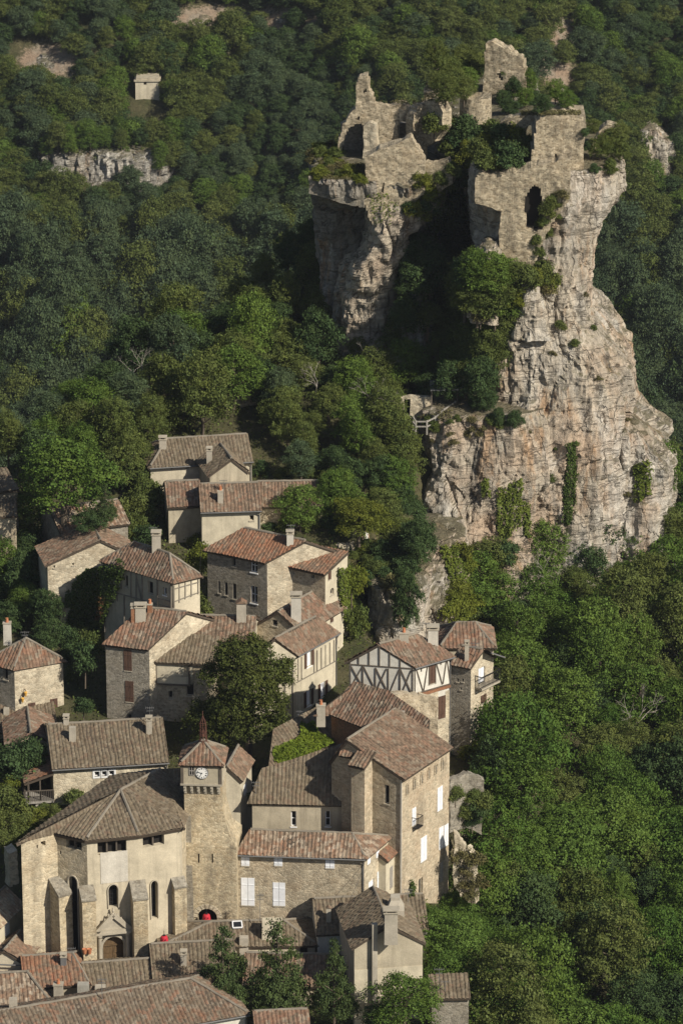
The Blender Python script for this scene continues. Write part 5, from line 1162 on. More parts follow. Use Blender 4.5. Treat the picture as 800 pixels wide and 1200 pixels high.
ruin_wall(sw, 'wall', 497, 531, 68.2, 67.8, [(497, 188), (510, 190), (524, 186), (531, 196)], [(497, 228), (515, 224), (531, 214)], 1.0, seed=9)
tw = thing('terrace_wall', atY(395, 225, 67.6), 'low rough wall along the grassy edge of the left castle rock', 'castle ruin')
ruin_wall(tw, 'wall', 362, 427, 68.6, 67.4, [(362, 206), (365, 207), (369, 212), (427, 214)], [(362, 226), (380, 232), (400, 238), (427, 244)], 1.0, seed=10, mat='rubble_grey')
ft = thing('ruin_fragment', atY(592, 105, 86), 'triangular broken wall fragment highest on the castle hill', 'castle ruin', 'broken castle wall fragments')
ruin_wall(ft, 'wall', 567, 617, 86.2, 85.4, [(567, 66), (571, 52), (577, 48), (584, 51), (590, 55), (597, 57), (604, 65), (611, 69), (613, 76), (617, 96)], [(567, 120), (617, 120)], 1.2, [[(580, 88), (588, 85), (592, 92), (586, 97)]], seed=11, rough=.3)
ft = thing('ruin_fragment', atY(503, 108, 82), 'small stub of broken wall behind the ruined hall', 'castle ruin', 'broken castle wall fragments')
ruin_wall(ft, 'wall', 495, 511, 81.6, 81.4, [(495, 110), (498, 97), (503, 88), (508, 92), (511, 106)], [(495, 126), (511, 126)], .9, seed=12, rough=.2)
ft = thing('ruin_fragment', atY(711, 200, 70), 'half overgrown stub of wall right of the square ruined tower', 'castle ruin', 'broken castle wall fragments')
ruin_wall(ft, 'wall', 694, 728, 69.4, 69.2, [(694, 168), (700, 152), (708, 148), (720, 146), (725, 152), (728, 172)], [(694, 212), (728, 212)], 1.4, [[(712, 192), (716, 188), (718, 210), (712, 210)]], seed=13, rough=.25)
ft = thing('ruin_fragment', hit_terrain(280, 484), 'overgrown remnant of stone wall in the trees above the topmost house', 'castle ruin', 'broken castle wall fragments')
yy = float(ft.location[1]); ruin_wall(ft, 'wall', 264, 303, yy, yy+1.0, [(264, 462), (270, 452), (285, 448), (298, 443), (303, 446)], [(264, 500), (303, 494)], .8, [[(272, 490), (272, 474), (276, 470), (281, 476), (281, 490)]], seed=14, rough=.25)
ft = thing('ruin_fragment', hit_terrain(254, 432), 'narrow pale stub of wall standing alone in the trees', 'castle ruin', 'broken castle wall fragments')
yy = float(ft.location[1]); ruin_wall(ft, 'wall', 249, 259, yy, yy, [(249, 420), (252, 409), (257, 411), (259, 420)], [(249, 440), (259, 440)], .6, seed=15, rough=.2)
# roofless stone shed, canopy and rail fence on the terrace below the castle
sh = thing('stone_shed', atY(490, 485, 60.5), 'roofless stone shed with a brown door gap on the ledge of the cliff', 'shed')
ruin_wall(sh, 'wall', 464, 505, 60.5, 60.3, [(464, 466), (490, 465), (505, 465)], [(464, 492), (505, 492)], .5, [[(473, 492), (473, 469), (481, 469), (481, 492)]], seed=16, rough=.03, mat='rubble_pale')
ruin_wall(sh, 'wall', 505, 507, 60.3, 63.5, [(505, 465), (507, 465)], [(505, 490), (507, 490)], .4, seed=17, rough=.03, mat='rubble_pale')
cn = thing('canopy', atY(520, 480, 59.9), 'thin flat metal canopy on posts beside the stone shed', 'canopy')
a = atY(504, 457, 59.9); b = atY(537, 456, 60.1); mb = MB(); mb.hexa([(a[0], 59.6, a[2]), (b[0], 59.8, a[2]), (b[0], 62, a[2]), (a[0], 62, a[2])], [(a[0], 59.6, a[2]+.08), (b[0], 59.8, a[2]+.08), (b[0], 62, a[2]+.08), (a[0], 62, a[2]+.08)]); mkobj('roof_sheet', mb, M['zinc'], cn)
for x, y in ((a[0]+.1, 59.75), (b[0]-.1, 59.95), (a[0]+.1, 61.9), (b[0]-.1, 61.9)): mb = MB(); mb.beam((x, y, a[2]-2.3), (x, y, a[2]), .09); mkobj('post', mb, M['timber'], cn)
fn = thing('rail_fence', atY(505, 503, 57.6), 'pale wooden rail fence zigzagging round the ledge in front of the stone shed', 'fence')
pts = [atY(474, 497, 58.6), atY(484, 500, 57.9), atY(487, 505, 57.3), atY(500, 505, 57.3), atY(510, 500, 57.9), atY(520, 491, 58.8), atY(533, 482, 60)]
for p in pts: mb = MB(); mb.beam(p-np.array((0, 0, .3)), p+np.array((0, 0, .85)), .12); mkobj('post', mb, M['gshut'], fn)
mb = MB()
for p, q in zip(pts, pts[1:]):
    for hh in (.35, .75): mb.beam(p+np.array((0, 0, hh)), q+np.array((0, 0, hh)), .09)
mkobj('rail', mb, M['gshut'], fn)
# far hut on the hillside
y1 = onhill(172, 112)-.8; zh = atY(172, 113, y1)[2]; x0 = atY(159, 113, y1)[0]; x1 = atY(187, 113, y1)[0]; zt = atY(172, 95.5, y1)[2]
ht = thing('stone_hut', ((x0+x1)/2, y1+1.5, zh-1), 'small pale square hut alone on the far wooded hillside', 'hut')
mb = MB(); mb.box(x0, x1, y1, y1+3.2, zh-1.5, zt); mkobj('wall', mb, WALL['cream'], ht)
mb = MB(); mb.box(x0-.18, x1+.18, y1-.18, y1+3.4, zt, zt+.22); mb.box(x0+.1, x1-.1, y1+.1, y1+3.1, zt+.223, zt+.5); mkobj('roof_slab', mb, WALL['cream_dirty'], ht)
mb = MB(); mb.box((x0+x1)/2-.5, (x0+x1)/2-.1, y1-.02, y1, zt-.45, zt-.1); mkobj('window', mb, M['dark'], ht)
# garden walls at the foot of the village
def wall_strip(name, label, pts, thick=.5, mat='rubble_grey', cat='wall'):
    """pts: (px, py_top, Y, height)"""
    o = thing(name, atY(pts[0][0], pts[0][1], pts[0][2])-np.array((0, 0, pts[0][3])), label, cat)
    for k, (p, q) in enumerate(zip(pts, pts[1:])):
        bp = [proj(atY(x, y, Y)-np.array((0, 0, h))) for x, y, Y, h in (p, q)]
        ruin_wall(o, 'wall', p[0], q[0], p[2], q[2], [(p[0], p[1]), (q[0], q[1])], [(p[0], float(bp[0][1])), (q[0], float(bp[1][1]))], thick, seed=40+k+int(p[0]), rough=.14, mat=mat)
    return o
wall_strip('garden_wall', 'weathered terrace wall beside the tallest house, right of its sunlit side', [(528, 912, 11.5, 4), (548, 905, 12.5, 4), (566, 914, 12.6, 4)])
wall_strip('garden_wall', 'old rough stone wall between the half-timbered house and the orange patched roof', [(452, 816, 17.6, 5), (492, 814, 18.8, 5), (513, 819, 19.0, 6)], .7, 'rubble')
wall_strip('garden_wall', 'crumbling pale wall at the foot of the tallest house, above the thicket', [(532, 975, 9.5, 4), (545, 990, 9.5, 4), (556, 1010, 9.2, 3)], .6, 'rubble_pale')
wall_strip('garden_wall', 'low pale wall round the grassy yard above the rust red roofs', [(396, 641, 46, 2), (420, 636, 47, 2), (440, 640, 47, 2)], .5, 'rubble_pale')
wall_strip('stone_steps', 'pale stone trough and steps left of the church wall', [(10, 1000, 4.0, 2.5), (20, 996, 4.2, 2.5)], 1.0, 'rubble_pale', 'steps')

def person(label, p, rz, top, legs, H_=1.7):
    t = thing('person', p, label, 'person'); me = bpy.data.meshes.new('body'); bm = bmesh.new(); sk = bm.verts.layers.skin.verify()
    J = {'pel': (0, 0, .95, .14), 'chest': (0, .01, 1.25, .17), 'neck': (0, .01, 1.45, .06), 'head': (0, -.01, 1.58, .10), 'crown': (0, 0, 1.68, .08), 'hl': (.09, 0, .90, .10), 'kl': (.10, -.02, .50, .07), 'al': (.10, .02, .08, .05), 'tl': (.11, -.13, .04, .04), 'hr': (-.09, 0, .90, .10), 'kr': (-.10, -.02, .50, .07), 'ar': (-.10, .02, .08, .05), 'tr': (-.11, -.13, .04, .04),
         'sl': (.19, .01, 1.38, .07), 'el': (.25, .02, 1.10, .05), 'wl': (.24, -.10, .88, .035), 'fl': (.23, -.15, .80, .03), 'sr': (-.19, .01, 1.38, .07), 'er': (-.25, .02, 1.10, .05), 'wr': (-.24, -.10, .88, .035), 'fr': (-.23, -.15, .80, .03)}
    E = [('pel', 'chest'), ('chest', 'neck'), ('neck', 'head'), ('head', 'crown'), ('pel', 'hl'), ('hl', 'kl'), ('kl', 'al'), ('al', 'tl'), ('pel', 'hr'), ('hr', 'kr'), ('kr', 'ar'), ('ar', 'tr'), ('chest', 'sl'), ('sl', 'el'), ('el', 'wl'), ('wl', 'fl'), ('chest', 'sr'), ('sr', 'er'), ('er', 'wr'), ('wr', 'fr')]
    vs_ = {}
    for k, (x, y, z, r) in J.items(): v = bm.verts.new((x, y, z)); v[sk].radius = (r, r*.85); v[sk].use_root = k == 'pel'; vs_[k] = v
    for a, b in E: bm.edges.new((vs_[a], vs_[b]))
    bm.to_mesh(me); bm.free(); o = bpy.data.objects.new('body', me); COL.objects.link(o); o.parent = t; t.rotation_euler = (0, 0, rz)
    for m_ in (M['skin'],): me.materials.append(m_)
    o.modifiers.new('skin', 'SKIN'); s_ = o.modifiers.new('sub', 'SUBSURF'); s_.levels = 2; s_.render_levels = 2
    def shell(nm, prof, mat): mb = MB(); mb.lathe((0, 0, 0), prof, 16); me2 = mkobj(nm, mb, mat, None, smooth=True); me2.parent = t; return me2
    shell('shirt', [(.19, .92), (.205, 1.1), (.215, 1.3), (.17, 1.42), (.075, 1.47)], top); shell('trousers', [(.13, .12), (.15, .5), (.185, .75), (.195, .93)], legs); shell('hair', [(.125, 1.58), (.125, 1.66), (.09, 1.73), (0, 1.755)], M['hair']); return t
p = hit_terrain(428, 646); person('person in a white shirt standing behind the low pale wall above the rust roofs', p, .3, M['shirt'], M['cloth'])
# ================================================================== plants
def leaf_mesh(name, C, N, S, mat, parent=None):
    """C centres, N outward directions, S half sizes -> one mesh of small leaf-clump faces"""
    n = len(C); N = N+rng.normal(0, .42, (n, 3)); N /= np.linalg.norm(N, axis=1)[:, None]
    a = np.cross(N, rng.normal(0, 1, (n, 3))); a /= np.linalg.norm(a, axis=1)[:, None]; b = np.cross(N, a)
    S = S[:, None]; k = rng.uniform(.55, 1.0, (n, 1))
    V = np.stack([C-a*S, C-b*S*k+N*S*.25, C+a*S, C+b*S*k-N*S*.2], 1).reshape(-1, 3)
    me = bpy.data.meshes.new(name); me.vertices.add(4*n); me.vertices.foreach_set('co', V.astype(np.float32).ravel())
    me.loops.add(4*n); me.loops.foreach_set('vertex_index', np.arange(4*n, dtype=np.int32)); me.polygons.add(n)
    me.polygons.foreach_set('loop_start', np.arange(0, 4*n, 4, dtype=np.int32)); me.polygons.foreach_set('loop_total', np.full(n, 4, np.int32))
    me.materials.append(mat); me.update(calc_edges=True); me.validate()
    o = bpy.data.objects.new(name, me); COL.objects.link(o)
    if parent is not None: o.parent = parent
    return o
def lobes(R_, Hh, n, base, conic=0):
    L = []
    for i in range(n):
        t = (i+.5)/n; z = base+(Hh-base)*(.12+.8*t); f = math.sin(math.pi*min(1, .28+.66*t))**.7 if not conic else (1-t)**.85+.06
        a = i*2.4+random.uniform(-.5, .5); rad = R_*f*random.uniform(.30, .85) if i < n-1 else R_*.1
        r = R_*random.uniform(.22, .52)*(1 if not conic else max(.32, (1-t)*.9+.1))
        L.append((np.array((rad*math.cos(a), rad*math.sin(a), z)), r))
    return L
def crown_points(L, n, size, squash=.8, per=16, spread=.13):
    """leaves sit in small sprays: each spray has its own place, tilt and depth, so a crown breaks into lit and dark clumps"""
    w = np.array([r**2 for _, r in L]); w /= w.sum(); C, N, S = [], [], []
    for (c, r), k in zip(L, (w*n/per).astype(int)+1):
        d = rng.normal(0, 1, (k, 3)); d /= np.linalg.norm(d, axis=1)[:, None]; d[:, 2] = np.where(d[:, 2] < -.35, -d[:, 2]*.6, d[:, 2])
        bump = 1+.24*np.sin(d[:, 0]*7+c[0]*5)*np.sin(d[:, 1]*7+c[1]*3)*np.sin(d[:, 2]*6+1)
        rad = r*bump*rng.uniform(.74, 1.12, k); inner = rng.random(k) < .14; rad[inner] *= rng.uniform(.5, .8, inner.sum())
        p = c+d*rad[:, None]*np.array((1, 1, squash)); keep = np.ones(k, bool)
        for c2, r2 in L:
            if c2 is c: continue
            q = (p-c2)/np.array((1, 1, squash)); keep &= (np.linalg.norm(q, axis=1) > r2*.62) | (rng.random(k) < .06)
        p, d = p[keep], d[keep]; k = len(p)
        if k == 0: continue
        sn = d+rng.normal(0, .40, (k, 3)); sp = spread*rng.uniform(.6, 1.5, (k, 1, 1))
        off = rng.normal(0, 1, (k, per, 3))*sp*np.array((1, 1, .6))
        sz = size*rng.uniform(.7, 1.25, (k, 1))*rng.uniform(.7, 1.25, (k, per))
        C.append((p[:, None, :]+off).reshape(-1, 3)); N.append(np.repeat(sn[:, None, :], per, 1).reshape(-1, 3)); S.append(sz.ravel())
    return np.concatenate(C), np.concatenate(N), np.concatenate(S)
def trunk_mesh(Hh, r, L, mat, spread=.75):
    mb = MB(); bend = [random.uniform(-.15, .15) for _ in range(2)]
    mb.tube([(0, 0, -.6), (bend[0]*.4, bend[1]*.4, Hh*.25), (bend[0], bend[1], Hh*.55), (bend[0]*1.4, bend[1], Hh*.85)], [r*1.25, r, r*.65, r*.2], 7)
    for c, rr in L[::2]:
        z0 = min(Hh*.78, max(Hh*.22, c[2]-.9*spread)); mb.tube([(bend[0]*.7, bend[1]*.7, z0), tuple(c*np.array((.55, .55, 0))+np.array((0, 0, (z0+c[2])/2+.1))), tuple(c)], [r*.5, r*.3, r*.1], 5)
    return mb
LEAF = {
 'oak': m_leaf('oak_leaves', (.080, .112, .030), (.112, .140, .042)), 'green': m_leaf('fresh_green_leaves', (.074, .130, .026), (.106, .166, .034)),
 'yellow': m_leaf('yellow_green_leaves', (.110, .140, .020), (.130, .150, .030)), 'dark': m_leaf('dark_green_leaves', (.044, .078, .030), (.058, .096, .036)),
 'blue': m_leaf('grey_green_leaves', (.060, .096, .050), (.080, .116, .060)), 'conifer': m_leaf('conifer_sprays', (.052, .082, .030), (.062, .092, .032), .12),
 'ivy': m_leaf('ivy_leaves', (.034, .060, .014), (.045, .070, .016), .1), 'ivy_l': m_leaf('light_creeper_leaves', (.095, .130, .022), (.110, .145, .03)), 'ivy_r': m_leaf('reddish_creeper_leaves', (.17, .09, .045), (.13, .095, .05)), 'thick': m_leaf('thicket_leaves', (.058, .118, .022), (.098, .162, .034)),
 'scrub': m_leaf('dry_scrub_leaves', (.105, .105, .045), (.125, .115, .055), .1),
}
PROTO = {}
def make_tree(key, name, cat, R_, Hh, nl, leaves, size, mat, base=.9, conic=0, tr=.12, bark='bark', squash=.82):
    root = thing(name, (0, 0, 0), None, cat); L = lobes(R_, Hh, nl, base, conic)
    C, N, S = crown_points(L, leaves, size, squash)
    leaf_mesh('crown', C, N, S, LEAF[mat], root)
    mkobj('trunk', trunk_mesh(Hh, tr, L, M[bark]), M[bark], root, smooth=True)
    PROTO.setdefault(key, []).append(dict(root=root, used=False, H=Hh, R=R_)); return root
for v in range(3):
    make_tree('oak', 'oak_tree', 'tree', 2.1, 4.0+.4*v, 24+4*v, 17000, .060, 'oak')
    make_tree('green', 'broadleaf_tree', 'tree', 2.1, 4.3+.3*v, 24+4*v, 17000, .060, 'green')
for v in range(2):
    make_tree('yellow', 'broadleaf_tree', 'tree', 1.9, 3.8+.3*v, 22, 15000, .058, 'yellow')
    make_tree('dark', 'holm_oak_tree', 'tree', 1.9, 3.4+.4*v, 22, 15000, .060, 'dark', base=.5)
    make_tree('blue', 'ash_tree', 'tree', 1.8, 4.6+.6*v, 24, 15000, .058, 'blue')
    make_tree('poplar', 'poplar_tree', 'tree', 2.4, 10.5+v, 46, 17000, .085, 'blue', base=1.2, tr=.16, bark='deadwood')
    make_tree('conifer', 'conifer_tree', 'tree', 2.3, 5.6+.4*v, 30, 16000, .06, 'conifer', base=.3, conic=1)
    make_tree('shrub', 'shrub', 'shrub', 1.0, 1.3, 8, 4500, .062, 'oak', base=.1, tr=.05)
    make_tree('shrub_d', 'shrub', 'shrub', 1.0, 1.4, 8, 4500, .062, 'dark', base=.1, tr=.05)
    make_tree('shrub_y', 'shrub', 'shrub', 1.0, 1.2, 8, 4500, .06, 'yellow', base=.1, tr=.05)
    make_tree('scrub', 'dry_shrub', 'shrub', .9, .8, 7, 1500, .07, 'scrub', base=.05, tr=.04)
    make_tree('thick', 'creeper_thicket', 'thicket', 2.3, 2.5+.4*v, 30, 20000, .056, 'thick', base=.1, tr=.06)
def dead_tree():
    root = thing('bare_tree', (0, 0, 0), None, 'tree'); mb = MB()
    def grow(p, d, L, r, k):
        q = p+d*L; mb.tube([p, (p+q)/2+Vector((random.gauss(0, .06), random.gauss(0, .06), 0))*L, q], [r, r*.8, r*.55], 4)
        if k == 0: return
        for _ in range(3): grow(q, (d+Vector((random.gauss(0, .55), random.gauss(0, .55), random.gauss(.1, .3)))).normalized(), L*.68, r*.5, k-1)
    grow(Vector((0, 0, -.3)), Vector((.05, 0, 1)).normalized(), 1.5, .075, 4); mkobj('branches', mb, M['deadwood'], root)
    PROTO['dead'] = [dict(root=root, used=False, H=4.2, R=1.6)]
dead_tree()
def plant(key, p, s, label, group=None, zs=None, v=None):
    pr = PROTO[key]; d = pr[random.randrange(len(pr)) if v is None else v % len(pr)]
    sc = (s*random.uniform(.85, 1.15), s*random.uniform(.85, 1.15), zs or s*random.uniform(.8, 1.35))
    if not d['used']:
        d['used'] = True; r = d['root']; r.location = tuple(map(float, p)); r.rotation_euler = (0, 0, random.uniform(0, 6.28)); r.scale = sc; tag(r, label, None, group); return r
    return dup(d['root'], p, random.uniform(0, 6.28), sc, label, group)
bv = []; bf = []
for V, Fc in SOLID:
    o = len(bv); bv += V; bf += [tuple(i+o for i in f) for f in Fc]
for h in HOUSES:
    for _, _, P in h['planes']: o = len(bv); bv += [tuple(p) for p in P]; bf.append(tuple(range(o, o+len(P))))
    for w in h['walls']: o = len(bv); bv += [w.pt(0, w.zb), w.pt(w.L, w.zb), w.pt(w.L, w.top(w.L)), w.pt(0, w.top(0))]; bf.append((o, o+1, o+2, o+3))
for w in CW: o = len(bv); bv += [w.pt(0, w.zb), w.pt(w.L, w.zb), w.pt(w.L, w.top(w.L)), w.pt(0, w.top(0))]; bf.append((o, o+1, o+2, o+3))
for _, _, P in planes: o = len(bv); bv += [tuple(p) for p in P]; bf.append(tuple(range(o, o+len(P))))
BV = BVHTree.FromPolygons(bv, bf)
def cast(px, py):
    d = Vector(ray(px, py)).normalized(); r = BV.ray_cast(Vector(CAM), d); return (np.array(r[0]), np.array(r[1])) if r[0] is not None else (None, None)
FOOT = []   # house footprints: no tree may stand in them
for h in HOUSES: FOOT.append(np.array([p[:2] for p in h['c']]))
FOOT.append(np.array([p[:2] for p in (globals()['poly'])])); FOOT.append(np.array([(-10.5, 3), (-6, 3), (-6, 8), (-10.5, 8)]))
def indoors(x, y, m=.6):
    for P in FOOT:
        c = P.mean(0); Q = c+(P-c)*(1+m/max(1, np.linalg.norm(P-c, axis=1).mean()))
        if inpoly(x, y, Q.tolist()): return True
    return False
PLACED = []
def wood(poly, dx, dy, mix, smin, smax, off, tries=4000, maxn=999, avoid=()):
    xs = [p[0] for p in poly]; ys = [p[1] for p in poly]; mine = []
    for _ in range(tries):
        px, py = random.uniform(min(xs), max(xs)), random.uniform(min(ys), max(ys))
        if not inpoly(px, py, poly) or any(((px-a)/dx)**2+((py-b)/dy)**2 < 1 for a, b in PLACED[-400:]): continue
        if any(((px-a)/rx)**2+((py-b)/ry)**2 < 1 for a, b, rx, ry in avoid): continue
        p = hit_terrain(px, py, off)
        if p is None or p[1] > 150 or indoors(p[0], p[1]): continue
        c, n = cast(*proj(p+np.array((0, 0, .15))))
        if c is not None and np.linalg.norm(c-CAM) < np.linalg.norm(p-CAM)-9: continue      # wholly behind a house or rock
        r = random.random(); acc = 0
        for key, wt, lab, grp in mix:
            acc += wt
            if r <= acc: break
        plant(key, p-np.array((0, 0, .15)), random.uniform(smin, smax), lab, grp); PLACED.append((px, py)); mine.append(p)
        if len(mine) >= maxn: break
    return mine
# single trees and bushes that can be told apart
def solo(key, px, py, Y, s, label, zs=None, v=None, group=None):
    p = atY(px, py, Y); p[2] = min(p[2], 1e9); PLACED.append((px, py)); return plant(key, p, s, label, group, zs, v)
def big_oak():
    root = thing('oak_tree', (0, 0, 0), 'large dark oak tree in the middle of the village, left of the pale half-timbered house', 'tree')
    Yb = 20.5; Lb = []
    for px, py, r, dy in ((285, 775, 30, 0), (262, 795, 26, .3), (310, 790, 27, -.4), (328, 800, 17, .2), (290, 805, 32, -1.0), (312, 828, 26, -.6), (268, 830, 26, -.8), (300, 855, 24, -.8), (322, 850, 17, -.2), (275, 858, 22, -.6), (242, 838, 20, .2), (250, 858, 22, 0), (228, 846, 13, .3), (297, 762, 18, .3), (270, 766, 18, .4), (335, 780, 10, .2)):
        Lb.append((atY(px, py, Yb+dy), r/F*295*.98))
    base = np.array((Lb[4][0][0], Yb, th(Lb[4][0][0], Yb))); root.location = tuple(map(float, base)); Lb = [(c-base, r) for c, r in Lb]
    C, N, S = crown_points(Lb, 52000, .072, .92); leaf_mesh('crown', C, N, S, LEAF['dark2'], root)
    mkb = trunk_mesh(4.5, .28, [(c, r) for c, r in Lb], M['bark']); mkb.v = [tuple(np.array(v)+base) for v in mkb.v]; mkobj('trunk', mkb, M['bark'], root, smooth=True)
LEAF['dark2'] = m_leaf('old_oak_leaves', (.058, .078, .020), (.066, .084, .022))
big_oak()
solo('green', 75, 612, 41.5, 1.65, 'large bright green round tree at the left, above the ivy gabled house', zs=1.35, v=0)
solo('yellow', 420, 634, 46, 1.1, 'bright green tree in the yard behind the rust roofed stone house', zs=.75, v=1)
solo('dark', 106, 622, 38.8, .75, 'dark flat pine-like tree in front of the pale and rust tiled roof', zs=.42, v=0)
solo('conifer', 124, 618, 39.2, .45, 'small dark cypress before the pale and rust tiled roof', zs=.6, v=0)
solo('conifer', 262, 1190, -5.8, .85, 'leftmost conifer in the row before the front houses', zs=1.1, v=1)
solo('conifer', 325, 1210, -6.8, 1.05, 'tallest conifer, middle of the row before the front houses', zs=1.45, v=0)
solo('conifer', 392, 1212, -6.9, .85, 'slender conifer before the plastered gabled house with the long flue', zs=1.15, v=1)
solo('green', 472, 1215, -8.5, 1.0, 'broad dark green tree in front of the stone hut at the bottom border', zs=.86, v=1)
solo('dark', 440, 1222, -8.0, .65, 'small dark tree left of the broad tree at the bottom border', v=1)
solo('blue', 353, 566, 53, .75, 'pale young tree right of the topmost long house', zs=.72, v=0)
solo('shrub', 227, 724, 34.0, 1.15, 'feathery bush in front of the hipped half-timbered house', zs=1.4, v=0)
solo('shrub_y', 236, 668, 41.0, 1.0, 'bright bush below the cream walled house', zs=1.5, v=1)
solo('shrub_y', 218, 690, 39.0, .8, 'light bush beside the hipped house chimney', zs=1.0, v=0)
solo('shrub', 90, 947, 15.2, 1.05, 'round bush against the front wall of the long stone house', zs=.85, v=1)
solo('shrub_d', 14, 915, 17.2, 1.6, 'dense dark hedge bush left of the wooden balcony', zs=1.5, v=0)
solo('shrub_d', 33, 905, 18.0, 1.2, 'dark hedge bush beside the red porch roof', zs=1.6, v=1)
solo('shrub_y', 13, 923, 16.0, .6, 'small bright bush with orange blooms left of the wooden balcony', v=1)
solo('shrub_y', 40, 960, 12.5, .9, 'sunlit low bush under the wooden balcony', zs=.6, v=0)
solo('oak', 10, 1000, 9.0, .8, 'olive green tree left of the church roof', zs=.7, v=0)
solo('shrub', 8, 958, 12.0, 1.3, 'grey green bush at the left border behind the church', v=0)
solo('shrub_y', 17, 1002, 7.5, .7, 'light green bush close to the church wall corner', v=0)
solo('shrub_d', 100, 792, 26.8, 1.0, 'dark bush in the lane left of the tall grey stone house', zs=1.6, v=0)
solo('shrub', 108, 775, 28.5, .9, 'sunlit bush in the lane below the hipped house', zs=1.4, v=0)
solo('shrub_d', 98, 838, 23.6, .8, 'dark green bush above the wide grey roof', zs=.8, v=1)
solo('shrub_y', 50, 890, 19.2, .45, 'little bush below the tiny white framed window', v=1)
solo('dark', 474, 752, 38.6, .72, 'dark tree hanging over the pale rock behind the half-timbered house', zs=1.5, v=1)
solo('shrub', 437, 692, 43.5, 1.1, 'brownish bush on top of the pale rock', zs=1.0, v=1)
solo('shrub_y', 412, 700, 38.5, .8, 'yellow green creeper bush beside the stone lean-to', zs=1.7, v=0)
solo('shrub', 421, 745, 35.0, .8, 'sunlit bush left of the pale rock, above the half-timbered house', zs=1.5, v=0)
solo('dead', 440, 494, 58.5, 1.0, 'bare pale branched tree left of the stone shed', v=0)
solo('dead', 545, 478, 61, .9, 'bare pale branched tree above the cliff ledge', v=0)
solo('dead', 372, 468, 62, .8, 'bare grey tree above the village roofs', v=0)
solo('dead', 700, 730, 62, 1.1, 'bare pale tree on the slope under the cliff', v=0)
solo('dead', 795, 800, 50, 1.3, 'bare pale tree at the right border', v=0)
for i, (px, py, sc) in enumerate([(163, 385, 1.2), (95, 385, 1.05), (120, 378, 1.15), (138, 392, 1.0), (185, 380, 1.1), (205, 376, 1.2), (228, 372, 1.15), (240, 368, 1.0), (72, 392, 1.0), (40, 400, .9), (255, 356, .95), (15, 398, 1.0)]):
    p = hit_terrain(px, py); plant('poplar', p, sc, 'tall grey green poplar with a pale trunk in the valley left of the castle', 'poplars in the valley', zs=sc*random.uniform(.85, 1.1))
wood([(250, 345), (350, 290), (378, 300), (386, 392), (330, 402), (262, 402)], 34, 15, [('dark', .6, 'dark holm oak in the shadow of the left castle rock', 'trees in the shadow of the castle'), ('oak', .4, 'olive green oak in the shadow of the left castle rock', 'trees in the shadow of the castle')], .6, .9, 1.0)
# woods on the castle hill
G1 = 'trees on the slope right of the village'; G2 = 'trees between the village and the castle'; G3 = 'trees on the slope left of the castle'; G4 = 'creeper thickets on the lower right slope'
wood([(0, 455), (90, 410), (180, 385), (240, 395), (330, 405), (390, 395), (300, 515), (165, 515), (150, 575), (125, 560), (0, 545)], 40, 19,
     [('oak', .45, 'olive green oak in the wood above the village, left of the castle', G3), ('green', .25, 'fresh green broadleaf tree in the wood above the village, left of the castle', G3), ('dark', .15, 'dark holm oak in the wood above the village, left of the castle', G3), ('blue', .15, 'grey green ash tree in the wood above the village, left of the castle', G3)], .75, 1.15, 1.5, avoid=[(283, 508, 36, 42), (254, 456, 17, 34)])
wood([(330, 410), (480, 392), (545, 350), (600, 330), (606, 380), (575, 400), (566, 480), (490, 490), (480, 560), (474, 640), (455, 640), (440, 600), (390, 590), (380, 545), (300, 505)], 34, 16,
     [('oak', .5, 'olive green oak between the rooftops and the castle rock', G2), ('dark', .3, 'dark holm oak between the rooftops and the castle rock', G2), ('green', .2, 'fresh green broadleaf tree between the rooftops and the castle rock', G2)], .55, .95, 1.2, avoid=[(488, 500, 42, 36), (520, 485, 26, 26), (283, 512, 36, 44), (340, 590, 50, 30)])
wood([(0, 600), (50, 640), (55, 700), (60, 760), (20, 730), (0, 730)], 30, 18, [('dark', .7, 'dark holm oak in the shade left of the ivy gabled house', 'trees in the shade at the left border'), ('green', .3, 'green tree in the shade left of the ivy gabled house', 'trees in the shade at the left border')], .6, .9, 1.2)
wood([(545, 720), (585, 650), (640, 615), (700, 630), (745, 590), (800, 560), (830, 560), (830, 905), (640, 890), (590, 890), (585, 800), (583, 745)], 40, 21,
     [('green', .34, 'fresh green tree on the slope below the big cliff', G1), ('oak', .30, 'olive green oak on the slope below the big cliff', G1), ('dark', .18, 'dark holm oak on the slope below the big cliff', G1), ('thick', .18, 'low leafy thicket on the slope below the big cliff', G1)], .6, 1.4, 1.4, avoid=[(630, 918, 44, 22)])
wood([(575, 905), (640, 880), (830, 890), (830, 1260), (520, 1260), (500, 1150), (505, 1100), (560, 1075), (568, 1010)], 44, 25,
     [('thick', .5, 'creeper covered thicket on the lower right slope', G4), ('green', .25, 'fresh green tree rising from the lower right thicket', G4), ('dark', .13, 'dark tree rising from the lower right thicket', G4), ('oak', .12, 'olive green tree rising from the lower right thicket', G4)], .65, 1.5, 1.2, avoid=[(630, 918, 44, 24), (540, 1000, 26, 62), (530, 1205, 46, 50)])
for i, (px, py) in enumerate([(640, 690), (770, 690), (165, 455), (430, 440), (740, 860)]):
    p = hit_terrain(px, py, 1.5); plant('dead', p, random.uniform(1.0, 1.5), 'leafless pale tree standing among green crowns', 'leafless trees among the woods')
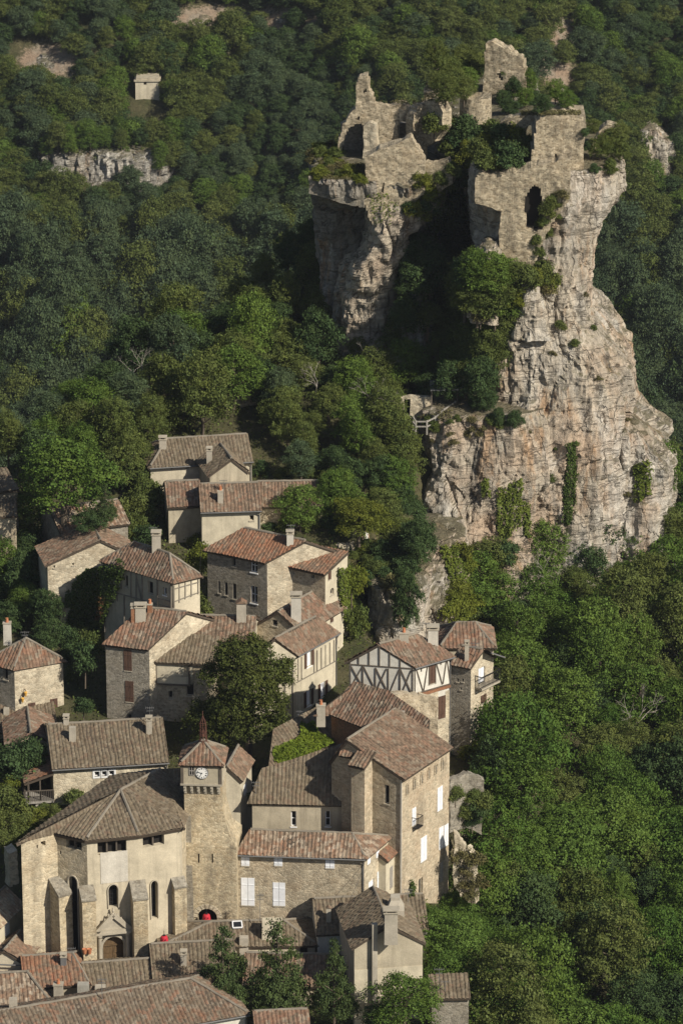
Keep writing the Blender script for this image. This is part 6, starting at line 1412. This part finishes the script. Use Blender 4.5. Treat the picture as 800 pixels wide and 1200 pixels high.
# shrubs rooted on rock, ruins and banks: found by looking at the built surfaces
def shrubs(poly, n, mix, s0, s1, label, group, onroof=False, dmin=9, ymax=120):
    xs = [p[0] for p in poly]; ys = [p[1] for p in poly]; k = 0; mine = []
    for _ in range(n*60):
        if k >= n: break
        px, py = random.uniform(min(xs), max(xs)), random.uniform(min(ys), max(ys))
        if not inpoly(px, py, poly) or any((px-a)**2+(py-b)**2 < dmin**2 for a, b in mine): continue
        p, nn = cast(px, py)
        if p is None or p[1] > ymax or (not onroof and indoors(p[0], p[1], .2)): continue
        key = random.choice(mix); plant(key, p-np.array((0, 0, .25)), random.uniform(s0, s1), label[key] if isinstance(label, dict) else label, group); mine.append((px, py)); k += 1
LB = lambda place: {'shrub': 'olive green shrub '+place, 'shrub_d': 'dark green shrub '+place, 'shrub_y': 'light green shrub '+place, 'scrub': 'dry brownish low shrub '+place, 'dark': 'dark little tree '+place, 'green': 'fresh green little tree '+place, 'oak': 'olive little tree '+place}
shrubs([(365, 196), (425, 196), (428, 212), (368, 212)], 14, ['shrub', 'shrub_y', 'scrub'], .45, .8, LB('on the grassy edge of the left castle rock'), 'shrubs on the castle rock', dmin=6)
shrubs([(364, 160), (395, 150), (398, 196), (366, 196)], 12, ['shrub', 'scrub', 'shrub_y'], .4, .7, LB('left of the ruined hall'), 'shrubs on the castle rock', dmin=7)
shrubs([(505, 150), (545, 150), (600, 165), (622, 170), (618, 196), (560, 202), (535, 200), (525, 180)], 24, ['shrub', 'shrub_d', 'shrub_y', 'shrub'], .7, 1.25, LB('among the castle ruins between hall and tower'), 'shrubs on the castle rock')
shrubs([(505, 85), (560, 70), (568, 108), (535, 125), (520, 130)], 9, ['oak', 'green'], .4, .6, LB('behind the round turret'), 'little trees on the castle top', dmin=11)
shrubs([(606, 104), (640, 108), (680, 132), (600, 134), (575, 125)], 9, ['dark', 'green'], .35, .5, LB('below the highest ruin fragment'), 'little trees on the castle top', dmin=11)
shrubs([(684, 150), (728, 160), (726, 204), (686, 208)], 12, ['shrub', 'shrub_d', 'oak'], .35, .55, LB('between the square tower and the right wall stub'), 'shrubs on the castle rock')
shrubs([(488, 215), (530, 200), (540, 215), (505, 255), (475, 262)], 12, ['shrub', 'shrub_d', 'shrub_y'], .6, 1.0, LB('in the cleft beside the slanting wall'), 'shrubs on the castle rock')
shrubs([(545, 330), (600, 318), (650, 325), (640, 345), (604, 350), (600, 380), (572, 395), (545, 400), (520, 390)], 30, ['shrub', 'shrub', 'shrub_d', 'shrub_y', 'scrub'], .7, 1.3, LB('at the foot of the square tower'), 'shrubs at the foot of the tower')
shrubs([(630, 262), (645, 235), (660, 225), (650, 265), (632, 310), (622, 322)], 9, ['scrub', 'shrub'], .45, .7, LB('on the dark scree ramp below the arched doorway'), 'shrubs at the foot of the tower')
shrubs([(500, 492), (560, 478), (590, 505), (570, 520), (505, 520)], 16, ['scrub', 'scrub', 'shrub'], .3, .5, LB('on the brown bank of the cliff ledge'), 'shrubs on the cliff ledge')
shrubs([(545, 470), (580, 480), (610, 500), (590, 508), (560, 480)], 6, ['shrub_d', 'dark'], .35, .5, LB('where the ledge meets the cliff'), 'shrubs on the cliff ledge')
shrubs([(600, 400), (740, 420), (735, 600), (600, 600)], 9, ['scrub', 'shrub'], .2, .5, LB('clinging to the cliff face'), 'shrubs clinging to the cliff', dmin=22)
shrubs([(640, 320), (690, 340), (700, 410), (640, 400)], 5, ['scrub', 'shrub'], .3, .5, LB('clinging to the cliff face'), 'shrubs clinging to the cliff', dmin=22)
shrubs([(535, 640), (600, 640), (600, 720), (530, 720)], 12, ['shrub', 'shrub_d', 'shrub_y', 'scrub'], .6, 1.1, LB('at the foot of the lower cliff'), 'shrubs under the lower cliff', dmin=13)
shrubs([(520, 745), (548, 705), (590, 730), (545, 740), (520, 748)], 12, ['shrub_y', 'shrub', 'shrub_d'], .9, 1.4, LB('behind the roofs of the balcony house'), 'shrubs under the lower cliff', dmin=11)
shrubs([(560, 880), (600, 885), (640, 900), (600, 930), (572, 930), (545, 890)], 16, ['shrub', 'shrub_y', 'shrub_d'], .6, 1.0, LB('beside the garden walls right of the tallest house'), 'shrubs on the right bank', dmin=11)
shrubs([(530, 930), (570, 935), (575, 985), (550, 975)], 8, ['shrub_d', 'shrub'], .6, .9, LB('below the weathered terrace wall'), 'shrubs on the right bank', dmin=11)
shrubs([(535, 1000), (565, 1000), (560, 1070), (535, 1070)], 10, ['scrub'], .6, .9, LB('on the dry bank right of the tallest house'), 'shrubs on the right bank', dmin=9)
shrubs([(500, 1090), (560, 1070), (600, 1120), (590, 1120), (560, 1118), (530, 1110)], 8, ['thick'], .5, .8, {'thick': 'bright creeper mound right of the plastered gabled house'}, 'creeper mounds beside the front houses', dmin=18)
shrubs([(80, 690), (120, 700), (120, 790), (75, 800)], 7, ['shrub', 'shrub_d'], .6, .9, LB('in the lane under the ivy'), 'shrubs in the lane', dmin=14)
shrubs([(48, 945), (62, 948), (66, 958), (36, 968)], 6, ['shrub_y', 'shrub'], .4, .6, LB('between the church roof and the long stone house'), 'shrubs behind the church', dmin=12)
shrubs([(505, 402), (560, 348), (604, 338), (602, 385), (572, 410), (566, 470), (545, 470), (530, 440)], 24, ['oak', 'dark', 'oak', 'green'], .55, .95, {'oak': 'olive green oak between the cliff and the stone shed', 'dark': 'dark holm oak between the cliff and the stone shed', 'green': 'fresh green tree between the cliff and the stone shed'}, 'trees between the cliff and the stone shed', dmin=13)
shrubs([(505, 240), (548, 225), (552, 330), (540, 392), (470, 392), (480, 320)], 26, ['dark', 'dark', 'oak'], .6, 1.0, {'oak': 'olive green oak in the dark cleft between the two castle rocks', 'dark': 'dark holm oak in the dark cleft between the two castle rocks'}, 'trees in the cleft between the castle rocks', dmin=12)
shrubs([(40, 170), (205, 160), (206, 176), (44, 184)], 16, ['dark', 'oak', 'green'], .55, .9, {'oak': 'olive tree on top of the grey outcrop across the valley', 'dark': 'dark tree on top of the grey outcrop across the valley', 'green': 'green tree on top of the grey outcrop across the valley'}, 'trees on the far outcrop', dmin=8, ymax=400)
shrubs([(178, 186), (208, 180), (212, 205), (190, 210)], 4, ['green', 'oak'], .5, .8, {'oak': 'olive tree at the right end of the far grey outcrop', 'green': 'green tree at the right end of the far grey outcrop'}, 'trees on the far outcrop', dmin=8, ymax=400)
shrubs([(530, 398), (592, 398), (572, 478), (522, 470)], 14, ['oak', 'oak', 'dark', 'green'], .6, .9, {'oak': 'tall olive green oak at the left flank of the pillar cliff', 'dark': 'tall dark holm oak at the left flank of the pillar cliff', 'green': 'tall fresh green tree at the left flank of the pillar cliff'}, 'trees at the left flank of the cliff', dmin=15)
shrubs([(405, 642), (482, 640), (482, 688), (430, 686)], 20, ['shrub', 'shrub_d', 'shrub_y', 'scrub'], .6, 1.05, LB('on the rocky bank left of the lower cliff'), 'shrubs left of the lower cliff', dmin=9)
shrubs([(466, 590), (490, 590), (490, 690), (476, 690)], 9, ['shrub', 'shrub_d', 'dark'], .6, .9, LB('at the left edge of the lower cliff'), 'shrubs left of the lower cliff', dmin=10)
# climbing plants: leaves laid on the surface behind them
def ivy(poly, n, mat, label, depth=.18, size=.075, name='ivy', thick=None):
    xs = [p[0] for p in poly]; ys = [p[1] for p in poly]; C, N = [], []
    for _ in range(n*4):
        if len(C) >= n: break
        px, py = random.uniform(min(xs), max(xs)), random.uniform(min(ys), max(ys))
        j = 2.5*noise.noise(Vector((px*.15, py*.15, 0)))
        if not inpoly(px+j, py+j, poly): continue
        p, nn = cast(px, py)
        if p is None: continue
        if nn@(CAM-p) < 0: nn = -nn
        b = .5+.5*noise.noise(Vector((px*.12, py*.12, 2)))
        C.append(p+nn*(.03+(depth+.45*depth*b*4)*random.random())); N.append(nn+np.array((0, 0, .35)))
    if len(C) < 10: print('IVY MISS', label); return
    C = np.array(C); base = C[C[:, 2].argmin()].copy(); o = leaf_mesh(name, C-base, np.array(N), size*rng.uniform(.6, 1.35, len(C)), LEAF[mat]); o.location = tuple(map(float, base)); tag(o, label, 'climbing plant')
ivy([(505, 240), (548, 222), (552, 330), (540, 390), (475, 390), (485, 310)], 5200, 'ivy', 'dark creepers hanging in the cleft between the two castle rocks', .5, .09)
ivy([(146, 658), (151, 668), (128, 720), (112, 765), (76, 765), (74, 735), (82, 712), (75, 700), (86, 680), (104, 664)], 6500, 'ivy', 'dark ivy sprawling over the front of the pale gabled house', .25)
ivy([(120, 690), (128, 700), (118, 735), (108, 725)], 700, 'ivy_r', 'reddish brown patch of creeper within the dark ivy', .3)
ivy([(582, 575), (612, 560), (610, 610), (590, 640), (580, 615)], 2600, 'ivy_l', 'light green creeper hanging on the lower cliff')
ivy([(664, 520), (674, 515), (676, 560), (668, 615), (658, 612), (660, 570)], 2200, 'ivy', 'dark vertical strip of ivy on the big cliff')
ivy([(742, 545), (760, 540), (762, 578), (745, 590)], 1200, 'ivy_l', 'yellow green creeper at the right foot of the cliff')
ivy([(612, 585), (620, 590), (618, 630), (612, 625)], 600, 'ivy_l', 'narrow light creeper beside the larger one on the cliff')
ivy([(565, 565), (574, 560), (572, 580), (566, 582)], 350, 'ivy_l', 'small light creeper tuft on the lower cliff')
ivy([(515, 640), (545, 640), (550, 690), (525, 680)], 2200, 'ivy_l', 'creeper on the rock under the lower cliff')
ivy([(393, 668), (408, 662), (420, 690), (418, 745), (404, 740), (396, 700)], 3000, 'ivy_l', 'yellow green creeper beside the lean-to wall')
ivy([(478, 1030), (484, 1032), (486, 1052), (479, 1052)], 260, 'ivy', 'small climbing plant at the foot of the tallest house', .1, .06)
ivy([(430, 228), (450, 224), (470, 240), (455, 262), (440, 262)], 260, 'ivy_l', 'thin creeper on the slanting castle wall', .06, .06)
ivy([(289, 928), (293, 930), (294, 945), (290, 946)], 140, 'ivy_l', 'little creeper beside the wide roofed house', .1, .06)
# grass tufts on the castle tops and dry banks
def grass(polys, n, mat, name='grass', size=.05):
    C, N = [], []
    for poly in polys:
        xs = [p[0] for p in poly]; ys = [p[1] for p in poly]
        for _ in range(n):
            px, py = random.uniform(min(xs), max(xs)), random.uniform(min(ys), max(ys))
            if not inpoly(px, py, poly): continue
            p, nn = cast(px, py)
            if p is None or p[1] > 120: continue
            C.append(p+np.array((0, 0, .08+.1*random.random()))); N.append((random.gauss(0, 1), random.gauss(0, 1), .2))
    o = leaf_mesh(name, np.array(C), np.array(N), size*rng.uniform(.7, 1.5, len(C)), LEAF[mat]); o['kind'] = 'stuff'; return o
grass([[(364, 200), (427, 196), (427, 212), (366, 212)], [(440, 120), (500, 110), (515, 118), (480, 124)], [(610, 131), (680, 131), (680, 136), (610, 137)], [(470, 495), (530, 480), (530, 492), (490, 503)], [(600, 905), (660, 900), (650, 935), (590, 935)], [(535, 990), (566, 1000), (560, 1075), (535, 1070)], [(415, 636), (470, 632), (470, 645), (415, 645)]], 1500, 'scrub', 'dry_grass')
def ground_cover():
    n = 130000; X = rng.uniform(-34, 34, n); Y = rng.uniform(-14, 96, n); inside = np.zeros(n, bool)
    for P in FOOT:
        j = len(P)-1; r = np.zeros(n, bool)
        for i in range(len(P)):
            yi, yj = P[i][1], P[j][1]
            if abs(yj-yi) > 1e-9: r ^= ((yi > Y) != (yj > Y)) & (X < (P[j][0]-P[i][0])*(Y-yi)/(yj-yi)+P[i][0])
            j = i
        inside |= r
    D = wav(X*1.3+4, Y*1.3)*.35; keep = ~inside & (rng.random(n) < .6+.5*D); X, Y, D = X[keep], Y[keep], D[keep]; n = len(X)
    C = np.stack([X, Y, terrain(X, Y)+rng.uniform(0, 1, n)*(.28+.25*np.maximum(0, D))], 1); N = np.stack([rng.normal(0, .6, n), rng.normal(0, .6, n), np.full(n, .7)], 1)
    o = leaf_mesh('ground_cover', C, N, .08*rng.uniform(.6, 1.5, n), LEAF['oak']); o['kind'] = 'stuff'
ground_cover()
shrubs([(232, 632), (300, 630), (302, 648), (236, 662)], 12, ['shrub', 'shrub_d', 'shrub_y'], .7, 1.1, LB('below the cream wall in the second row'), 'shrubs among the upper houses', dmin=11)
shrubs([(300, 605), (400, 600), (410, 628), (310, 620)], 14, ['shrub', 'shrub_d', 'green'], .6, .9, LB('behind the rust roofed stone house'), 'shrubs among the upper houses', dmin=11)
shrubs([(150, 560), (180, 570), (180, 640), (155, 640)], 10, ['shrub_d', 'shrub'], .8, 1.2, LB('in the shade left of the upper houses'), 'shrubs among the upper houses', dmin=12)
shrubs([(295, 535), (400, 550), (400, 592), (385, 590), (380, 565), (300, 560)], 9, ['shrub_d', 'shrub'], .6, .8, LB('right of the topmost houses'), 'shrubs among the upper houses', dmin=12)
shrubs([(405, 650), (470, 650), (470, 676), (420, 676)], 8, ['shrub', 'shrub_d', 'scrub'], .5, .8, LB('on the bank above the pale rock'), 'shrubs above the pale rock', dmin=12)
# the wood across the valley: reads as one mass, thousands of crowns
def far_wood():
    pts = []; cell = {}
    tries = 0
    while tries < 60000 and len(pts) < 5200:
        tries += 1
        x, y = random.uniform(-85, 85), random.uniform(272, 400)
        if abs(x) > 40+(y-272)*.1+18 and random.random() < .55: continue
        r = random.uniform(1.15, 1.75); k = (int(x//2.4), int(y//2.4)); ok = True
        for i in (-1, 0, 1):
            for j in (-1, 0, 1):
                for q in cell.get((k[0]+i, k[1]+j), ()):
                    if (q[0]-x)**2+(q[1]-y)**2 < r*r: ok = False
        if not ok: continue
        z = th(x, y)
        b = max(bare_at((x, y, z+.5)), bare_at((x, y, z+3)))
        if random.random() < b*1.5: continue
        px, py = proj(np.array((x, y, z+2)))
        if (54 < px < 200 and 182 < py < 222) or (746 < px < 790 and 156 < py < 212) or (142 < px < 202 and 84 < py < 160): continue
        cell.setdefault(k, []).append((x, y)); pts.append((x, y, z-.2))
    for _ in range(3600):       # the wood goes on along both flanks of the hill
        sd = random.choice((-1, 1)); x, y = sd*random.uniform(33, 140), random.uniform(-70, 290)
        if sd > 0 and x < 46 and y < 75: continue
        pts.append((x, y, th(x, y)-.2))
    me = bpy.data.meshes.new('far_wood'); me.from_pydata(pts, [], []); n = len(pts)
    P = np.array(pts); dens = np.array([noise.noise(Vector((p[0]*.06, p[1]*.06, 0))) for p in pts])
    _, pyy = proj(P)
    low = sst(240, 370, pyy)
    sc = rng.uniform(.72, 1.28, n)*(1+.25*dens)*(1+.45*low); zsc = sc*rng.uniform(.8, 1.15, n)*(1+.5*low)
    at = me.attributes.new('crown_scale', 'FLOAT_VECTOR', 'POINT'); at.data.foreach_set('vector', np.stack([sc, sc, zsc], 1).astype(np.float32).ravel())
    at = me.attributes.new('turn', 'FLOAT', 'POINT'); at.data.foreach_set('value', rng.uniform(0, 6.28, n).astype(np.float32))
    srcs = [PROTO[k][i]['root'].children for k, i in (('oak', 0), ('oak', 1), ('oak', 2), ('green', 0), ('dark', 0), ('dark', 1), ('blue', 0), ('blue', 1), ('green', 2), ('yellow', 1))]
    srcs = [[c for c in ch if c.name.startswith('crown')][0] for ch in srcs]
    wt = np.array([.17, .17, .17, .08, .12, .12, .08, .07, .02, .0]); wt /= wt.sum()
    pick = rng.choice(len(srcs), n, p=wt); m2 = (dens < -.12) & (rng.random(n) < .7); pick[m2] = rng.choice([4, 5, 6, 7], m2.sum()); m3 = (low > .5) & (rng.random(n) < .6); pick[m3] = rng.choice([6, 7, 4], m3.sum())
    at = me.attributes.new('kind_of_tree', 'INT', 'POINT'); at.data.foreach_set('value', pick.astype(np.int32))
    ob = bpy.data.objects.new('far_wood', me); COL.objects.link(ob); ob['kind'] = 'stuff'
    ng = bpy.data.node_groups.new('far_wood_nodes', 'GeometryNodeTree'); ng.interface.new_socket('Geometry', in_out='INPUT', socket_type='NodeSocketGeometry'); ng.interface.new_socket('Geometry', in_out='OUTPUT', socket_type='NodeSocketGeometry')
    N_ = ng.nodes; Lk = ng.links; gi = N_.new('NodeGroupInput'); go_ = N_.new('NodeGroupOutput'); m2p = N_.new('GeometryNodeMeshToPoints'); Lk.new(gi.outputs[0], m2p.inputs[0])
    g2i = N_.new('GeometryNodeGeometryToInstance')
    for s in reversed(srcs):
        oi = N_.new('GeometryNodeObjectInfo'); oi.inputs['Object'].default_value = s; oi.transform_space = 'ORIGINAL'; Lk.new(oi.outputs['Geometry'], g2i.inputs[0])
    iop = N_.new('GeometryNodeInstanceOnPoints'); Lk.new(m2p.outputs[0], iop.inputs['Points'])
    # each source becomes its own instance, then one is picked per point
    ji = N_.new('GeometryNodeJoinGeometry'); N_.remove(g2i)
    for s in reversed(srcs):
        oi = N_.new('GeometryNodeObjectInfo'); oi.inputs['Object'].default_value = s; oi.transform_space = 'ORIGINAL'; oi.inputs['As Instance'].default_value = True; Lk.new(oi.outputs['Geometry'], ji.inputs[0])
    Lk.new(ji.outputs[0], iop.inputs['Instance']); iop.inputs['Pick Instance'].default_value = True
    for nm, typ, sock in (('kind_of_tree', 'INT', 'Instance Index'), ('crown_scale', 'FLOAT_VECTOR', 'Scale')):
        a = N_.new('GeometryNodeInputNamedAttribute'); a.data_type = typ; a.inputs['Name'].default_value = nm; Lk.new(a.outputs['Attribute'], iop.inputs[sock])
    a = N_.new('GeometryNodeInputNamedAttribute'); a.data_type = 'FLOAT'; a.inputs['Name'].default_value = 'turn'; cx = N_.new('ShaderNodeCombineXYZ'); Lk.new(a.outputs['Attribute'], cx.inputs[2])
    try: er = N_.new('FunctionNodeEulerToRotation'); Lk.new(cx.outputs[0], er.inputs[0]); Lk.new(er.outputs[0], iop.inputs['Rotation'])
    except Exception: Lk.new(cx.outputs[0], iop.inputs['Rotation'])
    Lk.new(iop.outputs[0], go_.inputs[0]); md = ob.modifiers.new('far_wood', 'NODES'); md.node_group = ng
    print('far wood', n)
far_wood()
for k, lst in PROTO.items():        # prototypes never planted are removed
    for d in lst:
        if not d['used']:
            for ch in list(d['root'].children): bpy.data.objects.remove(ch)
            bpy.data.objects.remove(d['root']); print('unused', k)
# ================================================================== light, air, camera
AZ, EL = 49.0, 37.0
to_sun = Vector((math.sin(R(AZ))*math.cos(R(EL)), -math.cos(R(AZ))*math.cos(R(EL)), math.sin(R(EL))))
sl = bpy.data.lights.new('sun', 'SUN'); sl.energy = 5.0; sl.angle = R(.55); sl.color = (1.0, .915, .775)
so = bpy.data.objects.new('sun', sl); COL.objects.link(so); so.rotation_euler = to_sun.to_track_quat('Z', 'Y').to_euler(); so.location = (150, -120, 160)
w = bpy.data.worlds.new('World'); scn.world = w; w.use_nodes = True; nt = w.node_tree; nt.nodes.clear()
sk = nt.nodes.new('ShaderNodeTexSky'); sk.sky_type = 'NISHITA'; sk.sun_disc = False; sk.sun_elevation = R(EL); sk.sun_rotation = R(180-AZ); sk.air_density = 1.0; sk.dust_density = 1.0
bg = nt.nodes.new('ShaderNodeBackground'); bg.inputs[1].default_value = .055; ou = nt.nodes.new('ShaderNodeOutputWorld'); nt.links.new(sk.outputs[0], bg.inputs[0]); nt.links.new(bg.outputs[0], ou.inputs[0])
cd = bpy.data.cameras.new('camera'); cd.sensor_fit = 'VERTICAL'; cd.sensor_height = 24; cd.lens = F/1200*24; cd.clip_start = 5; cd.clip_end = 3000
co = bpy.data.objects.new('camera', cd); COL.objects.link(co); co.location = tuple(CAM); co.rotation_euler = (R(90)-PITCH, 0, 0); scn.camera = co
vs = scn.view_settings; vs.view_transform = 'Standard'; vs.look = 'None'; vs.exposure = .2; vs.gamma = 1; vs.use_curve_mapping = False
scn.cycles.max_bounces = 5; scn.cycles.diffuse_bounces = 2; scn.cycles.transmission_bounces = 2; scn.cycles.glossy_bounces = 2
# ---- the air: a thin even haze
hm = bpy.data.materials.new('haze'); hm.use_nodes = True; ht_ = hm.node_tree; ht_.nodes.clear(); ho = ht_.nodes.new('ShaderNodeOutputMaterial'); pv = ht_.nodes.new('ShaderNodeVolumePrincipled')
pv.inputs['Color'].default_value = (.78, .86, 1, 1); pv.inputs['Density'].default_value = .00008; pv.inputs['Anisotropy'].default_value = .2; ht_.links.new(pv.outputs[0], ho.inputs['Volume'])
zlo = float(GZ.min())-1.5; zhi = max(124.0, float(GZ.max())+4); mb = MB(); mb.box(-705, 705, -250, 1105, zlo, zhi); hz_ = mkobj('haze', mb, hm); hz_['kind'] = 'stuff'
